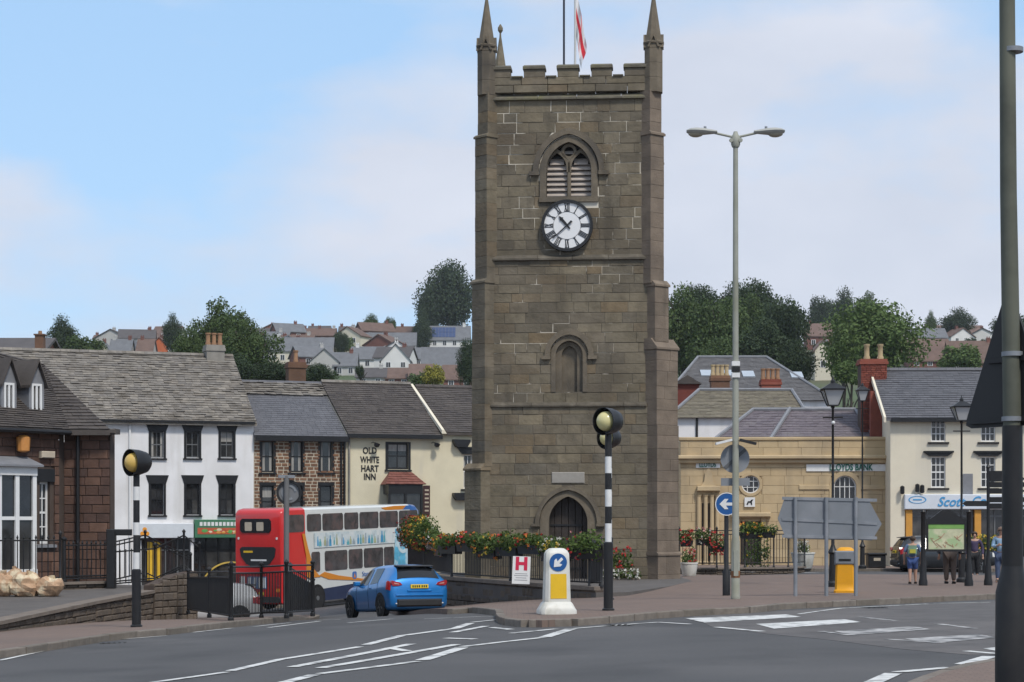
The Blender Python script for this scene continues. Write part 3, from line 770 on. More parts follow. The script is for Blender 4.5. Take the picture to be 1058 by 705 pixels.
m_darkst = mat('dark_red_sandstone', (.10,.055,.038), .92, .25, 3, .4, 20, rnd=[(.125,.07,.05),(.085,.048,.036),(.15,.085,.06),(.105,.06,.046),(.07,.043,.035)])
m_dkm = mat('dark_mortar', (.075,.055,.045), .95, .15, 3)
m_slate_old = mat('mossy_stone_tiles', (.2,.18,.15), .92, .25, 3, .5, 12, rnd=[(.205,.185,.16),(.175,.16,.143),(.24,.215,.182),(.145,.132,.12),(.20,.175,.145)], dirt=(.115,.10,.082), dscale=1.6, dlo=.5, dhi=.72)
m_slate_blue = mat('blue_grey_slate', (.10,.102,.12), .7, .12, 2, .15, 20, rnd=[(.095,.095,.105),(.112,.112,.122),(.086,.087,.097)])
m_slate_dk = mat('brown_black_slate', (.062,.055,.055), .8, .2, 2, .25, 20, rnd=[(.064,.054,.049),(.080,.068,.060),(.053,.045,.042)], dirt=(.10,.085,.075), dscale=.7, dlo=.52, dhi=.8)
m_slate_pur = mat('purple_slate', (.15,.125,.14), .7, .12, 2, .15, 20, rnd=[(.15,.125,.14),(.175,.15,.16),(.13,.11,.125)], dirt=(.24,.22,.21), dscale=.6, dlo=.58, dhi=.8)
m_slate_br = mat('lichen_tiles', (.17,.145,.10), .85, .15, 2, .2, 20, rnd=[(.16,.14,.10),(.19,.165,.12),(.14,.12,.09)])
m_tile_br = mat('brown_concrete_tiles', (.13,.075,.055), .85, .15, 2, .2, 20, rnd=[(.13,.08,.06),(.16,.095,.07),(.11,.065,.05)])
m_glass = mat('window_glass', (.018,.020,.024), .06, .5, 1.6, spec=.6, rnd=[(.012,.013,.015),(.03,.031,.033),(.018,.019,.022),(.065,.063,.06),(.015,.016,.018)])
m_blackp = mat('black_gloss_trim', (.012,.012,.013), .4, .1, 5)
m_wp = mat('white_gloss_trim', (.70,.70,.69), .45, .05, 4)
m_greyp = mat('grey_sash_paint', (.13,.135,.14), .5, .08, 4)
m_lead = mat('lead_flashing', (.20,.205,.22), .6, .15, 3)
m_pot = mat('clay_pot', (.28,.16,.09), .85, .15, 5)
m_ypot = mat('buff_pot', (.40,.31,.18), .85, .12, 5)
m_rend = mat('grey_render', (.24,.225,.20), .92, .2, 1.5, .3, 15)
m_dark = mat('dark_interior', (.012,.011,.011), .9, .3, 2)

for m_ in (m_wr, m_cream, m_ivory): streaks(m_, (.42,.40,.36), 1.3, .16, .56, .76, .5)
streaks(m_bath, (.24,.19,.13), 1.2, .16, .56, .8, .6)
m_net = mat('net_curtain', (.30,.29,.27), .9, .25, 14, stretch=(1,1,.1))
wrn = random.Random(55)
def window(T, u0, u1, z0, z1, cols=2, rows=2, fm=None, v=.12, fw=.05, bar=.03, sill=None, lintel=None, lt='flat', surround=None, pmax=6, lh=.28, lw=.14, mid=True):
    fm = fm or m_wp; w = MB()
    w.box(u0, u0+fw, v, v+.07, z0, z1); w.box(u1-fw, u1, v, v+.07, z0, z1); w.box(u0+fw, u1-fw, v, v+.07, z0, z0+fw*1.2); w.box(u0+fw, u1-fw, v, v+.07, z1-fw, z1)
    a, b, c, d = u0+fw, u1-fw, z0+fw*1.2, z1-fw
    for i in range(1, cols): x = a+(b-a)*i/cols; w.box(x-bar/2, x+bar/2, v+.012, v+.058, c, d)
    for j in range(1, rows):
        z = c+(d-c)*j/rows; k = bar*.9 if (mid and j*2 == rows) else bar/2
        w.box(a, b, v+.008, v+.062, z-k, z+k)
    win = w.build('window', fm, T)
    if cols*rows <= pmax:
        for i in range(cols):
            for j in range(rows):
                p = MB(); p.box(a+(b-a)*i/cols, a+(b-a)*(i+1)/cols, v+.03, v+.038, c+(d-c)*j/rows, c+(d-c)*(j+1)/rows); p.build('pane', m_glass, win)
    else:
        p = MB(); p.box(a, b, v+.03, v+.038, c, d); p.build('glazing', m_glass, win)
    if rows == 2 and cols <= 2 and wrn.random() < .6:
        s = MB(); k = wrn.choice((.18, .26)); w0 = (b-a)*k
        if wrn.random() < .5: s.box(a, a+w0, v+.022, v+.029, c, d); s.build('curtain', m_net, win); s = MB(); s.box(b-w0, b, v+.022, v+.029, c, d); s.build('curtain', m_net, win)
        else: s.box(a, b, v+.022, v+.029, d-(d-c)*wrn.uniform(.2,.4), d); s.build('blind', m_net, win)
    if surround:
        s = MB(); q = .11
        s.box(u0-q, u0+.0, -.02, v+.02, z0-.02, z1); s.box(u1-.0, u1+q, -.02, v+.02, z0-.02, z1); s.box(u0-q, u1+q, -.022, v+.018, z1-.004, z1+.05); s.build('surround', surround, win)
    if sill:
        s = MB(); s.add([(u0-.15,-.09,z0-.10),(u1+.15,-.09,z0-.10),(u1+.15,v+.01,z0-.10),(u0-.15,v+.01,z0-.10),(u0-.15,-.09,z0-.03),(u1+.15,-.09,z0-.03),(u1+.15,v+.01,z0),(u0-.15,v+.01,z0)], [(0,3,2,1),(4,5,6,7),(0,1,5,4),(1,2,6,5),(2,3,7,6),(3,0,4,7)]); s.build('sill', sill, win)
    if lintel:
        s = MB()
        if lt == 'wedge': s.prism([(u0-lw, z1), (u1+lw, z1), (u1+lw*2.2, z1+lh), (u0-lw*2.2, z1+lh)], -.035, .05)
        elif lt == 'hood':
            s.prism([(u0-lw*.6, z1+.02), (u1+lw*.6, z1+.02), (u1+lw*2.2, z1+lh), (u0-lw*2.2, z1+lh)], -.10, .03); s.box(u0-lw*2.5, u1+lw*2.5, -.16, .03, z1+lh, z1+lh+.08)
        else: s.box(u0-lw, u1+lw, -.03, .05, z1, z1+lh)
        s.build('lintel', lintel, win)
    return win
def slates(parent, A, B, C, D, w, h, m, jit=.008, seed=1, name='slates', thick=.02):
    """courses of slates on the quad eave A-B, ridge D-C (local points); joined as one part"""
    rn = random.Random(seed); A, B, C, D = [Vector(p) for p in (A, B, C, D)]
    up = ((D-A)+(C-B))/2; nrm = (B-A).cross(D-A).normalized()
    if nrm.z < 0: nrm = -nrm
    rows = max(1, int(up.length/h)); mb = MB()
    for r in range(rows):
        t0, t1 = r/rows, min(1, (r+1.25)/rows)
        P0, P1 = A+(D-A)*t0, B+(C-B)*t0; Q0, Q1 = A+(D-A)*t1, B+(C-B)*t1
        L_ = (P1-P0).length; k = -(.5*w if r % 2 else 0)
        while k < L_-.01:
            e = k+w*rn.uniform(.85, 1.15); s0, s1 = max(0, k)/L_, min(L_, e-.008)/L_
            if s1 > s0:
                d = rn.uniform(-jit, jit); lift = thick*1.6+abs(rn.gauss(0, jit)); sl = rn.uniform(-jit, jit)*1.5/max(.1, up.length)
                a0 = P0+(P1-P0)*s0-up*sl; a1 = P0+(P1-P0)*s1-up*sl; b1 = Q0+(Q1-Q0)*s1; b0 = Q0+(Q1-Q0)*s0
                mb.add([a0+nrm*lift, a1+nrm*(lift+d), b1+nrm*.006, b0+nrm*.006, a0+nrm*(lift-thick), a1+nrm*(lift+d-thick)], [(0,1,2,3), (4,5,1,0), (0,3,4), (1,5,2)])
            k = e
    return mb.build(name, m, parent, kind='stuff', recalc=False)
def bricks(T, u0, u1, z0, z1, w, h, m, holes, gap=.014, parent_name='brickwork', v=0.0, seed=2, pieces=False, mesh=None, thick=.06, proud=.01):
    rn = random.Random(seed); mb = MB(); n = 0; z = z0
    while z < z1-.02:
        hh = min(h*rn.uniform(.92, 1.08), z1-z); u = u0-(w*.5 if n % 2 else 0)
        while u < u1-.01:
            e = u+w*rn.uniform(.75, 1.25); segs = [(max(u, u0), min(e, u1))]
            for (a, b, c, d) in holes:
                if z+hh*.5 > c and z+hh*.5 < d:
                    ns = []
                    for (s, t) in segs:
                        if t <= a or s >= b: ns.append((s, t))
                        else:
                            if s < a: ns.append((s, a))
                            if t > b: ns.append((b, t))
                    segs = ns
            for s, t in segs:
                if t-s > .04:
                    pr = rn.uniform(-proud, proud)
                    if pieces: link('stone', mesh, T, ((s+t)/2, v+thick/2-.02+pr, z+hh/2), (rn.uniform(-.01,.01), 0, rn.uniform(-.01,.01)), (t-s-gap, thick, hh-gap))
                    else: mb.cbox(s+gap/2, t-gap/2, v-.02+pr, v+thick-.02, z+gap/2, z+hh-gap/2, .008)
            u = e
        z += hh; n += 1
    if not pieces: return mb.build(parent_name, m, T, kind='stuff')
def chimney(T, u0, u1, v0, v1, z0, z1, m, pots, pm=None, name='chimney'):
    c = MB(); c.box(u0, u1, v0, v1, z0, z1-.3); c.box(u0-.05, u1+.05, v0-.05, v1+.05, z1-.3, z1-.15); c.box(u0-.02, u1+.02, v0-.02, v1+.02, z1-.15, z1); o = c.build(name, m, T)
    for k in range(pots):
        p = MB(); x = u0+(u1-u0)*(k+.5)/pots; p.lathe([(.13,z1-.02),(.14,z1+.1),(.11,z1+.18),(.11,z1+.52),(.14,z1+.55),(.14,z1+.62),(.10,z1+.62)], 10, Matrix.Translation((x, (v0+v1)/2, 0))); p.build('chimney_pot', pm or m_pot, o, True)
    return o
def shell(T, u1, ze, depth, vr, zr, holes, m, z0=-.5, gables=(True, True), reveal=.2, u0=0.0, front=True):
    w = MB()
    if front: holed(w, rect(u0, u1, z0, ze), holes, 0, reveal)
    for u, g in ((u0, gables[0]), (u1, gables[1])):
        p = [(u,0,z0),(u,depth,z0),(u,depth,ze)]+([(u,vr,zr)] if g else [])+[(u,0,ze)]; w.add(p, [tuple(range(len(p)))])
    w.quad((u0,depth,z0),(u1,depth,z0),(u1,depth,ze),(u0,depth,ze)); w.quad((u0,.9,z0),(u1,.9,z0),(u1,.9,ze),(u0,.9,ze))
    return w.build('wall', m, T, recalc=False)
def gable_roof(T, u0, u1, ze, depth, vr, zr, m, w=.3, h=.26, over=.28, seed=1, jit=.008, ridge_m=None, ug0=None, ug1=None, thick=.02):
    k = (zr-ze)/vr; e0 = (u0, -over, ze-k*over+.06); e1 = (u1, -over, ze-k*over+.06); r0 = (u0, vr, zr+.06); r1 = (u1, vr, zr+.06)
    kb_ = (zr-ze)/max(.1, depth-vr); b0 = (u0, depth+over, ze-kb_*over+.06); b1 = (u1, depth+over, ze-kb_*over+.06)
    rf = MB()
    def dn(p): return (p[0], p[1], p[2]-.12)
    rf.add([e0, e1, r1, r0, b0, b1, dn(e0), dn(e1), dn(r1), dn(r0), dn(b0), dn(b1)], [(0,1,2,3), (3,2,5,4), (6,9,8,7), (9,10,11,8), (0,6,7,1), (4,5,11,10), (0,3,9,6), (3,4,10,9), (1,7,8,2), (2,8,11,5)])
    roof = rf.build('roof', m, T)
    slates(roof, e0, e1, r1, r0, w, h, m, jit, seed, thick=thick)
    rd = MB(); x = u0
    while x < u1-.05:
        y = min(u1, x+.45); rd.prism([(-.16, -.05), (0, .09), (.16, -.05), (0, .02)], x+.004, y-.004, Matrix.Translation((0, vr, zr+.10)) @ Matrix.Rotation(R(-90), 4, 'Z') @ Matrix.Diagonal((1,1,1,1))); x = y
    rd.build('ridge_tiles', ridge_m or m, roof, kind='stuff')
    return roof

ANG = R(20)
# ---------------------------------------------------------------- white three-storey house with shops
o0 = Vector((PX(104, 89.3), 89.3)); t_row = Vector((math.cos(ANG), math.sin(ANG)))
def row_root(name, start, label, cat='house', z=None):
    return empty(name, (start.x, start.y, ground(start.x, start.y)-.1 if z is None else z), ANG, label, cat)
B2 = row_root('terraced_house', o0, 'white rendered three-storey house with black window surrounds over two shops', 'house')
def uv(T, px, py, v=0): return facade_uv(T, px, py, v)
W2 = uv(B2, 262, 500)[0]; ze2 = uv(B2, 200, 434)[1]; vr2 = 5.2; zr2 = uv(B2, 110, 366, vr2)[1]
holes = []; wins = []
for cx_ in (162.5, 199, 234.5):
    for (pt, pb) in ((446, 473), (500, 532)):
        a = uv(B2, cx_-6.5, pb); b = uv(B2, cx_+6.5, pt); holes.append(rect(a[0], b[0], a[1], b[1])); wins.append((a[0], b[0], a[1], b[1]))
zs2 = uv(B2, 190, 556)[1]
sA0, sA1 = uv(B2, 146, 560)[0], uv(B2, 197, 560)[0]; sB0, sB1 = uv(B2, 201, 560)[0], uv(B2, 252, 560)[0]
holes += [rect(sA0, sA1, .1, zs2), rect(sB0, sB1, .1, zs2)]
shell(B2, W2, ze2, 9, vr2, zr2, holes, m_wr, reveal=.25, u0=-5.5)
for k, (a, b, c, d) in enumerate(wins): window(B2, a, b, c, d, 2, 2, m_greyp if k % 2 == 0 else m_blackp, fw=.045, bar=.028, sill=m_blackp, lintel=m_blackp, lt='wedge', surround=m_blackp, lh=.36 if k % 2 == 0 else .4, lw=.11)
gable_roof(B2, -5.7, W2+.1, ze2, 9, vr2, zr2, m_slate_old, .36, .22, .3, 3, .016, thick=.022)
g = MB(); g.box(-5.6, W2, -.36, -.24, ze2-.16, ze2-.05); g.build('gutter', m_blackp, B2)
ud = uv(B2, 134, 480)[0]; g = MB(); g.tube([(ud, -.07, .2), (ud, -.07, ze2-.1)], .05, 8); g.build('downpipe', m_wp, B2, True)
# shopfronts: pale fascia with an orange emblem, green fascia with a picture of food
f = MB(); f.cbox(uv(B2,140,550)[0], uv(B2,199,550)[0], -.28, .0, zs2, uv(B2,170,541)[1], .02); fa = f.build('shop_fascia', mat('pale_fascia', (.60,.63,.66), .5, .05, 3), B2, label='pale grey shop fascia with a small orange emblem')
m_or = mat('orange_print', (.75,.30,.03), .6, .1, 6); e = MB(); eu, ez = uv(B2, 148.5, 550)
for a in (90, 210, 330): e.ring((eu+.13*math.cos(R(a)), ez+.13*math.sin(R(a))), 0.0, .10, -.30, -.283, 14)
e.build('emblem', m_or, fa)
f = MB(); f.cbox(uv(B2,200,550)[0], W2-.02, -.28, .0, zs2, uv(B2,225,537)[1], .02); fb = f.build('shop_fascia', mat('green_fascia', (.05,.17,.09), .5, .1, 3), B2, label='green takeaway fascia with a strip picture of food')
rn = random.Random(9); colf = [mat('food_red', (.45,.09,.04), .6), mat('food_orange', (.60,.28,.06), .6), mat('food_cream', (.62,.52,.36), .6), mat('food_green', (.10,.32,.08), .6)]
ua, ub = uv(B2,203,550)[0], uv(B2,247,550)[0]; za, zb = uv(B2,225,552)[1], uv(B2,225,545.5)[1]
bk = MB(); bk.box(ua, ub, -.29, -.281, za, zb); bk.build('picture_panel', colf[0], fb)
for k in range(26):
    e = MB(); cx_ = rn.uniform(ua+.12, ub-.12); cz_ = rn.uniform(za+.08, zb-.08); e.lathe([(rn.uniform(.06,.13), 0), (.03, .004)], 9, Matrix.Translation((cx_, -.292-k*.0004, cz_)) @ Matrix.Diagonal((1.3,1,.7,1)) @ Matrix.Rotation(R(90), 4, 'X')); e.build('food_print', colf[k % 4], fb)
e = MB(); cz_ = uv(B2,225,541.5)[1]
for k in range(10): x = ua+.1+k*(ub-ua-.2)/10; e.box(x, x+.13, -.288, -.281, cz_-.09, cz_+.09)
e.build('lettering_blocks', m_wp, fb)
for (a, b) in ((sA0, sA1), (sB0, sB1)):
    s = MB(); s.box(a, b, .22, .25, .1, .55)
    for k in range(5): x = a+(b-a)*k/4; s.box(x-.04, x+.04, .16, .24, .1, zs2)
    s.box(a, b, .16, .24, zs2-.6, zs2-.53); sf = s.build('shopfront', m_blackp if a == sB0 else m_greyp, B2)
    for k in range(4): p = MB(); p.box(a+(b-a)*k/4+.045, a+(b-a)*(k+1)/4-.045, .21, .215, .55, zs2); p.build('pane', m_glass, sf)
e = MB(); u_, z_ = uv(B2, 160, 580); e.box(u_-.32, u_+.32, .12, .15, z_-.9, z_+.9); e.build('door', mat('yellow_door', (.70,.42,.03), .5, .1, 3), B2, label='bright yellow shop door')
e = MB(); c0 = (sB0+.1, 1.2); e.ring(((sB0+sB1)/2+.6, 1.0), 1.45, 1.52, .10, .14, 20, R(70), R(178)); e.build('shop_lettering_arc', mat('gold_print', (.55,.38,.08), .5), B2)
chimney(B2, uv(B2,214,380,vr2)[0]-.1, uv(B2,226,380,vr2)[0]+.2, vr2-.45, vr2+.45, zr2-1.4, uv(B2,214,357,vr2)[1], m_rend, 3)
# ---------------------------------------------------------------- brown brick house
o3 = o0+t_row*W2
B3 = row_root('terraced_house', o3, 'two-storey brown brick house with blue-grey slate roof beside the inn', z=B2.location.z+.05)
W3 = uv(B3, 358, 500)[0]; ze3 = uv(B3, 310, 449)[1]; vr3 = 5.0; zr3 = uv(B3, 280, 397, vr3)[1]
holes = []; wins = []
for cx_ in (276.5, 306.5, 337):
    for (pt, pb) in ((456, 488), (502, 535)):
        a = uv(B3, cx_-6, pb); b = uv(B3, cx_+6, pt); wins.append((a[0], b[0], a[1], b[1])); holes.append(rect(*wins[-1]))
a, b = uv(B3, 290, 600)[0], uv(B3, 330, 600)[0]; holes.append(rect(a, b, .1, 2.5))
w_ = shell(B3, W3, ze3, 9, vr3, zr3, holes, m_limem)
bricks(B3, .02, W3-.02, 0, ze3, .30, .165, m_brown, [(h[0][0], h[1][0], h[0][1], h[2][1]) for h in holes], .048, proud=.006)
for (a_, b_, c, d) in wins: window(B3, a_, b_, c, d, 1, 2, m_blackp, fw=.06, bar=.03, sill=m_blackp, lintel=m_blackp, surround=m_blackp, lh=.16, lw=.12)
s = MB(); s.box(a, b, .1, .16, .1, 2.5); s.build('door', m_door, B3)
rf3 = gable_roof(B3, -.02, W3+.05, ze3, 9, vr3, zr3, m_slate_blue, .30, .22, .3, 5, .003, thick=.012)
slates(rf3, (0, vr3-1.35, zr3-1.30*(zr3-ze3)/vr3+.075), (W3, vr3-1.35, zr3-1.30*(zr3-ze3)/vr3+.075), (W3, vr3, zr3+.11), (0, vr3, zr3+.11), .34, .24, m_slate_old, .02, 8, name='old_slates', thick=.035)
g = MB(); g.box(0, W3, -.40, -.22, ze3-.34, ze3-.08); g.build('gutter', m_blackp, B3)
g = MB()
for q in (.12, .28): g.tube([(W3-q, -.08, .2), (W3-q, -.08, ze3-.3)], .05, 8)
g.build('downpipe', m_blackp, B3, True)
chimney(B3, uv(B3,306,390,vr3)[0], uv(B3,324,390,vr3)[0], vr3+1.6, vr3+2.3, zr3-1.6, uv(B3,312,375,vr3+2)[1], m_brown, 1)
# ---------------------------------------------------------------- the inn
o4 = o3+t_row*W3
B4 = row_root('inn', o4, 'cream rendered pub with black wall lettering and a red tiled porch bay', 'pub', z=B3.location.z+.05)
W4 = uv(B4, 457, 500)[0]; ze4 = uv(B4, 410, 448)[1]; vr4 = 5.0; zr4 = uv(B4, 370, 397, vr4)[1]
a = uv(B4, 400.5, 485); b = uv(B4, 422, 458); hw_ = (a[0], b[0], a[1], b[1])
pa, pb_ = uv(B4, 400, 600)[0], uv(B4, 428, 600)[0]
da, db = uv(B4, 372, 600)[0], uv(B4, 388, 600)[0]
shell(B4, W4, ze4, 9, vr4, zr4, [rect(*hw_), rect(da, db, .1, 2.4)], m_cream)
window(B4, *hw_, 2, 2, m_blackp, fw=.08, bar=.05, sill=m_blackp, surround=m_blackp, mid=False)
s = MB(); s.box(da, db, .1, .16, .1, 2.4); s.build('door', m_door, B4)
gable_roof(B4, .02, W4-.1, ze4, 9, vr4, zr4, m_slate_dk, .32, .24, .3, 7, .008, ridge_m=m_slate_old)
g = MB(); g.box(0, W4-.1, -.40, -.22, ze4-.26, ze4-.06); g.build('gutter', m_blackp, B4)
g = MB(); g.tube([(.12, -.08, .2), (.12, -.08, ze4-.2)], .05, 8); g.build('downpipe', m_rend, B4, True)
for i, (s_, py) in enumerate((('OLD', 466), ('WHITE', 475.5), ('HART', 484.5), ('INN', 493))):
    u_, z_ = uv(B4, 382, py); link('lettering', text_mesh(s_, .43, m_blackp, sx=.70 if s_ == 'WHITE' else .80, extrude=.012, bold=.010), B4, (u_, -.014, z_))
def spot(T, px, py, flip=1):
    u_, z_ = uv(T, px, py); s = MB(); s.tube([(u_, 0, z_+.1), (u_, -.25, z_+.14), (u_+.1*flip, -.38, z_+.05)], .02, 6); s.lathe([(.05, 0), (.12, .05), (.16, .2)], 10, Matrix.Translation((u_+.1*flip, -.4, z_-.12)) @ Matrix.Rotation(R(20*flip), 4, 'Y')); s.build('wall_lamp', m_blackp, T, True)
spot(B4, 384, 460); spot(B4, 446, 460)
# bay with hipped tiled roof
b0, b1 = uv(B4, 397, 510)[0], uv(B4, 430, 510)[0]; zb0 = uv(B4, 412, 501)[1]; zb1 = uv(B4, 412, 488)[1]
m_porch = mat('red_porch_tiles', (.17,.06,.045), .8, .2, 3, .2, 20, rnd=[(.17,.06,.045),(.21,.085,.065),(.14,.05,.04)])
q = MB(); q.add([(b0-.2,-1.0,zb0),(b1+.2,-1.0,zb0),(b1+.2,0,zb0),(b0-.2,0,zb0),(b0+.25,-.06,zb1),(b1-.25,-.06,zb1),(b0+.25,0,zb1),(b1-.25,0,zb1)], [(0,1,5,4),(1,2,7,5),(0,4,6,3),(0,3,2,1),(4,5,7,6)]); pr_ = q.build('porch_roof', m_porch, B4)
slates(pr_, (b0-.2,-1.0,zb0), (b1+.2,-1.0,zb0), (b1-.25,-.06,zb1), (b0+.25,-.06,zb1), .25, .2, m_porch, .006, 3, name='tiles')
q = MB(); q.box(b0-.05, b1+.05, -.92, -.02, zb0-.45, zb0-.005)
for x in (b0, (b0+b1)/2, b1): q.box(x-.06, x+.06, -.9, -.78, .6, zb0-.45)
q.box(b0-.05, b1+.05, -.92, 0, .1, .7); bayo = q.build('bay_window', m_blackp, B4)
q = MB(); q.box(b0, b1, -.85, -.84, .7, zb0-.45); q.build('glazing', m_glass, bayo)
u_, z_ = uv(B4, 440.5, 517); q = MB(); q.box(u_-.17, u_+.17, -.06, -.01, z_-.72, z_+.72); vsn = q.build('hanging_board', mat('maroon_board', (.05,.02,.02), .5), B4)
q = MB()
for k in range(6): q.box(u_-.10, u_+.10, -.068, -.061, z_-.55+k*.2, z_-.47+k*.2)
q.build('lettering_blocks', m_limem, vsn)
# ---------------------------------------------------------------- cream gable house right of the inn
o5 = o4+t_row*W4
B5 = row_root('terraced_house', o5, 'narrow cream house between the inn and the clock tower', z=B4.location.z+.05)
W5 = 4.0; ze5 = uv(B5, 470, 446)[1]; vr5 = 5.0; zr5 = uv(B5, 440, 401, vr5)[1]
a = uv(B5, 479, 505); b = uv(B5, 489, 470)
shell(B5, W5, ze5, 9, vr5, zr5, [rect(a[0], b[0], a[1], b[1])], m_cream)
window(B5, a[0], b[0], a[1], b[1], 2, 2, m_wp, sill=m_blackp, lintel=m_blackp, lt='hood', lh=.3)
gable_roof(B5, .15, W5+.2, ze5, 9, vr5, zr5, m_slate_dk, .32, .24, .25, 9, .008)
k5 = (zr5-ze5)/vr5; q = MB(); q.add([(-.12,-.3,ze5-.3*k5+.02),(.14,-.3,ze5-.3*k5+.02),(.14,vr5,zr5+.02),(-.12,vr5,zr5+.02),(-.12,-.3,ze5-.3*k5+.20),(.02,-.3,ze5-.3*k5+.20),(.02,vr5,zr5+.20),(-.12,vr5,zr5+.20)], [(0,3,2,1),(4,5,6,7),(0,1,5,4),(1,2,6,5),(2,3,7,6),(3,0,4,7)]); q.build('verge_coping', m_ivory, B5)
for py in (457, 512):
    u_, z_ = uv(B5, 474, py); q = MB(); q.prism([(u_-.2, z_-.25), (u_+.35, z_-.25), (u_+.5, z_), (u_+.5, z_+.12), (u_-.35, z_+.12), (u_-.35, z_)], -.35, 0); q.build('bracket', m_blackp, B5)

# ---------------------------------------------------------------- dark sandstone house on the left (facade turned to the right)
A1 = Vector((PX(61, 51), 51.0)); FA = R(52)                       # far end of the turned facade
dA = Vector((math.cos(FA), math.sin(FA))); LA = 7.5; A0 = A1-dA*LA
B1 = empty('sandstone_house', (A0.x, A0.y, ground(-12, 48)+.1), FA, 'dark red sandstone house with slate roof, white bay window and two dormers', 'house')
def u1v(px, py, v=0): return facade_uv(B1, px, py, v)
zeA = u1v(30, 441)[1]
c1 = Matrix.Rotation(-FA, 3, 'Z')
def loc1(p):                                                       # world x, y -> local
    d = Vector((p[0]-A0.x, p[1]-A0.y, 0)); d = c1 @ d; return (d.x, d.y)
A2 = loc1((PX(113.5, 51.2), 51.2)); A3 = loc1((PX(111.5, 60), 60)); A4 = loc1((-24, 60)); A1l = (LA, 0); Rr = loc1((PX(61, 51)+.05, 51.35))
bayu0, bayu1 = u1v(-40, 520, -.5)[0], u1v(37.5, 520, -.5)[0]; bz0_, bz1_ = u1v(20, 588)[1], u1v(20, 483)[1]
sw = (u1v(41.5, 530)[0], u1v(52, 530)[0], u1v(47, 562)[1], u1v(47, 498)[1])
w = MB(); holed(w, rect(-3, LA, -.6, zeA), [rect(*sw)], .02, .2)
for p, q_ in ((A1l, Rr), (A2, A3), (A3, A4)): w.quad((p[0],p[1],-.6),(q_[0],q_[1],-.6),(q_[0],q_[1],zeA),(p[0],p[1],zeA))
dw = Vector((A2[0]-Rr[0], A2[1]-Rr[1])); wang = math.atan2(dw.y, dw.x); Mw = Matrix.Translation((Rr[0], Rr[1], 0)) @ Matrix.Rotation(wang, 4, 'Z')
w.box(0, dw.length, .03, .4, -.6, zeA, Mw)
w.build('wall', m_dkm, B1, recalc=False)
SS = MB(); SS.cbox(-.5,.5,-.5,.5,-.5,.5,.05); SSm = SS.mesh('stone', m_darkst)
hl = [(bayu0, bayu1, bz0_-.5, bz1_+.1), (sw[0]-.14, sw[1]+.12, sw[2]-.12, sw[3]+.35)]
bricks(B1, 1.0, LA, 0, zeA, .50, .245, m_darkst, hl, .018, pieces=True, mesh=SSm, thick=.12, seed=4)
wing = empty('wing_wall', (Rr[0], Rr[1], 0), wang); wing.parent = B1
bricks(wing, 0, dw.length, 0, zeA-.05, .46, .245, m_darkst, [], .018, pieces=True, mesh=SSm, thick=.12, seed=6)
g = MB(); g.tube([(.42, -.12, 0), (.42, -.12, zeA-.2)], .055, 8); g.build('downpipe', m_blackp, wing, True)
g = MB(); g.cbox(.3, dw.length+.25, -.3, .1, zeA-.16, zeA-.02, .03); g.build('eave_moulding', m_slate_dk, wing)
window(B1, *sw, 2, 4, m_wp, fw=.06, bar=.03, sill=m_lead, pmax=8); q = MB(); q.box(sw[0]-.14, sw[1]+.12, -.04, .1, sw[3], sw[3]+.34); q.build('lintel', m_blackp, B1)
# white bay
q = MB(); q.box(bayu0, bayu1, -.55, .05, bz1_-.22, bz1_); q.box(bayu0, bayu1, -.55, .05, bz0_-.4, bz0_); nb_ = 4
for k in range(nb_+1): x = bayu0+(bayu1-bayu0-.12)*k/nb_; q.box(x, x+.12, -.52, -.40, bz0_, bz1_-.22)
q.box(bayu1-.12, bayu1, -.40, .04, bz0_, bz1_-.22); q.box(bayu0, bayu1, -.50, -.42, (bz0_+bz1_)/2-.05, (bz0_+bz1_)/2+.04); bay = q.build('bay_window', m_wp, B1)
for k in range(nb_):
    x = bayu0+(bayu1-bayu0-.12)*k/nb_
    for (c, d) in ((bz0_, (bz0_+bz1_)/2-.05), ((bz0_+bz1_)/2+.04, bz1_-.22)): p = MB(); p.box(x+.12, x+(bayu1-bayu0-.12)/nb_, -.46, -.45, c, d); p.build('pane', m_glass, bay)
q = MB(); q.add([(bayu0-.1,-.68,bz1_),(bayu1+.1,-.68,bz1_),(bayu1+.1,.02,bz1_+.22),(bayu0-.1,.02,bz1_+.22),(bayu0-.1,-.68,bz1_+.05),(bayu1+.1,-.68,bz1_+.05),(bayu1+.1,.02,bz1_+.28),(bayu0-.1,.02,bz1_+.28)], [(0,3,2,1),(4,5,6,7),(0,1,5,4),(1,2,6,5),(2,3,7,6),(3,0,4,7)]); q.build('bay_roof', m_lead, bay)
u_, z_ = u1v(20, 458); q = MB(); q.lathe([(.06,-.24),(.16,-.2),(.18,.14),(.10,.2)], 10, Matrix.Translation((u_, -.16, z_))); q.build('wall_lantern', mat('orange_lantern', (.50,.22,.06), .6), B1)
u_, z_ = u1v(47, 470); q = MB(); q.cbox(u_-.22, u_+.22, -.14, .0, z_-.09, z_+.09, .02); q.build('alarm_box', m_limem, B1)
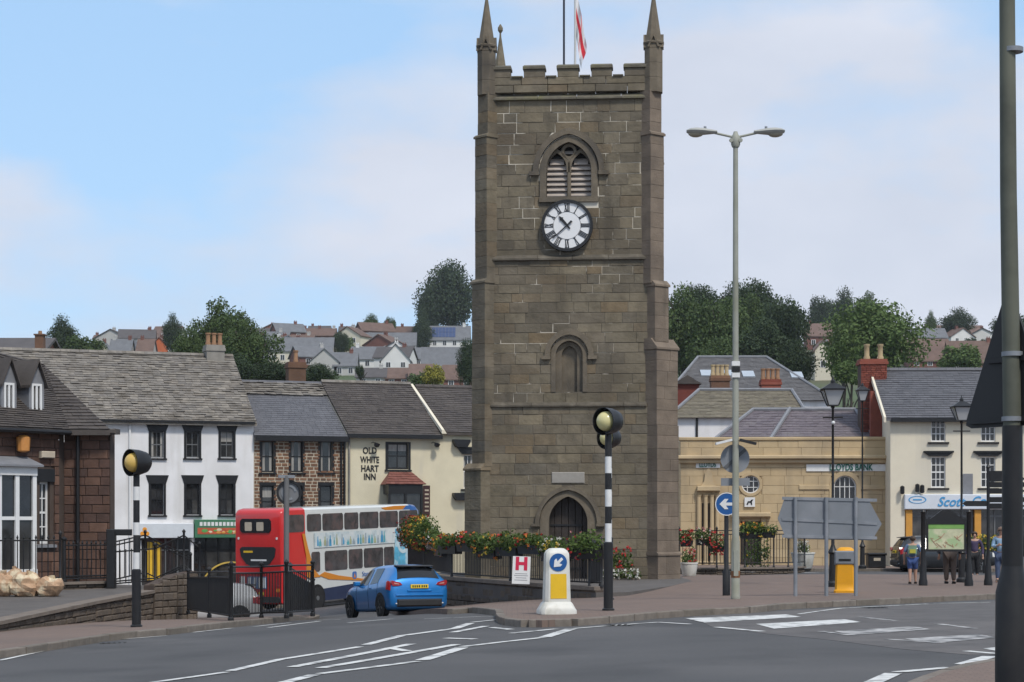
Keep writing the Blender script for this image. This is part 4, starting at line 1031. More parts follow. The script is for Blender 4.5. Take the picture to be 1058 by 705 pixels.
# roof: slope over the turned facade plus hip over the wing
ov = .3
n1_ = Vector((0, -1)); E0 = (-3, -ov, zeA-.05); E1 = (LA+.1, -ov, zeA-.05)
E2w = Vector((A2[0], A2[1]))+Vector((math.cos(wang), math.sin(wang)))*.1+Vector((math.sin(wang), -math.cos(wang)))*ov; E2 = (E2w.x, E2w.y, zeA-.05)
def onpx(px, py, D):
    l = loc1((PX(px, D), D)); return (l[0], l[1], PZ(py, D)-B1.location.z)
Rg1 = onpx(44, 376, 54.2); Rg0 = onpx(-60, 350, 52.0); Rb = onpx(40, 376, 62)
q = MB(); q.add([E0, E1, Rg1, Rg0, E2, Rb, (A3[0], A3[1], zeA-.05)], [(0,1,2,3), (1,4,2), (4,6,2), (6,5,2)])
def lower(p): return (p[0], p[1], p[2]-.14)
q.add([lower(E0), lower(E1), lower(E2), E0, E1, E2], [(0,1,4,3), (1,2,5,4)]); rf1 = q.build('roof', m_slate_dk, B1, recalc=False)
slates(rf1, E0, E1, Rg1, Rg0, .28, .2, m_slate_dk, .006, 12)
slates(rf1, E1, E2, Rg1, Rg1, .28, .2, m_slate_dk, .006, 13)
g = MB(); g.tube([(E0[0],E0[1]-.05,E0[2]-.08), (E1[0],E1[1]-.05,E1[2]-.08)], .06, 8); g.build('gutter', m_blackp, B1, True)
for (pxa, pxb, pt, pb, pk) in ((4, 14.5, 396, 429, 369), (32.5, 43, 397, 429, 371)):
    v = .55; a = u1v(pxa, pb, v); b = u1v(pxb, pt, v); apex = u1v((pxa+pxb)/2, pk, v)[1]; dl = 2.4; uc = (a[0]+b[0])/2
    dmr = empty('dormer', (0,0,0)); dmr.parent = B1
    q = MB(); holed(q, [(a[0]-.08,a[1]-.1),(b[0]+.08,a[1]-.1),(b[0]+.08,b[1]+.05),(uc,apex-.1),(a[0]-.08,b[1]+.05)], [rect(a[0], b[0], a[1], b[1])], v, .1)
    for x in (a[0]-.08, b[0]+.08): q.quad((x,v,a[1]-.1),(x,v+dl,a[1]-.1),(x,v+dl,b[1]+.05),(x,v,b[1]+.05))
    q.build('dormer_wall', m_lead, dmr, recalc=False)
    q = MB(); e_ = .14
    for sx in (-1, 1):
        x = uc+sx*((b[0]-a[0])/2+e_); q.add([(uc,v-.12,apex),(uc,v+dl,apex),(x,v+dl,b[1]-.05),(x,v-.12,b[1]-.05),(uc,v-.12,apex-.07),(uc,v+dl,apex-.07),(x,v+dl,b[1]-.12),(x,v-.12,b[1]-.12)], [(0,1,2,3),(7,6,5,4),(0,3,7,4),(3,2,6,7),(2,1,5,6)])
    q.build('dormer_roof', m_slate_dk, dmr)
    q = MB(); f_ = .06; q.box(a[0], a[0]+f_, v-.02, v+.06, a[1], b[1]); q.box(b[0]-f_, b[0], v-.02, v+.06, a[1], b[1]); q.box(uc-.03, uc+.03, v-.015, v+.05, a[1], b[1]); q.box(a[0]+f_, b[0]-f_, v-.02, v+.06, b[1]-f_, b[1]); q.box(a[0]-.05, b[0]+.05, v-.06, v+.06, a[1]-.06, a[1]); q.build('dormer_window', m_wp, dmr)
    q = MB(); q.box(a[0]+f_, b[0]-f_, v+.03, v+.04, a[1], b[1]-f_); q.build('dormer_glazing', m_glass, dmr)

# ================================================================== RIGHT-HAND BUILDINGS
# ---------------------------------------------------------------- honey stone bank
BD = 90.0
bank = empty('bank', (PX(703, BD), BD, ground(10, BD)+.05), R(-3), 'honey coloured ashlar bank with parapet, round window and green letters', 'bank')
def uk(px, py, v=0): return facade_uv(bank, px, py, v)
KW = uk(921, 500)[0]; kp = uk(810, 453)[1]; kc = uk(810, 472)[1]
rw = uk(775.5, 500.5); rr_ = .42; circ = [(rw[0]+rr_*math.cos(2*math.pi*i/24), rw[1]+rr_*math.sin(2*math.pi*i/24)) for i in range(24)]
aw = uk(873, 503); ah = .52; az0 = uk(873, 548)[1]
dk0, dk1, dkz = uk(765, 560)[0], uk(786, 560)[0], uk(775, 538)[1]
al = uk(731, 520)
hl = [circ, arch(aw[0], az0, aw[1], ah), rect(dk0, dk1, .05, dkz)]
q = MB(); holed(q, rect(0, KW, -.5, kp-.05), hl, .03, .3); q.quad((0,.03,-.5),(0,8,-.5),(0,8,kp-.05),(0,.03,kp-.05)); q.quad((KW,.03,-.5),(KW,8,-.5),(KW,8,kp-.05),(KW,.03,kp-.05)); q.quad((0,8,-.5),(KW,8,-.5),(KW,8,kp-.05),(0,8,kp-.05)); q.build('wall', m_bath, bank, recalc=False)
hb = [(rw[0]-.5, rw[0]+.5, rw[1]-.5, rw[1]+.5), (aw[0]-ah-.12, aw[0]+ah+.12, az0-.1, aw[1]+ah+.1), (dk0-.05, dk1+.05, 0, dkz+.05)]
bricks(bank, 0, KW, 0, kc-.1, .85, .42, m_bath, hb, .008, 'ashlar', .0, 3, proud=.004, thick=.05); bricks(bank, 0, KW, kc+.05, kp-.1, .95, .38, m_bath, [], .008, 'parapet_ashlar', .0, 3, proud=.004, thick=.05)
q = MB(); q.cbox(-.15, KW+.05, -.35, .02, kc-.12, kc+.06, .04); q.cbox(-.1, KW+.02, -.2, .02, kc-.30, kc-.12, .03); q.cbox(-.08, KW+.03, -.08, .3, kp-.1, kp+.06, .03); q.build('cornice', m_bath, bank)
q = MB(); q.ring((rw[0], rw[1]), rr_, rr_+.13, -.06, .1, 28); q.build('round_surround', m_bath, bank)
q = MB(); q.ring((rw[0], rw[1]), rr_-.05, rr_, .08, .14, 28)
for k in (-.14, .14): q.box(rw[0]+k-.016, rw[0]+k+.016, .09, .13, rw[1]-.38, rw[1]+.38); q.box(rw[0]-.38, rw[0]+.38, .085, .125, rw[1]+k-.016, rw[1]+k+.016)
rwin = q.build('window', m_wp, bank); q = MB(); q.lathe([(rr_, 0), (rr_, .01)], 28, Matrix.Translation((rw[0], .15, rw[1])) @ Matrix.Rotation(R(90), 4, 'X')); q.build('pane', m_glass, rwin)
q = MB(); archband(q, aw[0], aw[1], ah, ah, ah+.2, ah+.2, -.06, .1, aw[1]-az0); q.cbox(aw[0]-ah-1.6, aw[0]-ah-.2, -.08, .1, aw[1]-.14, aw[1]+.08, .02); q.cbox(aw[0]+ah+.2, aw[0]+ah+1.6, -.08, .1, aw[1]-.14, aw[1]+.08, .02); q.build('arch_surround', m_bath, bank)
q = MB(); archband(q, aw[0], aw[1], ah-.06, ah-.06, ah, ah, .1, .16, aw[1]-az0)
for k in (-.22, 0, .22): q.box(aw[0]+k-.018, aw[0]+k+.018, .11, .15, az0, aw[1]+.4)
for k in range(4): z = az0+(aw[1]-az0)*k/3; q.box(aw[0]-ah+.05, aw[0]+ah-.05, .105, .145, z-.018, z+.018)
awin = q.build('window', m_wp, bank); q = MB(); q.box(aw[0]-ah, aw[0]+ah, .16, .17, az0, aw[1]+ah); q.build('glazing', m_glass, awin)
s0, s1 = uk(833, 480), uk(916, 487); q = MB(); q.box(s0[0], s1[0], -.07, .0, s1[1], s0[1]); sg = q.build('sign_band', m_wp, bank, label='white sign band with dark green letters')
m_grn = mat('green_letters', (.0,.10,.065), .5, .05); u_, z_ = uk(879, 483.3); link('lettering', text_mesh('LLOYDS BANK', .42, m_grn, sx=.72, bold=.008, extrude=.02), sg, (u_, -.09, z_))
s0, s1 = uk(719, 477.5), uk(744, 483.5); q = MB(); q.box(s0[0], s1[0], -.07, .0, s1[1], s0[1]); sg2 = q.build('sign_band', m_wp, bank); u_, z_ = uk(731, 480.5); link('lettering', text_mesh('LLOYDS', .3, m_grn, sx=.72, bold=.006, extrude=.02), sg2, (u_, -.09, z_))
q = MB(); q.cbox(dk0-.45, dk1+.45, -.4, .05, dkz+.15, dkz+.38, .05); q.box(dk0-.22, dk0-.02, -.15, .05, .05, dkz+.15); q.box(dk1+.02, dk1+.22, -.15, .05, .05, dkz+.15); q.build('door_hood', m_bath, bank)
q = MB(); q.box(dk0, dk1, .18, .22, .05, dkz); q.build('door', m_door, bank)
lg = uk(774.5, 519); q = MB(); q.box(lg[0]-.24, lg[0]+.24, -.12, .0, lg[1]-.22, lg[1]+.22); ls = q.build('logo_sign', m_wp, bank)
hz = lg[1]; q = MB(); q.prism([(lg[0]+a_*.72, hz+b_*.72) for a_, b_ in ((-.22,-.16),(-.12,-.18),(-.06,-.02),(.05,-.05),(.08,-.18),(.16,-.18),(.13,.02),(.23,.18),(.10,.16),(.02,.06),(-.12,.06))], -.135, -.121); q.build('logo_mark', m_blackp, ls)
# left doorway with pilasters and pediment
q = MB()
for px_ in (722, 729, 735.5, 741): u_ = uk(px_, 540)[0]; q.lathe([(.13,0),(.13,.2),(.10,.25),(.09,uk(0,512)[1]-.1),(.13,uk(0,512)[1])], 10, Matrix.Translation((u_, -.12, 0)))
z_ = uk(731,505)[1]; ua, ub = uk(720,505)[0], uk(744,505)[0]; q.cbox(ua, ub, -.3, .05, z_-.12, z_+.12, .03); uc = (ua+ub)/2; q.prism([(uc-.35,z_+.12),(uc+.35,z_+.12),(uc+.2,z_+.35),(uc+.16,z_+.75),(uc,z_+.95),(uc-.16,z_+.75),(uc-.2,z_+.35)], -.16, .03); q.build('portico', m_bath, bank)
q = MB(); q.box(uk(725,540)[0], uk(738,540)[0], -.03, -.012, .1, uk(731,520)[1]); q.build('portico_door', m_door, bank)
# hipped purple slate roof behind the parapet
def hip(T, pts_px, v0, v1, m, w=.3, h=.24, seed=1, lead=True):
    (e0, e1, r0, r1) = pts_px; E0 = uk2(T, *e0, v0); E1 = uk2(T, *e1, v0); R0 = uk2(T, *r0, v1); R1 = uk2(T, *r1, v1); back = 2*v1-v0
    q = MB(); q.add([E0, E1, R1, R0, (E0[0], back, E0[2]), (E1[0], back, E1[2])], [(0,1,2,3),(1,5,2),(0,3,4),(3,2,5,4)]); rf = q.build('roof', m, T, recalc=False)
    slates(rf, E0, E1, R1, R0, w, h, m, .006, seed); slates(rf, E1, (E1[0], back, E1[2]), R1, R1, w, h, m, .006, seed+1); slates(rf, (E0[0], back, E0[2]), E0, R0, R0, w, h, m, .006, seed+2)
    if lead:
        q = MB()
        for a, b in ((E0, R0), (E1, R1), (R0, R1)): q.tube([Vector(a)+Vector((0,0,.07)), Vector(b)+Vector((0,0,.07))], .09, 6)
        q.build('hip_flashing', m_lead, rf)
    return rf
def uk2(T, px, py, v): a = facade_uv(T, px, py, v); return (a[0], v, a[1])
hip(bank, ((736,457),(906,457),(778,424.5),(884,424.5)), .7, 5.0, m_slate_pur, seed=21)
q = MB(); a = uk2(bank,816,424,5.0); b = uk2(bank,795,457,.7); 
q.tube([Vector(a)+Vector((0,0,.08)), Vector(b)+Vector((0,0,.08))], .10, 6); q.build('valley_flashing', m_lead, bank)
# ---------------------------------------------------------------- white house with lichen hipped roof behind the bank
wh = empty('house', (PX(702, 99), 99, ground(8, 99)-.2), 0, 'white rendered house with mossy hipped roof behind the bank', 'house')
q = MB(); z_ = uk2(wh,740,432,0)[2]; u1_ = uk2(wh,832,432,0)[0]; q.box(-1.5, u1_, .05, 7, -.3, z_); q.build('wall', m_wr, wh)
hip(wh, ((690,432),(836,432),(722,404),(818,404)), -.2, 4.0, m_slate_br, seed=25)
u_ = uk2(wh, 720, 440, 0)[0]; q = MB(); q.tube([(u_,0,0),(u_,0,z_)], .06, 6); q.build('downpipe', m_blackp, wh, True)
for py in (495, 560): a = uk2(wh, 704, py+14, 0); window(wh, a[0], a[0]+.75, a[2], a[2]+1.2, 2, 2, m_blackp, v=-.05, sill=m_blackp)
# ---------------------------------------------------------------- long grey slate roof with skylights
lr = empty('hall', (PX(690, 118), 118, ground(9, 112)-1.0), 0, 'long hall with grey hipped slate roof and pale skylights', 'building')
z_ = uk2(lr,760,412,0)[2]; q = MB(); q.box(0, uk2(lr,858,412,0)[0], .05, 14, -.5, z_); q.build('wall', m_wr, lr)
rfl = hip(lr, ((684,414),(862,414),(721,370),(792,370)), -.2, 7.5, m_slate_dk if False else mat('grey_hall_slate', (.115,.11,.11), .8, .12, 2, .15, 20, rnd=[(.11,.105,.105),(.13,.125,.125),(.10,.096,.098)]), .32, .26, 31)
for px_, py in ((730,387),(773,388),(823,389),(752,387)):
    t = (414-py)/(414-370); v = -.2+7.7*t; a = uk2(lr, px_, py, v); q = MB(); sl = math.atan2(uk2(lr,760,370,7.5)[2]-uk2(lr,760,414,-.2)[2], 7.7)
    q.box(-.38, .38, -.55, .55, .05, .13, Matrix.Translation(a) @ Matrix.Rotation(sl, 4, 'X')); q.build('skylight', mat('skylight_glass', (.40,.43,.46), .12, .05), rfl)
# chimney blocks between the hall and the bank
for (a_, b_, t_, bt, m_, n_, pm, lb) in ((735,754,388,412,m_rend,4,m_ypot,'brown chimney stack with four buff pots behind the bank'),(787,807,392,410,m_red,4,m_pot,'dark brick chimney stack with clay pots behind the bank')):
    D_ = 106; T = empty('chimney_stack', (PX(a_, D_), D_, ground(10,106)-.3), 0, lb, 'chimney'); q = MB(); wd = (b_-a_)*D_/F; zt_ = PZ(t_, D_)-T.location.z
    chimney(T, 0, wd, 0, .9, 0, zt_, m_brown if m_ is m_rend else m_, n_, pm, 'stack')
T = empty('brick_house', (PX(699,108), 108, ground(9,108)-.3), 0, 'red brick gable end beside the tower buttress', 'house'); q = MB(); q.box(0, 1.25, 0, 5, 0, PZ(397,108)-T.location.z); q.build('wall', m_red, T)
q = MB(); zq = PZ(397,108)-T.location.z; q.add([(-.2,-.2,zq),(1.4,-.2,zq),(1.4,5.2,zq),(-.2,5.2,zq),(.6,-.2,zq+.5),(.6,5.2,zq+.5)], [(0,1,4),(1,2,5,4),(0,4,5,3),(3,5,2)]); q.build('roof', m_slate_dk, T)
# ---------------------------------------------------------------- ivory shop house on the right
SD = 88.0
sh = empty('shop', (PX(920, SD), SD, ground(18, SD)+.05), R(-2), 'ivory rendered shop with slate roof, Georgian windows and pale blue-lettered fascia', 'shop')
def us(px, py, v=0): return facade_uv(sh, px, py, v)
SWd = us(1085, 500)[0]; zes = us(980, 433)[1]; vrs = 4.5; zrs = us(980, 384, vrs)[1]
wl_ = []
for cx_ in (969.5, 1021):
    for (pt, pb) in ((433.5, 456.5), (472, 504)):
        a = us(cx_-7.5, pb); b = us(cx_+7.5, pt); wl_.append((a[0], b[0], a[1], b[1]))
fz0, fz1 = us(980, 526.5)[1], us(980, 511)[1]; f0, f1 = us(935, 560)[0], us(1075, 560)[0]
shell(sh, SWd, zes, 9, vrs, zrs, [rect(*q_) for q_ in wl_]+[rect(f0, f1, .05, fz0)], m_ivory)
for i, q_ in enumerate(wl_): window(sh, *q_, 3, 3 if i % 2 == 0 else 4, m_wp, v=.08, fw=.05, bar=.035, sill=m_blackp, lintel=m_blackp if i % 2 else None, lt='hood', lh=.18, lw=.14, pmax=12)
gable_roof(sh, -.25, SWd, zes+.1, 9, vrs, zrs, m_slate_blue, .32, .24, .25, 41, .005)
q = MB(); q.box(0, SWd, -.36, -.02, zes-.14, zes+.02); q.build('eaves_board', m_blackp, sh)
ks = (zrs-zes)/vrs; q = MB(); q.add([(-.34,-.3,zes-.3*ks),(-.24,-.3,zes-.3*ks),(-.24,vrs,zrs),(-.34,vrs,zrs),(-.34,-.3,zes-.3*ks+.25),(-.24,-.3,zes-.3*ks+.25),(-.24,vrs,zrs+.25),(-.34,vrs,zrs+.25)], [(0,3,2,1),(4,5,6,7),(0,1,5,4),(1,2,6,5),(2,3,7,6),(3,0,4,7)]); q.build('bargeboard', m_ivory, sh)
q = MB(); q.cbox(f0-.05, f1+.1, -.22, .0, fz0, fz1, .03); sf = q.build('shop_fascia', mat('white_fascia', (.62,.66,.72), .5, .04, 3), sh, label='pale fascia with blue script lettering and oval mark')
m_bl = mat('sky_blue_print', (.06,.30,.58), .5, .05); u_, z_ = us(981, 519); link('lettering', text_mesh('Scott', .60, m_bl, shear=.35, sx=.95, bold=.01), sf, (u_, -.24, z_))
u_, z_ = us(1009.5, 518); link('lettering', text_mesh('Co', .55, m_bl, shear=.35, sx=.95, bold=.01), sf, (u_, -.24, z_))
u_, z_ = us(947, 516.5); q = MB(); q.ring((0,0), .27, .31, -.235, -.222, 28, M=Matrix.Translation((u_,0,z_)) @ Matrix.Diagonal((1.3,1,.55,1))); q.box(u_-.2, u_+.2, -.232, -.222, z_-.03, z_+.03); q.build('oval_mark', m_bl, sf)
m_orp = mat('orange_pilaster', (.58,.28,.05), .6, .08, 3)
for px_ in (939, 1010): u_ = us(px_, 545)[0]; q = MB(); q.cbox(u_-.15, u_+.15, -.08, .1, .05, fz0, .02); q.build('pilaster', m_orp, sh)
q = MB(); q.box(f0, f1, .16, .2, .05, .5); q.box(f0, f1, .14, .2, fz0-.35, fz0-.25)
for k in range(7): x = f0+(f1-f0)*k/6; q.box(x-.03, x+.03, .12, .2, .5, fz0)
so = q.build('shopfront', m_greyp, sh)
for k in range(6): p = MB(); p.box(f0+(f1-f0)*k/6+.035, f0+(f1-f0)*(k+1)/6-.035, .17, .175, .5, fz0); p.build('pane', m_glass, so)
for px_, py in ((931.5,505),(947,503),(952,504)): u_, z_ = us(px_, py); q = MB(); q.tube([(u_,0,z_+.1),(u_,-.2,z_+.12)], .02, 6); q.lathe([(.05,.12),(.10,.08),(.10,-.22),(.04,-.26)], 8, Matrix.Translation((u_,-.22,z_))); q.build('wall_lantern', m_blackp, sh)
u_, z_ = us(1000, 501); q = MB(); q.box(u_-.22, u_+.22, -.03, -.005, z_-.5, z_+.5); q.build('wall_panel', m_lead, sh)
# red brick chimney and party gable between bank and shop
ch = empty('chimney_stack', (PX(889.5, 91.5), 91.5, ground(16, 90)-.1), 0, 'tall red brick chimney stack with two buff pots between bank and shop', 'chimney')
zc = PZ(371, 91.5)-ch.location.z; wc = 27*91.5/F; q = MB(); q.box(.02, wc-.02, .02, .98, 0, zc-.02); q.box(.3, wc+.25, .05, 3.0, 0, PZ(424, 91.5)-ch.location.z); q.build('core', m_dkm, ch)
bricks(ch, 0, wc, PZ(456,91.5)-ch.location.z, zc-.25, .225, .085, m_red, [], .014, 'brickwork', 0.0, 8, proud=.003)
q = MB(); q.box(-.06, wc+.06, -.06, 1.06, zc-.25, zc-.12); q.box(-.02, wc+.02, -.02, 1.02, zc-.12, zc); q.build('cap', m_red, ch)
for k in (.3, .82): q = MB(); q.lathe([(.15,zc-.01),(.16,zc+.12),(.12,zc+.2),(.12,zc+.62),(.15,zc+.66),(.15,zc+.74),(.1,zc+.74)], 10, Matrix.Translation((wc*k, .5, 0))); q.build('chimney_pot', m_ypot, ch, True)
sgb = empty('brick_wall', (PX(897, 91), 91, ground(16, 90)-.1), 0, 'sloping red brick gable wall below the chimney stack', 'wall')
zt0, zt1, zbq = PZ(405,91)-sgb.location.z, PZ(437,91)-sgb.location.z, 0; wq = 23.5*91/F
q = MB(); q.prism([(0,zbq),(wq,zbq),(wq,zt1),(wq*.25,zt0),(0,zt0)], -.6, -.35); q.build('wall', m_red, sgb)
# ================================================================== HILLSIDE HOUSES
def hillD(px, py):
    for D in np.arange(130, 700, 4.0):
        if PZ(py, D) <= hill(PX(px, D), D): return float(D)
    return 690.0
m_hw = mat('hill_white_wall', (.66,.65,.63), .9, .06, .5); m_hc = mat('hill_cream_wall', (.58,.53,.42), .9, .06, .5); m_hg = mat('hill_grey_wall', (.42,.41,.39), .9, .08, .5)
m_hb = mat('hill_red_brick', (.17,.075,.058), .9, .12, .6); m_ho = mat('hill_orange_wall', (.48,.13,.05), .9, .08, .5)
m_rg = mat('hill_grey_roof', (.14,.145,.155), .85, .15, .8); m_rb = mat('hill_brown_roof', (.135,.088,.07), .85, .18, .8); m_rd = mat('hill_dark_roof', (.085,.078,.078), .85, .15, .8); m_rt = mat('hill_terracotta_roof', (.15,.098,.08), .85, .15, .8)
rn = random.Random(31)
def hillhouse(px0, px1, ridge, eave, base, wm, rm, label, front=False, wins=0, stacks=1, rows=1, D=None, sm=None, tilt=0.0, ground_d=False):
    D = D or hillD((px0+px1)/2, base); k = D/F; W = (px1-px0)*k; cx = PX((px0+px1)/2, D); zb = PZ(base, D)
    zg = min(zb, hill(cx, D))-1.5
    T = empty('house', (cx, D, zg), tilt, label, 'house', 'houses on the hillside')
    ze, zr = PZ(eave, D)-zg, PZ(ridge, D)-zg; zw = zb-zg; dp = max(6.0, W*.6) if front else 7.0
    q = MB()
    if front: q.prism([(-W/2,0),(W/2,0),(W/2,ze),(0,zr),(-W/2,ze)], 0, dp)
    else: 
        q.box(-W/2, W/2, 0, dp, 0, ze)
        for x in (-W/2, W/2-.25): q.add([(x,0,ze),(x,dp,ze),(x,dp/2,zr),(x+.25,0,ze),(x+.25,dp,ze),(x+.25,dp/2,zr)], [(0,1,2),(3,5,4),(0,2,5,3),(1,4,5,2)])
    q.build('wall', wm, T)
    q = MB(); o = .35
    if front:
        sl = (zr-ze)/(W/2)
        for sx in (-1, 1):
            x = sx*(W/2+o); zl = ze-sl*o; q.add([(0,-.3,zr+.05),(0,dp+.3,zr+.05),(x,dp+.3,zl+.05),(x,-.3,zl+.05),(0,-.3,zr+.3),(0,dp+.3,zr+.3),(x,dp+.3,zl+.3),(x,-.3,zl+.3)], [(0,1,2,3),(7,6,5,4),(0,3,7,4),(3,2,6,7),(2,1,5,6),(0,4,5,1)])
    else:
        sl = (zr-ze)/(dp/2)
        for (ya, yb) in ((-o, dp/2), (dp+o, dp/2)):
            zl = ze-sl*o; q.add([(-W/2-o,ya,zl+.05),(W/2+o,ya,zl+.05),(W/2+o,yb,zr+.05),(-W/2-o,yb,zr+.05),(-W/2-o,ya,zl+.28),(W/2+o,ya,zl+.28),(W/2+o,yb,zr+.28),(-W/2-o,yb,zr+.28)], [(0,3,2,1),(4,5,6,7),(0,1,5,4),(1,2,6,5),(2,3,7,6),(3,0,4,7)])
    rf = q.build('roof', rm, T)
    for s in range(stacks):
        x = -W/2+.6+(W-1.2)*(s/(stacks-1) if stacks > 1 else rn.choice((.1, .8, .9))); q = MB(); y = dp/2 if not front else dp*.6
        xx = x if not front else 0.0
        q.box(xx-.42, xx+.42, y-.35, y+.35, zr-1.2, zr+.75); q.box(xx-.48, xx+.48, y-.41, y+.41, zr+.75, zr+.9)
        for e in (-.25, .25): q.lathe([(.13, zr+.9), (.11, zr+1.25)], 8, Matrix.Translation((xx+e, y, 0)))
        q.build('chimney', sm or (m_hb if rn.random() < .7 else m_hg), rf)
    for j in range(rows):
        for i in range(wins):
            x = -W/2+W*(i+.5)/wins; hh = min(1.25, (ze-zw)/rows*.55); zc = zw+(ze-zw)*(j+.55)/rows
            q = MB(); q.box(x-.62, x+.62, -.05, .02, zc-hh/2-.1, zc+hh/2+.1); f = q.build('window', m_wp, T)
            q = MB(); q.box(x-.48, x-.04, -.08, -.055, zc-hh/2, zc+hh/2); q.box(x+.04, x+.48, -.08, -.055, zc-hh/2, zc+hh/2); q.build('pane', m_glass, f, kind='stuff')
    return T
H = hillhouse
# left skyline
H(97,113,353,362,374,m_hc,m_rg,'cream gable-fronted house left in the small skyline row',True,2,1)
H(113,134,350,365,376,m_hg,m_rg,'grey roofed house beside the cream gabled one on the skyline',False,2,2)
H(133.5,141,352,361,374,m_hw,m_rg,'slim white gable between grey and brown roofs on the skyline',True,1,0)
H(141,157,350,364,376,m_hg,m_rb,'brown roofed house next to the orange gable on the skyline',False,2,1)
H(156,173,349,357,374,m_ho,m_rt,'bright orange gabled house on the skyline',True,0,1)
H(173.5,186,348,359,374,m_hw,m_rb,'small white house with brown roof left of the big tree',True,1,1)
for i, (a, b, r_) in enumerate(((96,122,346),(122,150,345.5),(150,182,347))): H(a,b,r_,351,358,m_hb,(m_rb,m_rd,m_rb)[i],('far brown terrace roofs with many chimneys, above the cream gable','far dark terrace roof above the grey and brown roofs','far brown terrace roof above the orange gable')[i],False,3,3,D=610)
H(-40,42,348.5,366,372,m_hb,m_rd,'long dark roofed building with an end chimney behind the old white house roof',False,0,0,D=150)
T = empty('chimney_stack', (PX(41.5,146),146,PZ(372,146)), 0, 'lone brick chimney beside the round dark tree', 'chimney'); q = MB(); q.box(-.32,.32,-.35,.35,-3,PZ(347,146)-PZ(372,146)); q.box(-.4,.4,-.42,.42,PZ(347,146)-PZ(372,146),PZ(345.5,146)-PZ(372,146)); q.build('stack', m_brown, T); q = MB(); q.lathe([(.16,PZ(345.5,146)-PZ(372,146)),(.13,PZ(342,146)-PZ(372,146))], 9); q.build('chimney_pot', m_pot, T)
# centre
for i, (a, b, r_, e_) in enumerate(((255,282,339,347),(282,312,338,347),(312,346,339,347),(350,376,337,346),(376,398,341,347),(398,432,337,346))):
    H(a,b,r_,e_,356,m_hb,(m_rd,m_rb,m_rb,m_rd,m_rt,m_rb)[i],('far dark roof right of the big tree','far brown roof above the white chimney','far brown roof at the end of the ridge terrace','far dark hipped terrace beside small round trees','far reddish roof under two small trees','far brown terrace roof beside the dark conifer')[i],False,4,(2,2,3,2,1,3)[i],D=600)
H(278,343,348.5,362.5,378,m_hc,m_rg,'long cream terrace with grey slate roof and white chimney',False,7,1,sm=m_hw)
H(361,429,343.5,357,364,m_hg,m_rg,'long grey roofed terrace above the white gable',False,6,0)
H(363,396,358,371,381,m_hw,m_rg,'white house with grey roof joined to the white gable',False,3,1,sm=m_hw)
H(393.5,424,356,373,391,m_hw,m_rg,'bright white gable-fronted house on the hillside',True,2,1,sm=m_hw,rows=2)
H(320,350,361,374,389,m_hg,m_rg,'grey rendered gable house below the cream terrace',True,1,0)
H(345,368,364,378,389,m_hg,m_rg,'grey roofed house beside the grey gable',False,2,1)
H(418,446,359,371,382,m_hc,m_rg,'cream house with grey roof right of the white gable',False,3,0)
sol = H(444,485,336.5,351,359,m_hw,m_rg,'white house with solar panels on its roof',False,4,1,sm=m_hw)
H(436,484,358.5,379,392,m_hg,m_rg,'wide grey roof below the solar panel house',False,3,0)
H(398,424,380,391,400,m_hb,m_rb,'low brown roofed house below the white gable',False,2,0)
H(368,398,380,390,400,m_hg,m_rd,'low dark roofed house left of the solar slope',False,2,1)
H(423,447,376,391,401,m_hb,m_rt,'reddish roofed house beside the yellow bush',False,1,0)
H(458,490,377,392,402,m_hb,m_rb,'brown roofed brick house against the tower',False,2,1)
D_ = sol.location.y; q = MB(); k = D_/F; zg = sol.location.z; W = 41*k
sl = (PZ(336.5,D_)-PZ(351,D_))/3.5
for i in range(7):
    for j in range(2):
        x0 = -W/2+.6+i*1.0; y0 = .35+j*1.35; z0 = PZ(351,D_)-zg+sl*y0+.42; q = MB(); q.add([(x0,y0,z0),(x0+.92,y0,z0),(x0+.92,y0+1.25,z0+sl*1.25),(x0,y0+1.25,z0+sl*1.25),(x0,y0,z0-.08),(x0+.92,y0,z0-.08),(x0+.92,y0+1.25,z0+sl*1.25-.08),(x0,y0+1.25,z0+sl*1.25-.08)], [(0,1,2,3),(7,6,5,4),(0,4,5,1),(1,5,6,2),(2,6,7,3),(3,7,4,0)]); q.build('solar_panel', mat('solar_panel', (.05,.075,.16), .25, .1, 2), sol)
hr = random.Random(19)
for k in range(22):                                   # further small houses scattered between the named ones
    px_ = (hr.uniform(258, 482) if k < 14 else hr.uniform(98, 184) if k < 18 else hr.uniform(930, 1050)); bs = hr.uniform(357, 392) if k < 14 else hr.uniform(358, 370); wm, wn_ = hr.choice(((m_hw,'white'),(m_hc,'cream'),(m_hg,'grey'),(m_hb,'brick'))); rm, rn_ = hr.choice(((m_rg,'grey'),(m_rb,'brown'),(m_rd,'dark'))); fr = hr.random() < .45
    D_ = hillD(px_, bs)+12; wpx = hr.uniform(7.5, 11)*F/D_; hpx = hr.uniform(4.6, 5.6)*F/D_
    H(px_-wpx/2, px_+wpx/2, bs-hpx-2.6*F/D_, bs-hpx, bs, wm, rm, 'small %s walled %s with %s roof scattered on the hillside' % (wn_, 'gable-fronted house' if fr else 'house', rn_), fr, 2, 1, 2, D=D_, tilt=hr.uniform(-.5,.5))
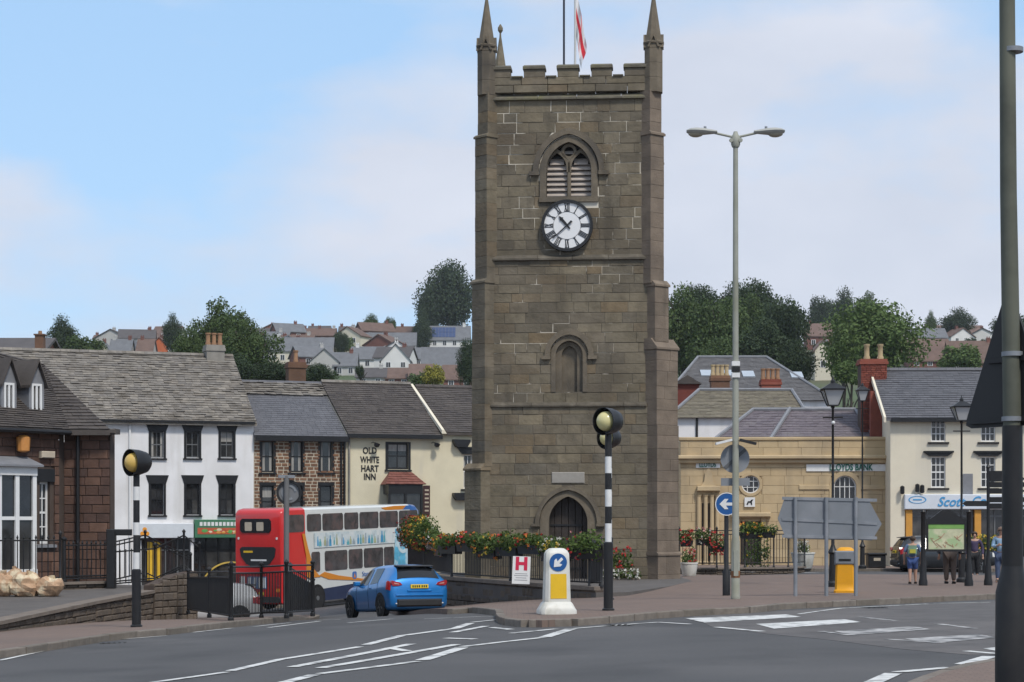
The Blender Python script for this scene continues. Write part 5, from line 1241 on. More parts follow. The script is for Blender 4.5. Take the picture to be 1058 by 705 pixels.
# right
H(834,860,334,347,362,m_hb,m_rt,'brown roofed house between the dark wood and the bright green tree',False,2,1)
H(842,859,352,362,394,m_hc,m_rt,'tall cream gable half hidden by the bright green tree',True,1,0)
H(958,1016,336,344,353,m_hb,m_rt,'red brick terrace with white windows and brown roof',False,5,0)
H(940,982,350,372,380,m_hb,m_rt,'wide brown roofed house left of the light green shrub',False,3,0)
H(982,1032,352,374,382,m_hb,m_rb,'brown roofed brick house behind the triangular sign',False,3,1)
H(1016,1062,345,354,362,m_hb,m_rb,'red brick house by the triangular sign pole',False,4,1)
H(925,960,354,366,374,m_hw,m_rb,'white house with brown roof beside the bright green tree',False,2,0)

# ================================================================== TREES
LEAFM = {}
def leafmat(name, cols):
    m = mat(name, cols[0], .7, .2, .35, rnd=cols, trans=.22, spec=.25); LEAFM[name] = m; return m
l_dark = leafmat('leaf_dark', [(.030,.050,.024),(.045,.070,.030),(.038,.060,.030),(.060,.086,.038)])
l_mid = leafmat('leaf_mid', [(.052,.085,.028),(.078,.115,.038),(.062,.098,.032),(.10,.135,.046)])
l_brt = leafmat('leaf_bright', [(.070,.115,.032),(.105,.155,.046),(.085,.135,.040),(.13,.18,.058)])
l_yel = leafmat('leaf_yellow', [(.20,.19,.03),(.28,.25,.05),(.15,.16,.03)])
m_bark = mat('bark', (.055,.045,.036), .95, .25, 3, .4, 12)
def crown_mesh(seed, n, lobes, leaf, flat=1.0, spread=.62, gap=0.0):
    r = random.Random(seed); L_ = []
    for i in range(lobes):
        while True:
            p = Vector((r.uniform(-1,1), r.uniform(-1,1), r.uniform(-1,1)))
            if p.length < 1: break
        p *= spread; p.z *= flat; L_.append((p, r.uniform(.26,.46)*(1-gap*.3)))
    mb = MB(); tot = sum(q[1]**2 for q in L_)
    for (c, rad) in L_:
        for _ in range(int(n*rad**2/tot)):
            d = Vector((r.gauss(0,1), r.gauss(0,1), r.gauss(0,1)+.15)).normalized(); rr = rad*(r.random()**.32)*(1+.18*r.gauss(0,.6))
            p = c+d*rr; nr = (d+Vector((r.gauss(0,.7), r.gauss(0,.7), r.gauss(0,.7)))).normalized(); a = nr.orthogonal().normalized(); b = nr.cross(a); t = r.uniform(0,6.28)
            a, b = a*math.cos(t)+b*math.sin(t), b*math.cos(t)-a*math.sin(t); s = leaf*r.uniform(.6,1.35)
            mb.add([p-a*s, p-b*s*.6+nr*s*.15, p+a*s, p+b*s*.6+nr*s*.15], [(0,1,2,3)])
    return mb.mesh('crown', l_mid, recalc=False)
CR = [crown_mesh(1, 13000, 30, .036), crown_mesh(2, 13000, 34, .036, .9), crown_mesh(3, 9000, 20, .038, 1.0, .72, .4), crown_mesh(4, 14000, 40, .035, .85, .66), crown_mesh(5, 3000, 16, .075)]
def trunk_mesh(seed):
    r = random.Random(seed); mb = MB(); mb.tube([(0,0,0),(.01,.0,.4),(0,.01,.75),(.0,.0,1.0)], [.05,.038,.028,.012], 8)
    for k in range(7):
        a = r.uniform(0,6.28); z = r.uniform(.45,.85); l = r.uniform(.18,.34); mb.tube([(0,0,z),(math.cos(a)*l*.5,math.sin(a)*l*.5,z+l*.45),(math.cos(a)*l,math.sin(a)*l,z+l*.7)], [.018,.012,.005], 6)
    return mb.mesh('trunk', m_bark, True)
TRK = [trunk_mesh(k) for k in range(3)]
ti = 0
def tree(cx, top, bot, wd, D, var, lm, label, name='tree', lift=0):
    global ti; ti += 1
    x = PX(cx, D); zt, zb = PZ(top, D), PZ(bot, D); gz_ = hill(x, D)-.3 if D > 118 else ground(x, D)
    gz_ = min(gz_, zb-.4)
    T = empty(name, (x, D, gz_), ti*1.3, label, 'tree' if name == 'tree' else 'bush', None)
    h = zt-gz_; t = link('trunk', TRK[ti % 3], T, (0,0,0), (0,0,0), (h*.32, h*.32, h*.9))
    rx = wd*D/F/2; rz = (zt-zb)/2
    c = link('crown', CR[var], T, (0,0,(zt+zb)/2-gz_), (0,0,0), (rx*1.22, rx*1.22, rz*1.18))
    c.material_slots[0].link = 'OBJECT'; c.material_slots[0].material = lm
    return T
tree(64,327,372,33,330,1,l_dark,'round dark tree standing alone beside the brick chimney')
tree(82,346,372,30,300,4,l_mid,'low pale green bush right of the round dark tree','bush')
tree(98,350,372,26,320,4,l_mid,'low green bush in front of the skyline gables','bush')
tree(178,325,366,22,420,1,l_dark,'small dark tree behind the brown roof, left of the big tree')
tree(222,311,385,66,210,2,l_mid,'large airy tree with open crown behind the white house chimney')
tree(262,332,392,56,200,2,l_mid,'lower airy tree beside the large open-crowned one')
tree(196,338,385,36,205,1,l_mid,'green tree tucked behind the white house chimney pots')
tree(240,365,402,60,190,1,l_dark,'dark shrubby tree under the large airy tree','bush')
tree(288,374,402,52,190,3,l_dark,'dark hedge-like bush behind the brown brick house','bush')
tree(328,376,402,44,195,3,l_dark,'dark bush between the brick chimney and the grey gable','bush')
tree(352,340,368,17,500,0,l_dark,'small dark tree on the ridge before the long grey terrace')
tree(384,325,350,24,590,1,l_mid,'small round tree on the skyline above the reddish roof')
tree(402,326,350,15,590,0,l_mid,'smallest round tree on the skyline beside its pair')
tree(372,376,392,10,300,0,l_dark,'slim little conifer beside the white gable')
tree(463,270,348,60,592,3,l_dark,'tall dome-shaped dark tree left of the clock tower')
tree(444,296,352,26,588,1,l_dark,'dark tree on the left flank of the tall dome tree')
tree(437,322,366,24,570,1,l_dark,'dark conifer between the terrace and the solar panel house')
tree(484,350,402,22,260,3,l_dark,'dark tree close against the left side of the tower')
tree(447,376,402,25,250,4,l_yel,'yellow-green bush among the roofs','bush')
tree(432,388,404,18,250,4,l_mid,'small green bush below the reddish roof','bush')
# right-hand wood
tree(706,298,392,64,255,1,l_mid,'mid green tree next to the tower buttress')
tree(742,303,395,72,250,0,l_mid,'broad mid green tree behind the street lamp')
tree(722,294,345,50,285,3,l_dark,'dark tree behind the broad mid green ones')
tree(782,290,372,66,290,3,l_dark,'tall dark tree rising highest in the wood')
tree(812,300,388,56,275,0,l_dark,'dark tree at the right end of the wood')
tree(790,330,402,70,240,1,l_dark,'dense dark tree filling the front of the wood')
tree(748,348,402,60,240,3,l_mid,'low green tree in front of the wood behind the hall roof')
tree(820,352,402,44,238,1,l_dark,'low dark tree at the front right corner of the wood')
tree(764,296,390,60,262,0,l_mid,'mid green tree filling the middle of the wood')
tree(762,293,350,56,300,1,l_dark,'dark tree behind the middle of the wood')
tree(849,302,356,34,590,0,l_dark,'dark tree on the skyline beside its taller twin')
tree(872,299,356,34,595,1,l_dark,'taller dark tree on the skyline above the bright green tree')
tree(904,310,398,100,235,3,l_brt,'big rounded bright green tree above the bank roof')
tree(872,335,396,42,232,1,l_brt,'bright green tree merging with the big rounded one')
tree(880,372,402,34,200,4,l_brt,'fresh green bush left of the red chimney','bush')
tree(900,303,340,30,590,2,l_mid,'pale tree just showing over the big rounded tree')
tree(990,319,352,38,595,1,l_dark,'dark tree above the red brick terrace roof')
tree(991,355,388,46,300,4,l_brt,'light green shrub in front of the brown roofs','bush')
tree(1046,322,362,48,560,0,l_dark,'dark tree behind the triangular sign pole')
tree(962,322,354,13,592,1,l_mid,'thin tree on the skyline by the brick terrace')

rn = random.Random(77)
for k in range(46):                                   # garden trees and hedges between the hillside houses
    left = k < 30; px_ = rn.uniform(95, 488) if left else rn.uniform(838, 1060); D_ = rn.uniform(300, 600); x_ = PX(px_, D_); zb_ = hill(x_, D_); h_ = rn.uniform(2.2, 5.5); w_ = rn.uniform(2.5, 6.5)
    T = tree(px_, HY-(zb_+h_-CZ)*F/D_, HY-(zb_+.1-CZ)*F/D_, w_*F/D_, D_, 4, rn.choice((l_dark, l_mid, l_mid, l_brt)), '', 'bush'); lmn = [c for c in T.children if c.name.startswith('crown')][0].material_slots[0].material.name; T['label'] = {'leaf_dark':'small dark green garden bush among the hillside houses','leaf_mid':'small mid green garden bush among the hillside houses'}.get(lmn, 'small bright green garden bush among the hillside houses'); T['category'] = 'bush'; T['group'] = 'garden bushes on the hillside'
# ================================================================== STREET FURNITURE
def put(px, py, off=PAVE):
    p = unproj(px, py, off); return p, p.y/F
m_sblack = mat('street_black', (.013,.013,.014), .45, .15, 6, dirt=(.03,.028,.026), dscale=2.0, dlo=.55, dhi=.8)
m_galv = mat('galvanised_grey', (.22,.235,.255), .55, .1, 3, metallic=.3, dirt=(.30,.31,.33), dscale=2, dlo=.5, dhi=.7)
m_plate = mat('sign_back_grey', (.19,.205,.225), .6, .06, 2, dirt=(.25,.26,.28), dscale=1.5, dlo=.5, dhi=.75)
m_bwhite = mat('beacon_white', (.66,.66,.65), .5, .06, 5)
m_globe = mat('beacon_globe', (.60,.40,.10), .25, .05, 4, spec=.6)
m_globe2 = mat('beacon_globe_pale', (.60,.54,.26), .25, .05, 4, spec=.6)
m_blue = mat('sign_blue', (.012,.085,.27), .4, .04, 3)
m_yel = mat('bollard_yellow', (.68,.42,.015), .45, .06, 4)
m_oryel = mat('bollard_amber', (.72,.33,.01), .45, .06, 4)
m_bol = mat('bollard_white', (.62,.61,.56), .5, .06, 4, dirt=(.42,.40,.33), dscale=3, dlo=.52, dhi=.75)
m_lampgr = mat('pale_green_column', (.29,.295,.25), .6, .12, 3, dirt=(.20,.20,.14), dscale=1.5, dlo=.5, dhi=.75)
m_moss = mat('mossy_column', (.085,.09,.07), .7, .2, 4, dirt=(.12,.125,.095), dscale=1.2, dlo=.45, dhi=.7)
# ---- zebra beacons
def beacon(px, py, top, label, bands, gm, D=None, name='zebra_beacon', rot=0.0):
    if D is None: p, k = put(px, py)
    else: p = Vector((PX(px, D), D, ground(PX(px, D), D)+PAVE)); k = D/F
    T = empty(name, p, rot, label, 'beacon', 'zebra crossing beacons')
    zt = PZ(top, p.y)-p.z; r = .062
    def zz(y): return PZ(y, p.y)-p.z
    z0 = 0; lo = bands[-1]
    q = MB(); q.lathe([(.115,0),(.115,.03),(.088,.05),(.088,zz(lo)-.02),(.066,zz(lo))], 18); q.build('base_sleeve', m_sblack, T, True)
    col = 0; zs = [zz(b) for b in reversed(bands)]+[zt-.42]
    for i in range(len(zs)-1): q = MB(); q.lathe([(r, zs[i]), (r, zs[i+1])], 16); q.build('band', m_bwhite if i % 2 == 0 else m_sblack, T, True)
    c = Vector((0, 0, zt-.26)); ax = Vector((-.70, -.71, -.04)).normalized(); q4 = ax.to_track_quat('Z', 'Y').to_matrix().to_4x4()
    q = MB(); q.lathe([(r, zt-.46), (r*.8, zt-.42), (.10, zt-.41), (.10, zt-.38)], 14); q.build('collar', m_sblack, T, True)
    q = MB(); q.sphere(c+ax*.05, .19, 20, 14); q.build('globe', gm, T, 'all')
    q = MB(); q.lathe([(.03,-.30),(.13,-.27),(.20,-.20),(.245,-.04),(.262,.15),(.250,.15),(.232,-.04),(.19,-.18),(.12,-.24),(.02,-.26)], 24, Matrix.Translation(c) @ q4, cap=False); q.build('hood', m_sblack, T, True)
    return T
beacon(141, 648, 464, 'zebra crossing beacon with amber globe on the left pavement', [503,517,540,553,571,588], m_globe)
beacon(628.5, 631, 421, 'zebra crossing beacon with pale globe beside the keep-left bollard', [472,489,506,523.5,541,560], m_globe2)
beacon(629.5, 0, 441, 'further zebra beacon half hidden by the one in front', [484,494,508,522,537,555], m_globe2, D=45.0)
# ---- keep-left bollards
def bollard(px, py, h_px, label, front=True):
    p, k = put(px, py); h = h_px*k; T = empty('traffic_bollard', p, R(12 if front else -14), label, 'bollard')
    w, d = (.235, .16)
    def loop(w, d, z, c=.05): return [(-w+c,-d,z),(w-c,-d,z),(w,-d+c,z),(w,d-c,z),(w-c,d,z),(-w+c,d,z),(-w,d-c,z),(-w,-d+c,z)]
    def stack(ls):
        q = MB(); vs = [v for l in ls for v in l]; fs = []
        for i in range(len(ls)-1):
            for j in range(8): fs.append((i*8+j, i*8+(j+1) % 8, i*8+8+(j+1) % 8, i*8+8+j))
        fs += [tuple(range(7,-1,-1)), tuple(range(len(vs)-8, len(vs)))]; q.add(vs, fs); return q
    stack([loop(w+.09,d+.09,0), loop(w+.09,d+.09,.07), loop(w+.06,d+.07,.12), loop(w+.03,d+.03,.19), loop(w+.005,d+.01,.22)] if front else [loop(w+.03,d+.03,0), loop(w+.03,d+.03,.05), loop(w+.005,d+.005,.08), loop(w,d,.22)]).build('base', m_bol if front else m_oryel, T, True)
    stack([loop(w,d,.22), loop(w,d,.26), loop(w-.02,d-.015,h*.82), loop(w-.025,d-.02,h-.10), loop(w-.05,d-.045,h-.045), loop(w-.10,d-.09,h-.008), loop(w-.15,d-.11,h)]).build('body', m_bol if front else m_oryel, T, True)
    ym = m_yel if front else m_oryel
    if front:
        stack([[(x,y-d*1.0-.004,z) for x,y,z in [(-.14,.0,.27),(.14,.0,.27),(.155,.004,.29),(.155,.008,h*.60),(.14,.008,h*.615),(-.14,.008,h*.615),(-.155,.008,h*.60),(-.155,.004,.29)]]]*2)
        q = MB(); q.add([(-.15,-d-.006,.28),(.15,-d-.006,.28),(.147,-d+.009,h*.61),(-.147,-d+.009,h*.61)], [(0,1,2,3)]); q.build('yellow_panel', ym, T, recalc=False)
        q = MB(); q.add([(w+.004,-d+.06,.28),(w+.004,d-.06,.28),(w-.012,d-.06,h*.61),(w-.012,-d+.06,h*.61)], [(0,1,2,3)]); q.build('yellow_panel', ym, T, recalc=False)
        zc = h*.785; q = MB(); q.lathe([(.16,0),(.16,.012)], 26, Matrix.Translation((-.005,-d+.012,zc)) @ Matrix.Rotation(R(90), 4, 'X')); dsk = q.build('disc', m_blue, T)
        q = MB(); M0 = Matrix.Translation((-.005,-d-.003,zc)) @ Matrix.Rotation(R(-45), 4, 'Y') @ Matrix.Scale(1,4)
        M0 = Matrix.Translation((-.005,-d-.003,zc)) @ Matrix.Rotation(R(45), 4, 'Y') @ Matrix.Scale(1.2, 4)
        q.prism([(-.02,.085),(.02,.085),(.02,.0),(.065,.02),(.065,-.02),(0,-.10),(-.065,-.02),(-.065,.02),(-.02,.0)], -.006, 0, M0); q.build('arrow', m_bwhite, dsk)
    else:
        q = MB(); zc = h*.80; q.cbox(-w-.012, w+.012, -d-.012, -d+.05, zc-.20, zc+.13, .03); g_ = q.build('grey_head', m_plate, T)
        q = MB(); q.box(-w*.6, w*.6, -d-.02, -d-.011, zc-.11, zc-.06); q.build('slot', m_sblack, g_)
    return T
bollard(575, 634.5, 68, 'white and yellow keep-left bollard with blue arrow disc', True)
bollard(873.5, 612.5, 47, 'amber yellow bollard with grey head among the sign posts', False)
# ---- double-arm street lamp
p, k = put(760, 619); T = empty('street_lamp', p, 0, 'tall pale green street lamp with two arms and lanterns', 'street lamp'); Hh = PZ(139, p.y)-p.z
def zz(y): return PZ(y, p.y)-p.z
q = MB(); q.lathe([(.10,0),(.105,.05),(.092,.08),(.092,zz(560)),(.075,zz(556)),(.062,zz(300)),(.052,Hh)], 16); col = q.build('column', m_lampgr, T, True)
q = MB(); q.box(-.05,.05,-.100,-.085,.5,1.05); q.build('access_door', m_lampgr, col)
q = MB(); q.lathe([(.098, zz(597)), (.098, zz(590))], 14); q.build('rust_band', mat('rust', (.20,.09,.04), .9, .3, 8), col)
q = MB(); q.lathe([(.075,Hh-.28),(.10,Hh-.22),(.10,Hh-.06),(.06,Hh),(.04,Hh+.06)], 14)
for s in (-1, 1): q.lathe([(.045,0),(.045,.05)], 10, Matrix.Translation((s*.10,-.04,Hh-.14)) @ Matrix.Rotation(R(90), 4, 'X'))
q.build('bracket_hub', m_lampgr, T, True)
for s in (-1, 1):
    q = MB(); q.tube([(s*.05,0,Hh-.06),(s*.45,0,Hh+.03)], .026, 8); q.build('arm', m_lampgr, T, True)
    q = MB(); c = 8
    prof = [(.40,.03,.04,.055),(.55,.05,.06,.09),(.70,.07,.075,.15),(.85,.075,.09,.17),(.98,.055,.08,.15),(1.06,.02,.04,.07)]
    vs = []; fs = []
    for (x, up, dn, wd) in prof:
        for j in range(10): a = 2*math.pi*j/10; vs.append((s*x, wd*math.cos(a), Hh+.045+x*.03+(up if math.sin(a) > 0 else dn)*math.sin(a)))
    for i in range(len(prof)-1):
        for j in range(10): fs.append((i*10+j, i*10+(j+1) % 10, i*10+10+(j+1) % 10, i*10+10+j))
    fs += [tuple(range(9,-1,-1)), tuple(range(50,60))]; q.add(vs, fs); ln = q.build('lantern', mat('lantern_shell', (.36,.36,.33), .5, .1, 4), T, True)
    q = MB(); q.sphere((s*.86,0,Hh+.02),(.17,.12,.085),12,8); q.build('bowl', mat('lamp_bowl', (.34,.31,.24), .2, .1, 3), ln, 'all')
    q = MB(); q.lathe([(.03,0),(.03,.04)], 8, Matrix.Translation((s*.66,0,Hh+.13))); q.build('photocell', m_plate, ln)
zc = zz(474); q = MB(); q.lathe([(.315,0),(.315,.012)], 34, Matrix.Translation((.0,.11,zc)) @ Matrix.Rotation(R(90), 4, 'X')); sg = q.build('sign_plate', m_plate, T, label='round grey sign plate seen from behind with a diagonal stiffener')
q = MB(); q.box(-.30,.30,-.015,.0,-.035,.035, Matrix.Translation((0,.097,zc)) @ Matrix.Rotation(R(-42), 4, 'Y')); q.build('stiffener', mat('stiffener_dark', (.09,.095,.10), .6), sg)
q = MB(); q.box(-.30,.32,.10,.15,zz(502),zz(494)); q.build('rear_panel', m_plate, T)
for s in (-1, 1): q = MB(); q.box(-.18,.18,-.10,.10,-.02,.03, Matrix.Translation((s*.26,-.05,zz(457))) @ Matrix.Rotation(R(s*14), 4, 'Y')); q.build('side_lamp', m_bwhite if s < 0 else m_sblack, T)
for y, c in ((376,m_bwhite),(382,m_sblack),(388,m_bwhite)): q = MB(); q.box(-.085,.085,-.09,.06,zz(y)-.05,zz(y)+.05); q.build('clamp', c, T)
# ---- blue arrow sign behind the lamp
p, k = put(750.5, 615.5); T = empty('road_sign', p, 0, 'round blue sign with white left arrow on a black post', 'road sign')
def zz(y): return PZ(y, p.y)-p.z
q = MB(); q.lathe([(.09,0),(.09,zz(591)),(.055,zz(588)),(.05,zz(509))], 14); q.build('post', m_sblack, T, True)
q = MB(); q.lathe([(.27,0),(.27,.015)], 34, Matrix.Translation((0,-.06,zz(521))) @ Matrix.Rotation(R(90), 4, 'X')); d_ = q.build('disc', m_blue, T)
q = MB(); q.ring((0,zz(521)), .25, .27, -.082, -.077, 34); q.prism([(.16,zz(521)-.035),(.16,zz(521)+.035),(-.02,zz(521)+.035),(.04,zz(521)+.12),(-.05,zz(521)+.12),(-.17,zz(521)),(-.05,zz(521)-.12),(.04,zz(521)-.12),(-.02,zz(521)-.035)], -.084, -.077); q.build('arrow', m_bwhite, d_, kind='stuff')
# ---- large direction sign, seen from behind
p, k = put(853.5, 616); T = empty('direction_sign', p, R(-4), 'large grey direction sign seen from behind on three posts', 'road sign')
def uz(px, py): a = facade_uv(T, px, py); return a
out_ = [uz(*q_) for q_ in ((811,513.5),(897,516),(911,541.5),(901,558.5),(812,556.5),(803.5,536))]
q = MB(); q.prism([(a, b) for a, b in out_], -.012, .012); bd = q.build('board', m_plate, T)
for px_, b_ in ((821.7,618.5),(853.6,616.5),(884,615.5)):
    u_ = uz(px_, 540)[0]; gx = T.location.x+u_; zg = ground(gx, p.y)+PAVE-p.z; q = MB(); q.tube([(u_,-.055,zg),(u_,-.055,uz(px_,514)[1])], .045, 12); q.build('post', m_galv, T, True)
for ya, yb in ((515,517),(536.5,541),(554,556)):
    a = uz(808, ya); b = uz(906, yb); q = MB(); q.add([(a[0],-.03,a[1]-.035),(b[0],-.03,b[1]-.035),(b[0],-.03,b[1]+.035),(a[0],-.03,a[1]+.035),(a[0],-.013,a[1]-.035),(b[0],-.013,b[1]-.035),(b[0],-.013,b[1]+.035),(a[0],-.013,a[1]+.035)], [(0,1,2,3),(0,4,5,1),(3,2,6,7),(0,3,7,4),(1,5,6,2)]); q.build('stiffener', m_galv, T)
u_ = uz(853, 540)[0]; q = MB(); q.box(u_+.05, u_+.06, -.02, -.0125, uz(853,557)[1], uz(853,515)[1]); q.build('joint', m_sblack, bd)
# ---- black heritage lamp standards
def lamp(px, py, top, label, D=None, lw=.27):
    if D: p = Vector((PX(px, D), D, ground(PX(px, D), D)+PAVE))
    else: p, _ = put(px, py)
    T = empty('lamp_post', p, 0, label, 'street lamp', 'black heritage lamp posts'); h = PZ(top, p.y)-p.z
    q = MB(); q.lathe([(.16,0),(.16,.10),(.105,.16),(.09,.85),(.13,.9),(.08,1.0),(.045,1.1),(.040,1.9),(.055,1.95),(.036,2.0),(.030,h-.72),(.055,h-.68),(.03,h-.62)], 14); q.build('column', m_sblack, T, True)
    q = MB(); q.tube([(-.26,0,h-.95),(.26,0,h-.95)], .018, 6); q.build('ladder_bar', m_sblack, T, True)
    z0, z1 = h-.62, h-.24; a, b = lw*.5, lw
    q = MB(); q.box(-a,a,-a,a,z0-.03,z0); q.box(-b-.02,b+.02,-b-.02,b+.02,z1,z1+.03)
    for sx in (-1, 1):
        for sy in (-1, 1): q.tube([(sx*a,sy*a,z0),(sx*b,sy*b,z1)], .016, 6)
    cage = q.build('lantern_cage', m_sblack, T)
    q = MB(); q.add([(-b-.05,-b-.05,z1+.03),(b+.05,-b-.05,z1+.03),(b+.05,b+.05,z1+.03),(-b-.05,b+.05,z1+.03),(-.07,-.07,z1+.19),(.07,-.07,z1+.19),(.07,.07,z1+.19),(-.07,.07,z1+.19)], [(0,1,5,4),(1,2,6,5),(2,3,7,6),(3,0,4,7),(4,5,6,7),(3,2,1,0)]); q.lathe([(.06,z1+.19),(.06,z1+.25),(.02,z1+.30),(.01,h+.12)], 8); q.build('lantern_roof', m_sblack, T)
    q = MB(); c = .9
    q.add([(-a*c,-a*c,z0),(a*c,-a*c,z0),(a*c,a*c,z0),(-a*c,a*c,z0),(-b*c,-b*c,z1),(b*c,-b*c,z1),(b*c,b*c,z1),(-b*c,b*c,z1)], [(0,1,5,4),(1,2,6,5),(2,3,7,6),(3,0,4,7)]); q.build('lantern_glass', mat('lantern_glass', (.40,.41,.42), .15, .05, 2), cage)
    return T
lamp(860.5, 606.5, 394, 'black heritage lamp post rising behind the grey direction sign')
lamp(891, 0, 398, 'black heritage lamp post in front of the red brick chimney', D=78.0, lw=.22)
lamp(993.5, 602, 413, 'black heritage lamp post rising behind the town map board')
p_ = [o for o in bpy.data.objects if o.name.startswith('lamp_post')][0]; q = MB(); q.sphere((0,-.06,PZ(437,p_.location.y)-p_.location.z), .05, 10, 7); q.build('white_knob', m_bwhite, p_, 'all')
# ---- town map board
p, k = put(977.5, 605.5); T = empty('map_board', p, 0, 'black framed town map board on two posts with pediment', 'notice board')
def uz(px, py): return facade_uv(T, px, py)
for px_ in (953.8, 1001): u_ = uz(px_, 560)[0]; q = MB(); q.lathe([(.12,0),(.12,.12),(.10,.2),(.085,.5),(.065,.62),(.06,uz(0,530)[1]),(.08,uz(0,529)[1]),(.05,uz(0,527)[1])], 14, Matrix.Translation((u_,0,0))); q.build('post', m_sblack, T, True)
a, b = uz(957, 570), uz(998, 538); q = MB(); q.box(a[0],b[0],-.04,.04,a[1],a[1]+.06); q.box(a[0],b[0],-.04,.04,b[1]-.10,b[1]); q.box(a[0],a[0]+.05,-.04,.04,a[1]+.06,b[1]-.1); q.box(b[0]-.05,b[0],-.04,.04,a[1]+.06,b[1]-.1); q.box(a[0]-.1,b[0]+.1,-.03,.03,b[1]+.0,b[1]+.05); fr = q.build('frame', m_sblack, T)
uc = (a[0]+b[0])/2; q = MB(); q.prism([(uc-.42,b[1]+.05),(uc+.42,b[1]+.05),(uc+.12,b[1]+.28),(uc-.12,b[1]+.28)], -.03, .03); q.build('pediment', m_sblack, T)
q = MB(); q.box(a[0]+.05,b[0]-.05,-.02,.01,a[1]+.06,b[1]-.1); mp_ = q.build('map_sheet', mat('map_paper', (.50,.50,.33), .4, .15, 6, dirt=(.34,.45,.24), dscale=3.5, dlo=.48, dhi=.6), T, label='pale green town map sheet')
q = MB(); q.box(a[0]+.05,b[0]-.05,-.026,-.021,b[1]-.22,b[1]-.1); q.build('map_heading', mat('map_green', (.16,.32,.08), .5), mp_)
rn = random.Random(4); q = MB()
for i in range(16):
    x, z = rn.uniform(a[0]+.15,b[0]-.2), rn.uniform(a[1]+.12,b[1]-.35); x2, z2 = x+rn.uniform(-.25,.25), z+rn.uniform(-.2,.2)
    x2 = min(max(x2,a[0]+.1),b[0]-.1); z2 = min(max(z2,a[1]+.1),b[1]-.28); q.tube([(x,-.0225,z),(x2,-.0225,z2)], .009, 4)
q.build('map_streets', mat('map_ink', (.40,.20,.13), .6), mp_, kind='stuff')
# ---- finger post
p, k = put(1021, 605); T = empty('finger_post', p, 0, 'black finger post with stacked direction arms beside the map board', 'signpost')
def uz(px, py): return facade_uv(T, px, py)
q = MB(); q.lathe([(.12,0),(.12,.12),(.10,.2),(.085,.5),(.06,.62),(.045,.9),(.045,uz(0,484)[1]),(.07,uz(0,483)[1]),(.03,uz(0,480)[1])], 14); q.build('post', m_sblack, T, True)
for py_, s, ln in ((495,1,.95),(501,1,1.0),(507.5,1,.95),(516.5,1,1.0),(523,1,.95),(520.5,-1,.72),(489.5,1,.5)):
    z = uz(0, py_)[1]; q = MB(); q.prism([(0,-.075),(s*(ln-.1),-.075),(s*ln,0),(s*(ln-.1),.075),(0,.075)], -.015, .015, Matrix.Translation((s*.04,0,z)) @ Matrix.Rotation(R(-12*s), 4, 'Z')); q.build('finger', m_sblack, T)
# ---- round sign (seen from behind) on the left pavement
p, k = put(296, 637); T = empty('road_sign', p, R(12), 'round sign seen from behind on a grey post at the guard rail', 'road sign')
def zz(y): return PZ(y, p.y)-p.z
q = MB(); q.lathe([(.06,0),(.06,zz(492))], 12); q.build('post', mat('dull_grey_post', (.13,.13,.13), .6, .1, 4), T, True)
q = MB(); q.lathe([(.275,0),(.275,.02)], 32, Matrix.Translation((.06,.09,zz(509))) @ Matrix.Rotation(R(90), 4, 'X')); pl_ = q.build('plate', mat('grey_plate', (.16,.165,.175), .55, .1, 3), T)
q = MB(); q.ring((.06,zz(509)), .23, .28, .02, .1, 32); q.build('rim', m_sblack, pl_)
q = MB(); q.ring((.06,zz(509)), .12, .17, .055, .068, 24, R(10), R(300)); q.build('bracket', m_galv, pl_)
q = MB(); q.box(-.18,.18,-.05,.05,zz(494),zz(491)); q.build('cap_lamp', m_galv, T)
# ---- near post with triangular sign, right edge
pD = 17.0; p = Vector((PX(1046, pD), pD, ground(PX(1046,pD), pD)+.06)); T = empty('sign_post', p, R(2), 'thick black and mossy post with a triangular sign seen from behind', 'sign post')
def zz(y): return PZ(y, pD)-p.z
q = MB(); q.lathe([(.15,-.02),(.15,.35),(.145,zz(612)),(.10,zz(590)),(.095,zz(585))], 18); q.build('base_sleeve', m_sblack, T, True)
q = MB(); q.lathe([(.092,zz(588)),(.088,zz(440))], 18); q.build('lower_shaft', m_sblack, T, True)
q = MB(); q.tube([(0,0,zz(441)),(-.035,0,zz(200)),(-.05,0,zz(-60))], [.08,.072,.066], 18); q.build('upper_shaft', m_moss, T, True)
for y in (366, 433, 52): q = MB(); q.lathe([(.094,zz(y)-.02),(.094,zz(y)+.02)], 16); q.build('clamp', m_galv, T, True)
zc = zz(440); hh = zz(306)-zc; ca = math.cos(R(52)); q = MB(); hwid = .52
M0 = Matrix.Translation((-.0,.11,0)) @ Matrix.Rotation(R(-61), 4, 'Z'); c = .07
tri = [(-hwid+c,zc),(hwid-c,zc),(hwid,zc+.03),(hwid-.02,zc+.11),(c,zc+hh-.04),(0,zc+hh),(-c,zc+hh-.04),(-hwid+.02,zc+.11),(-hwid,zc+.03)]
q.prism(tri, -.01, .01, M0); tp = q.build('triangle_plate', mat('sign_back_black', (.022,.022,.023), .55, .1, 3), T)
for z in (zc+.06, zc+hh*.52): q = MB(); hw2 = hwid*.9*(1-(z-zc)/hh); q.box(-hw2,hw2,-.04,-.011,z-.025,z+.025,M0); q.build('stiffener', m_sblack, tp)

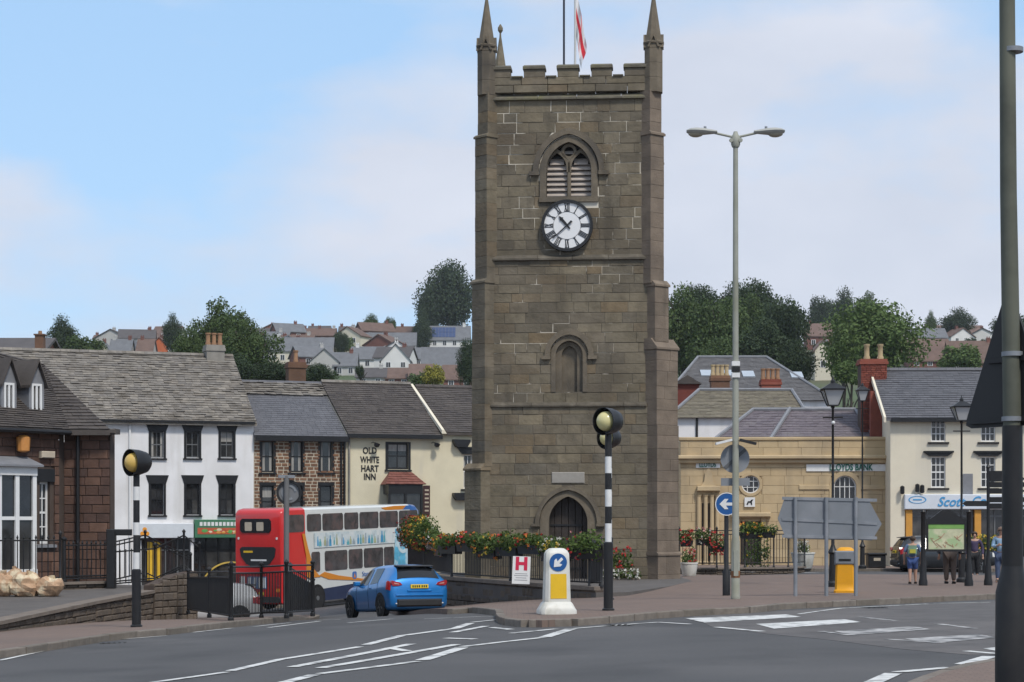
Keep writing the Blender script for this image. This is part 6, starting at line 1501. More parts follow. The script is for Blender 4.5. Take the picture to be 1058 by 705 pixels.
# ================================================================== TOWER TERRACE, RAILINGS, FLOWERS
TW = [(-3.75,67),(-3.0,62.5),(-1.95,57.4),(-.2,53.2),(1.1,50.2),(2.1,48.4)]
FLOOR = -.10
slab('terrace', TW+[(2.9,48.6),(5.2,56),(5.6,66),(-4,68)], lambda x, y: max(FLOOR, ground(x, y)+PAVE+.004), m_flag)
m_rub = mat('rubble_stone', (.13,.10,.075), .93, .25, 3, .5, 15, rnd=[(.105,.082,.062),(.082,.066,.052),(.13,.102,.078),(.095,.078,.064)])
m_wallcap = mat('wall_coping', (.17,.14,.115), .9, .2, 3, .3, 20)
def wallrun(name, pts, ztop, label, thick=.35, cap=.10, course=.19, ln=.36, zbot=None, m=m_rub, capm=None, seed=3):
    """stone wall along a polyline; ztop(i) gives the top at each point"""
    T = empty(name, (pts[0][0], pts[0][1], ground(*pts[0])), 0, label, 'wall'); rn = random.Random(seed); o = T.location
    q = MB(); cp = MB(); cr = MB()
    for i in range(len(pts)-1):
        a, b = Vector(pts[i]), Vector(pts[i+1]); d = b-a; L_ = d.length; ang = math.atan2(d.y, d.x)
        z0 = min(ground(*a), ground(*b))-.25; za, zb = ztop(i), ztop(i+1)
        M0 = Matrix.Translation((a.x-o.x, a.y-o.y, -o.z)) @ Matrix.Rotation(ang, 4, 'Z')
        cr.add([(0,.04,z0),(L_,.04,z0),(L_,thick,z0),(0,thick,z0),(0,.04,za-cap),(L_,.04,zb-cap),(L_,thick,zb-cap),(0,thick,za-cap)], [(0,3,2,1),(4,5,6,7),(0,1,5,4),(1,2,6,5),(2,3,7,6),(3,0,4,7)], M0)
        z = z0
        while z < max(za, zb)-cap-.02:
            h = course*rn.uniform(.85,1.2); u = 0
            while u < L_-.02:
                e = min(L_, u+ln*rn.uniform(.6,1.5)); top = (za+(zb-za)*((u+e)/2/L_))-cap; zt_ = min(z+h, top)
                if zt_-z > .04: q.cbox(u+.01, e-.01, rn.uniform(-.015,.015), thick*.5, z+.008, zt_-.006, .02, M0)
                u = e
            z += h
        k = max(1, round(L_/.8))
        for j in range(k):
            u, e = L_*j/k+.006, L_*(j+1)/k-.006; t0, t1 = za+(zb-za)*j/k, za+(zb-za)*(j+1)/k
            if cap > 0: cp.add([(u,-.05,t0-cap),(e,-.05,t1-cap),(e,thick+.05,t1-cap),(u,thick+.05,t0-cap),(u,-.05,t0),(e,-.05,t1),(e,thick+.05,t1),(u,thick+.05,t0)], [(0,3,2,1),(4,5,6,7),(0,1,5,4),(1,2,6,5),(2,3,7,6),(3,0,4,7)], M0)
    cr.build('core', m_dkm, T); q.build('stones', m, T, kind='stuff')
    if cap > 0: cp.build('coping', capm or m_wallcap, T, kind='stuff')
    return T
wallrun('retaining_wall', TW, lambda i: .04, 'curved stone retaining wall with coping below the tower railings', .35, .09)
BARM = {}
def railing(label, pts, h, spacing=.12, posts=None, spear=True, rails=(.12, .95), r=.011, m=None, rr=.02, name='railing', post_r=.03, bar_top=1.0, gap_panel=False):
    m = m or m_sblack; p0 = Vector(pts[0]); T = empty(name, p0, 0, label, 'railing'); key = (round(h*bar_top,3), spear, r)
    if key not in BARM:
        q = MB(); hb = h*bar_top; q.tube([(0,0,h*rails[0]-.02),(0,0,hb-.08 if spear else hb)], r, 6)
        if spear: q.lathe([(r,hb-.08),(r*2.1,hb-.05),(.002,hb+.03)], 6)
        BARM[key] = q.mesh('bar', m)
    for a, b in zip(pts, pts[1:]):
        a, b = Vector(a), Vector(b); d = b-a; L_ = Vector((d.x, d.y)).length
        for f in rails: q = MB(); q.tube([a-p0+Vector((0,0,h*f)), b-p0+Vector((0,0,h*f))], rr, 6); q.build('rail', m, T)
        n = max(1, int(L_/spacing))
        for i in range(1, n): c = a+d*(i/n)-p0; link('bar', BARM[key], T, c)
    for pt in (posts if posts is not None else pts):
        q = MB(); c = Vector(pt)-p0; q.lathe([(post_r*1.5,-.02),(post_r*1.5,.05),(post_r,.07),(post_r,h*1.02),(post_r*1.5,h*1.04),(post_r*1.5,h*1.07),(.004,h*1.12)], 10, Matrix.Translation(c)); q.build('post', m, T, True)
    return T
def off2(pts, d):
    out = []
    for i, p in enumerate(pts):
        a, b = Vector(pts[max(0,i-1)]), Vector(pts[min(len(pts)-1,i+1)]); t = (b-a).normalized(); out.append((p[0]-t.y*d, p[1]+t.x*d))
    return out
railing('black railing with flower boxes around the foot of the clock tower', [(x, y, .04) for x, y in off2(TW, .17)], .98, .12, rails=(.1,.9))
l_fl = leafmat('flower_leaf', [(.045,.085,.02),(.08,.125,.03),(.10,.14,.035),(.06,.10,.025)])
FLC = {'red': [(.50,.02,.02),(.42,.03,.03),(.55,.05,.04)], 'orange': [(.55,.20,.03),(.50,.13,.03),(.60,.27,.05)], 'yellow': [(.65,.48,.04),(.60,.40,.05),(.70,.55,.12)], 'pink': [(.55,.20,.20),(.60,.32,.28),(.5,.12,.16)], 'white': [(.70,.68,.64),(.62,.60,.55),(.72,.70,.60)]}
FLM = {k: mat('petal_'+k, v[0], .7, .1, 5, rnd=v, trans=.15) for k, v in FLC.items()}
def tuft(mb, c, rad, n, s, r):
    for _ in range(n):
        d = Vector((r.gauss(0,1), r.gauss(0,1), r.gauss(0,1))).normalized(); p = Vector(c)+Vector((d.x*rad[0], d.y*rad[1], d.z*rad[2]))*(r.random()**.4)
        nr = (d+Vector((r.gauss(0,.6), r.gauss(0,.6), r.gauss(0,.6)))).normalized(); a = nr.orthogonal().normalized(); b = nr.cross(a); t = r.uniform(0,6.28); a, b = a*math.cos(t)+b*math.sin(t), b*math.cos(t)-a*math.sin(t); q = s*r.uniform(.7,1.4)
        mb.add([p-a*q, p-b*q*.6+nr*q*.2, p+a*q, p+b*q*.6+nr*q*.2], [(0,1,2,3)])
def flowerbox(loc, ang, L_, label, cols, h=.42, trough=True, seed=0, wd=.26, nleaf=420, tm=None, name='flower_box', group='flower boxes', up=0.0, nf=70):
    r = random.Random(seed); T = empty(name, loc, ang, label, 'flowers', group)
    if trough: q = MB(); q.add([(-L_/2+.05,-.11,-.22),(L_/2-.05,-.11,-.22),(L_/2-.05,.11,-.22),(-L_/2+.05,.11,-.22),(-L_/2,-.14,.02),(L_/2,-.14,.02),(L_/2,.14,.02),(-L_/2,.14,.02)], [(0,3,2,1),(0,1,5,4),(1,2,6,5),(2,3,7,6),(3,0,4,7),(4,5,6,7)]); q.build('trough', tm or m_sblack, T)
    q = MB(); n = max(2, int(L_/.22))
    for i in range(n):
        x = -L_/2+L_*(i+.5)/n; tuft(q, (x, r.uniform(-.05,.05), up+.12+r.uniform(-.04,.08)), (.2, wd, h*.55*r.uniform(.8,1.25)), nleaf//n, .050, r)
    q.build('foliage', l_fl, T, recalc=False)
    for ci, c in enumerate(cols):
        q = MB()
        for _ in range(int(nf*.75)//len(cols)):
            a = r.uniform(0, 6.28); x = r.uniform(-L_/2, L_/2); y = -abs(math.cos(a))*wd*r.uniform(.6,1.05); z = up+.12+math.sin(a)*h*.55; tuft(q, (x,y,z), (.04,.04,.04), 5, .036, r)
        q.build('blossom', FLM[c], T, recalc=False, kind='stuff')
    return T
pts = off2(TW, .10); r = random.Random(3)
cum = [0]
for a, b in zip(pts, pts[1:]): cum.append(cum[-1]+(Vector(b)-Vector(a)).length)
def along(s):
    for i in range(len(pts)-1):
        if s <= cum[i+1] or i == len(pts)-2:
            a, b = Vector(pts[i]), Vector(pts[i+1]); d = (b-a).normalized(); return a+d*(s-cum[i]), math.atan2(d.y, d.x)
pal = [['red','pink'],['red','orange'],['orange','yellow'],['red','yellow'],['orange','white'],['yellow','orange'],['red','orange'],['orange','red'],['yellow','orange'],['yellow','red'],['red','orange'],['yellow','white'],['pink','red']]
lab = ['trailing red and pink flower box at the far end of the tower railing','red and orange flower box, next to the far end of the railing','orange and yellow flower box above the parked blue car','red and yellow flower box above the wall bend','orange and white flower box left of the tower corner','yellow and orange flower box by the tower corner','red-orange flower box on the railing left of the door','orange-red flower box left of the white notice','yellow-orange flower box just left of the white notice','yellow-red flower box behind the white notice','red-orange flower box right of the white notice','yellow and white flower box in front of the door','pink and red flower box at the railing end post']
s = .7; i = 0
while s < cum[-1]-.3 and i < 13:
    c, a = along(s); big = i < 4
    flowerbox((c.x, c.y, .04+(.90+.10*math.sin(i*2.1) if not big else 1.15)), a, 1.45, lab[i], pal[i], (.50+.14*math.sin(i*1.7)) if not big else 1.0, True, 20+i, .26 if not big else .42, 560 if not big else 1000, nf=(30 if i % 3 else 16) if not big else 46); s += (cum[-1]-.9)/12.3; i += 1
# planters by the tower
def pot(px, py, off, label, cols, wd=.36, h=.5, m=None, D=None, lh=.6, seed=1, fl=True):
    p, k = put(px, py, off) if D is None else (Vector((PX(px,D), D, ground(PX(px,D),D)+off)), D/F)
    T = flowerbox((p.x,p.y,p.z+h), 0, .42, label, cols, lh, False, seed, .26, 300, name='planter', group='planted tubs'); T.location.z = p.z
    for c in T.children: c.location.z = h
    q = MB(); q.lathe([(wd*.36,0),(wd*.40,.04),(wd*.5,h-.06),(wd*.53,h-.05),(wd*.53,h),(wd*.44,h),(wd*.42,h-.06)], 14); q.build('tub', m or m_bol, T, True); return T
pot(712, 595.5, PAVE, 'white tub of red flowers at the foot of the tower buttress', ['red','pink'], .62, .50, lh=.7, seed=4)
pot(829.5, 0, PAVE, 'white tub with a green shrub behind the direction sign', ['white'], .95, .66, D=78.5, lh=.6, seed=5)
flowerbox((PX(640,59.2), 59.2, TB+.62), 0, .7, 'tall red flowers right of the tower door', ['red','red'], .95, False, 8, .25, 420, name='flower_bed')
T = flowerbox((PX(642,58.8), 58.8, TB+.30), 0, 1.1, 'low trough of white flowers right of the tower door', ['white','white'], .3, True, 9, .22, 320, m_wallcap)
q = MB(); q.box(-.5,.5,-.10,.10,-.36,-.2); q.build('plinth', m_wallcap, T)
T = bpy.data.objects[[o.name for o in bpy.data.objects if o.name.startswith('flower_bed')][0]]; q = MB(); q.lathe([(.18,-.66),(.24,-.1),(.26,0)], 12); q.build('tub', m_wallcap, T, True)
# white notice with a red H
p = Vector((PX(538, 51.2), 51.2, .06)); T = empty('notice', p, R(-60), 'white notice board with a large red letter H against the railing', 'notice')
T.rotation_euler = (R(-6), R(2), R(-4)); T.location = (PX(538,51.0), 51.0, PZ(603.5,51.0))
q = MB(); q.box(-.235,.235,0,.02,0,.73); bd = q.build('board', m_wp, T)
m_hr = mat('notice_red', (.55,.015,.06), .5, .03); link('lettering', text_mesh('H', .46, m_hr, sx=1.0, bold=.022, extrude=.003), bd, (0,-.004,.52))
q = MB()
for z, w_ in ((.27,.16),(.22,.18),(.16,.14),(.10,.17)): q.box(-w_,w_,-.003,-.001,z-.008,z+.008)
q.build('small_print', mat('print_grey', (.25,.25,.27), .6), bd, kind='stuff')
# gate at the right end of the railing
railing('short black railing before the tower door', [(1.95,48.9,.0),(2.35,51.5,-.05)], 1.2, .12, rails=(.1,.9))

# ================================================================== LEFT TERRACE WITH BAGS AND RAILINGS
def fz(x, y): return max(-.40, min(.0, -.27+.02*(y-36.5)))
LTW = [(PX(-120,32.5),32.5), (PX(0,37.0),37.0), (PX(100,43.4),43.4), (PX(163,48.0),48.0)]
wallrun('dwarf_wall', LTW, lambda i: fz(*LTW[i])+.03, 'low stone edging wall of the raised forecourt on the left', .3, .07, .14, .34)
slab('forecourt', [(x-.05, y+.22) for x, y in LTW]+[(-9.2,50.4),(-11,52),(-14,51.5),(-24,46),(-24,33)], fz, m_flag)
# rubble flank wall of the steps
FW = [(PX(160,47.6),47.6),(PX(184,48.4),48.4),(PX(204,49.0),49.0),(PX(203,55),55.0)]
wallrun('rubble_wall', FW, lambda i: (.10,.34,.42,-.1)[i], 'broken rubble stone wall beside the steps, topped by black railings', .35, 0, .17, .27, seed=7)
PLN = [(PX(-60,47.0),47.0),(PX(62,48.2),48.2),(PX(113,49.2),49.2)]
wallrun('dwarf_wall', PLN, lambda i: .16, 'low plinth wall under the spear-topped railings', .25, .06, .12, .3)
railing('black spear-topped railing behind the rubble sacks', [(PX(-60,47.1),47.12,.16),(PX(62,48.3),48.32,.16)], 1.16, .145, rails=(.1,.9), r=.015)
railing('black spear-topped railing before the dark wing wall', [(PX(66,48.4),48.42,.16),(PX(113,49.4),49.4,.16)], 1.02, .13, rails=(.08,.14,.9), r=.015, post_r=.05)
railing('sloping black handrail running along the rubble wall', [(PX(118,49.2),49.2,.0),(PX(160,49.3),49.3,.08),(PX(190,49.4),49.4,.42),(PX(206,49.5),49.5,.1)], .95, .13, rails=(.1,.16,.95), r=.015, spear=False)
railing('black railing descending the steps towards the shops', [(PX(118,52.0),52.0,.0),(PX(150,52.5),52.5,.18),(PX(197,54),54.0,-.45)], 1.15, .14, rails=(.1,.9,.98), r=.015, spear=False)
q = MB(); bx = (PX(115,49.0),49.0); T = empty('gate_pier', (bx[0],bx[1],-.02), 0, 'black gate post with a horizontal lamp arm before the white house', 'post')
q.cbox(-.11,.11,-.11,.11,0,1.50,.02); q.build('post', m_sblack, T); q = MB(); q.cbox(-.1,.52,-.05,.05,1.34,1.50,.02); q.build('arm', m_sblack, T)
m_bag = mat('rubble_sack', (.42,.27,.165), .7, .2, 7, .6, 14, dirt=(.62,.52,.36), dscale=3.2, dlo=.50, dhi=.60)
def bag(px, w_px, h_px, label, seed, D=45.5):
    k = D/F; r = random.Random(seed); x = PX(px,D); T = empty('rubble_sack', (x, D, fz(x,D)), r.uniform(-.5,.5), label, 'sack', 'filled sacks on the forecourt')
    q = MB(); W, Hh = w_px*k/2, h_px*k; q.sphere((0,0,Hh*.5),(W*1.05,W*.85,Hh*.55),13,9)
    for i, v in enumerate(q.v):
        sd = Vector((seed*3.1, seed*1.7, 0)); n = noise.noise(v*4+sd)*.25+noise.noise(v*9+sd)*.22
        sx = math.copysign(abs(v.x/W)**.75, v.x)*W; v2 = Vector((sx, v.y, v.z-Hh*.5))*(1+n); v2.z += Hh*.5; v2.x += (v2.z/Hh-.5)*W*.35*r.choice((1,1)) if seed % 2 else 0; v2.z = max(0.0, v2.z-.02); q.v[i] = v2
    q.build('sack_body', m_bag, T)
    q = MB(); q.add([(W*.1,-.06,Hh*.85),(W*.45,0,Hh*.8),(W*.2,.05,Hh*.85),(W*.0,-.1,Hh*1.08),(W*.5,-.04,Hh*1.02),(W*.25,.06,Hh*1.1)], [(0,1,4,3),(1,2,5,4),(2,0,3,5)]); q.build('loose_mouth', m_bag, T)
bag(3, 22, 25, 'tan rubble sack leaning at the left end of the row', 1); bag(26, 29, 25, 'large tan rubble sack with yellow print in the middle of the row', 2); bag(52, 26, 20, 'slumped tan rubble sack at the right end of the row', 3); bag(13, 20, 27, 'tan rubble sack behind the front ones', 5, 46.3)
# guard rail on the left pavement
def gp(px, py): return unproj(px, py, PAVE)
G = [gp(239,641.5), gp(270,638.5), gp(296,638), gp(323,636)]
railing('black pedestrian guard rail on the corner of the left pavement', [tuple(v) for v in G], 1.10, .105, spear=False, rails=(.10,.88,1.0), r=.012, name='guard_rail', post_r=.035, bar_top=.88)
G2 = [gp(296,637)+Vector((.05,.3,0)), gp(322,635)+Vector((0,.6,0))]
railing('second black guard rail panel just behind the corner one', [tuple(v) for v in G2], 1.06, .09, spear=False, rails=(.10,.9,1.0), r=.014, name='guard_rail', post_r=.04, bar_top=.9)
G3 = [gp(239,641.5)+Vector((-.03,.05,0)), gp(205,641)+Vector((0,1.5,0)), gp(190,640)+Vector((-.4,3.0,0))]
railing('black guard rail running back from the corner towards the steps', [tuple(v) for v in G3], 1.0, .11, spear=False, rails=(.10,.88,1.0), r=.012, name='guard_rail', post_r=.035, bar_top=.88)
# ================================================================== RAILINGS, BOXES AND BIN BY THE BANK
RB = [(PX(702,74),74.0),(PX(741,74),74.0),(PX(770,74.3),74.3),(PX(800,74.6),74.6),(PX(815,75),75.0),(PX(832,76.5),76.5)]
wallrun('dwarf_wall', RB, lambda i: -.08, 'low stone plinth under the railings by the bank', .3, .06, .09, .25)
railing('black railing on the low wall by the bank', [(x,y+.15,-.08) for x, y in RB], 1.42, .13, rails=(.12,.9,1.0), spear=False, bar_top=.9)
def tb(px, D, z, L_, label, cols, h, seed, n=420, nf=60): return flowerbox((PX(px,D), D, z), 0, L_, label, cols, h, True, seed, .3, n, nf=nf)
tb(786, 74.2, 1.28, 1.15, 'yellow-green flower trough on the bank railing', ['yellow','yellow'], .45, 41, nf=30); tb(776, 74.1, 1.25, .9, 'green trailing trough beside the street lamp on the bank railing', ['yellow','orange'], .5, 42, nf=24)
tb(709, 73.6, .95, .5, 'red flower basket low on the railing by the tower buttress', ['red','red'], .55, 43, 260, 40); tb(741, 73.6, .75, .6, 'red flower basket low on the railing behind the blue sign', ['red','red'], .8, 44, 220, 70); tb(727, 73.7, 1.0, .6, 'dark leafy basket on the bank railing', ['pink','white'], .6, 45, 300, 20)
T = flowerbox((PX(782,75.5), 75.5, ground(9,75)+PAVE+.5), 0, 1.0, 'green shrubs growing behind the bank railing', ['yellow','white'], 1.5, False, 46, .35, 600, nf=14, name='shrub', group='planted tubs')
p = Vector((PX(905,79.6), 79.6, ground(PX(905,79.6),79.6)+PAVE)); T = empty('litter_bin', p, 0, 'squat black litter bin in front of the bank', 'bin')
q = MB(); q.cbox(-.36,.36,-.28,.28,0,.52,.04); q.build('body', m_sblack, T); q = MB(); q.cbox(-.40,.40,-.32,.32,.525,.62,.04); q.build('lid', m_sblack, T); q = MB(); q.box(-.14,.14,-.285,-.281,.30,.42); q.build('label_plate', m_limem, T)
T = empty('hanging_flowers', (PX(1017,75), 75.0, ground(18,75)), 0, 'yellow-green flower stand in front of the shop window', 'flowers')
q = MB(); q.tube([(0,0,0),(0,0,1.0)], .05, 8); q.build('stand', m_sblack, T, True); rq = random.Random(6); q = MB()
for dx in (-.5,0,.5): tuft(q, (dx,0,1.15), (.4,.3,.38), 260, .05, rq)
q.build('foliage', l_fl, T, recalc=False); q = MB()
for _ in range(60): tuft(q, (rq.uniform(-.8,.8),-.28+rq.uniform(-.05,.1),1.15+rq.uniform(-.3,.35)), (.05,.05,.05), 4, .045, rq)
q.build('blossom', FLM['yellow'], T, recalc=False, kind='stuff')
# ================================================================== VEHICLES
m_tyre = mat('tyre', (.018,.018,.019), .85, .2, 8); m_rim = mat('alloy', (.30,.31,.32), .35, .1, 5, metallic=.7)
m_cglass = mat('car_glass', (.012,.014,.017), .05, .1, 2, spec=.6); m_plast = mat('black_plastic', (.02,.02,.021), .6, .1, 5)
m_tail = mat('tail_lamp', (.32,.015,.02), .2, .1, 5, spec=.6); m_plateY = mat('yellow_plate', (.70,.50,.03), .45, .03); m_plateW = mat('white_plate', (.62,.62,.60), .45, .03)
def paint(name, c, metallic=.35): return mat(name, c, .32, .04, 2, coat=.7, metallic=metallic)
ST_ = np.array([(-2.00,.40,.66,.74,.68,.60),(-1.985,.30,.80,.88,.78,.68),(-1.95,.23,.90,.99,.835,.67),(-1.85,.19,.955,1.13,.865,.62),(-1.70,.17,.965,1.32,.88,.575),(-1.5,.165,.96,1.40,.885,.57),(-1.15,.16,.94,1.435,.88,.57),(-.4,.16,.91,1.45,.875,.575),(.2,.16,.895,1.41,.87,.575),(.6,.16,.89,1.27,.87,.585),(1.0,.165,.885,1.05,.865,.63),(1.2,.2,.87,.955,.855,.68),(1.55,.21,.82,.875,.83,.68),(1.85,.26,.74,.78,.77,.62),(1.97,.34,.64,.67,.69,.55),(2.0,.42,.56,.58,.6,.48)])
def car_grid(nl=90, sc=1.0):
    ys = np.linspace(-2, 2, nl); t = np.interp(ys, ST_[:,0], np.arange(len(ST_)))
    def cr(c, t):
        i = int(min(len(ST_)-2, max(0, math.floor(t)))); f = t-i; p = [ST_[min(len(ST_)-1, max(0, i+k)), c] for k in (-1,0,1,2)]
        return .5*((2*p[1])+(-p[0]+p[2])*f+(2*p[0]-5*p[1]+4*p[2]-p[3])*f*f+(-p[0]+3*p[1]-3*p[2]+p[3])*f**3)
    G = []
    for y, tt in zip(ys, t):
        zb, zl, zt, wb, wt = [cr(c, tt) for c in range(1, 6)]
        P = [(0,zb),(wb*.55,zb),(wb*.90,zb+.02),(wb*.985,zb+.10),(wb*1.0,zb+(zl-zb)*.45),(wb*1.01,zb+(zl-zb)*.72),(wb*.985,zl-.03),(wb*.955,zl+.015),(wt+(wb*.95-wt)*.5,zl+(zt-zl)*.5),(wt+.035,zt-.09 if zt-zl > .2 else zl+(zt-zl)*.6),(wt-.03,zt-.025),(wt*.72,zt),(wt*.35,zt+.014),(0,zt+.018)]
        G.append([Vector((x, y, z)) for x, z in P])
    return ys, G
def car(loc, rz, label, body, detail=True, rear_plate=True, sc=(1,1,1), pitch=0.0):
    T = empty('parked_car', loc, rz, label, 'car'); T.rotation_euler = (pitch, 0, rz)
    ys, G = car_grid(); n = len(G[0]); q = MB()
    for s in (1, -1):
        vs = [(p.x*s, p.y, p.z) for row in G for p in row]; fs = []
        for i in range(len(G)-1):
            for j in range(n-1):
                f = (i*n+j, i*n+j+1, (i+1)*n+j+1, (i+1)*n+j); fs.append(f if s < 0 else f[::-1])
        fs.append(tuple(range(n)) if s > 0 else tuple(range(n-1,-1,-1))); e = (len(G)-1)*n; fs.append(tuple(range(e+n-1,e-1,-1)) if s > 0 else tuple(range(e,e+n))); q.add(vs, fs)
    me = q.mesh('body', body, recalc=False); bm = bmesh.new(); bm.from_mesh(me); bmesh.ops.remove_doubles(bm, verts=bm.verts, dist=.0005); bmesh.ops.recalc_face_normals(bm, faces=bm.faces); bm.to_mesh(me); bm.free()
    me.polygons.foreach_set('use_smooth', [True]*len(me.polygons)); link('body', me, T)
    def skin(name, m, y0, y1, j0, j1, o=.007, s=1, par=T):
        I = [i for i, y in enumerate(ys) if y0 <= y <= y1]; q = MB(); vs = []; fs = []
        for i in I:
            for j in range(j0, j1+1):
                a = G[min(i+1,len(G)-1)][j]-G[max(i-1,0)][j]; b = G[i][min(j+1,n-1)]-G[i][max(j-1,0)]; nr = b.cross(a).normalized()
                if nr.x < 0 and j < n-2: nr = -nr
                if j >= n-3 and nr.z < 0 : nr = -nr
                p = G[i][j]+nr*o; vs.append((p.x*s, p.y, p.z))
        k = j1-j0+1
        for a in range(len(I)-1):
            for b in range(k-1): fs.append((a*k+b, a*k+b+1, (a+1)*k+b+1, (a+1)*k+b))
        q.add(vs, fs); o_ = q.build(name, m, par, 'all'); return o_
    for s in (1, -1):
        skin('side_window', m_cglass, -.98, -.30, 7, 9, s=s); skin('side_window', m_cglass, -.20, .72, 7, 9, s=s)
        skin('tail_light', m_tail, -1.985, -1.70, 5, 7, .012, s); skin('headlight', m_plateW, 1.72, 1.93, 5, 7, .010, s)
    def span(name, m, y0, y1, j0): # joined across the middle
        I = [i for i, y in enumerate(ys) if y0 <= y <= y1]; q = MB(); vs = []; fs = []; cols = [(j, 1) for j in range(j0, n)]+[(j, -1) for j in range(n-2, j0-1, -1)]; k = len(cols)
        for i in I:
            for j, s in cols:
                a = G[min(i+1,len(G)-1)][j]-G[max(i-1,0)][j]; nr = Vector((0,-a.z,a.y)).normalized(); nr = nr if nr.z > 0 else -nr
                p = G[i][j]+nr*.008; vs.append((p.x*s, p.y, p.z))
        for a in range(len(I)-1):
            for b in range(k-1): fs.append((a*k+b, a*k+b+1, (a+1)*k+b+1, (a+1)*k+b))
        q.add(vs, fs); return q.build(name, m, T, 'all')
    span('rear_window', m_cglass, -1.935, -1.62, 10); span('windscreen', m_cglass, .42, 1.06, 10)
    q = MB(); q.add([(-.54,-1.48,1.385),(.54,-1.48,1.385),(.52,-1.80,1.365),(-.52,-1.80,1.365),(-.54,-1.46,1.42),(.54,-1.46,1.42),(.52,-1.80,1.385),(-.52,-1.80,1.385)], [(0,3,2,1),(4,5,6,7),(0,1,5,4),(1,2,6,5),(2,3,7,6),(3,0,4,7)]); q.build('spoiler', m_plast, T)
    q = MB(); q.cbox(-.66,.66,-2.04,-1.9,.26,.47,.04); q.build('rear_valance', m_plast, T); q = MB(); q.cbox(-.70,.70,-2.035,-1.92,.555,.60,.01); q.build('bumper_lip', body, T); q = MB(); q.cbox(-.36,.36,-2.022,-1.9,.66,.735,.02); q.build('tailgate_recess', body, T)
    for s in (1, -1):
        for yy in (.72,-.25,-1.02):
            i = int(np.argmin(abs(ys-yy))); q = MB(); q.tube([(G[i][j].x*s*1.001, G[i][j].y, G[i][j].z) for j in range(3,8)], .006, 5); q.build('door_seam', m_plast, T); q = MB(); q.box(-.12,.12,-2.035,-2.03,.335,.37); q.build('fog_lamp', m_tail, T)
    for s in (1, -1): q = MB(); q.box(min(s*.42,s*.70),max(s*.42,s*.70),-2.0,-1.95,.34,.37); q.build('reflector', m_bwhite, T)
    for s in (1, -1): q = MB(); q.prism([(s*.50,.865),(s*.56,.93),(s*.80,.985),(s*.83,.93),(s*.78,.84),(s*.62,.835)], -2.0, -1.86); lo = q.build('tail_light', m_tail, T); q = MB(); q.prism([(s*.58,.875),(s*.62,.905),(s*.74,.925),(s*.73,.885)], -2.006, -1.99); q.build('indicator', mat('lamp_clear', (.55,.25,.22), .2), lo)
    q = MB(); q.cbox(-.26,.26,-2.03,-1.98,.76,.87,.005); pl = q.build('number_plate', m_plateY, T); q = MB()
    for k in range(7): x = -.215+k*.062+(.02 if k > 3 else 0); q.box(x, x+.036, -2.033, -2.0305, .785, .845)
    q.build('plate_characters', m_sblack, pl, kind='stuff')
    for s in (1, -1):
        q = MB(); q.cbox(s*.90-.09,s*.90+.09,.52,.66,.90,1.03,.03); q.build('wing_mirror', body, T)
        q = MB(); q.box(s*.872-.012,s*.872+.012,-.52,-.34,.80,.825); q.build('door_handle', body, T)
        for y in (-1.27, 1.27):
            M0 = Matrix.Translation((s*.805, y, .305)) @ Matrix.Rotation(R(90), 4, 'Y'); q = MB(); q.lathe([(.20,-.1),(.29,-.1),(.305,-.07),(.305,.07),(.29,.1),(.20,.1)], 26, M0); wl2 = q.build('wheel', m_tyre, T, True)
            q = MB(); q.lathe([(.205,-.085),(.205,.085)], 22, M0)
            for k in range(5): a = 2*math.pi*k/5; q.box(.03,.20,-.03,.03,.086 if s > 0 else -.10,.10 if s > 0 else -.086, M0 @ Matrix.Rotation(a, 4, 'Z'))
            q.build('rim', m_rim, wl2)
            q = MB(); q.ring((0,0), .31, .375, -.008, .008, 22, R(0), R(180), Matrix.Translation((s*.897, y, .305)) @ Matrix.Rotation(R(90), 4, 'Z')); q.build('wheel_arch', m_plast, T)
            q = MB(); q.lathe([(.35,0),(.35,.01)], 22, Matrix.Translation((s*.893-.005, y, .305)) @ Matrix.Rotation(R(90), 4, 'Y')); q.build('wheel_well', m_sblack, T)
    return T
def gpt(px, D): x = PX(px, D); return Vector((x, D, ground(x, D)))
# blue hatchback: centre lies 2 m ahead of its tail
ps = R(24); tail = gpt(434, 53.2); c = Vector((tail.x-math.sin(ps)*2, tail.y+math.cos(ps)*2)); gr = math.atan2(ground(c.x-math.sin(ps)*1.3, c.y+math.cos(ps)*1.3)-ground(c.x+math.sin(ps)*1.3, c.y-math.cos(ps)*1.3), 2.6)
car((c.x, c.y, ground(c.x, c.y)+.005), ps, 'bright blue hatchback car seen from behind beside the curved wall', paint('blue_car_paint', (.015,.19,.52), .35), pitch=gr)
c = gpt(212, 70); car((c.x, c.y, c.z), R(96), 'white car parked behind the guard rail by the takeaway shop', paint('white_car_paint', (.60,.61,.62), 0))
c = gpt(962, 80.0); c.z += .0; car((c.x, 77.6, ground(c.x, 77.6)), R(-88), 'dark grey car parked in front of the shop, behind the map board', paint('dark_car_paint', (.03,.033,.038)))
# ---------------------------------------------------------------- double-decker bus
bp = Vector((PX(267.5, 79.6), 79.6)); T = empty('double_decker_bus', (bp.x, bp.y, ground(bp.x, bp.y)+.02), 0, 'red, white and orange double-decker bus seen from its rear corner', 'bus')
f_ = Vector((bp.x+5.0, bp.y+8.7)); T.rotation_euler = (math.atan2(ground(f_.x, f_.y)-ground(bp.x, bp.y), 10.0)*1.0, 0, R(-30)); bus = T
mr = paint('bus_red', (.56,.022,.022), 0); m_bglass = mat('bus_glass', (.06,.058,.062), .12, .5, 2.2, spec=.5, dirt=(.10,.075,.075), dscale=2.6, dlo=.50, dhi=.64); mw_ = paint('bus_white', (.60,.62,.60), 0); mo = paint('bus_orange', (.62,.22,.02), 0); mb_ = paint('bus_blue', (.03,.14,.42), 0); mnv = mat('bus_skirt_navy', (.022,.032,.075), .5, .1, 4)
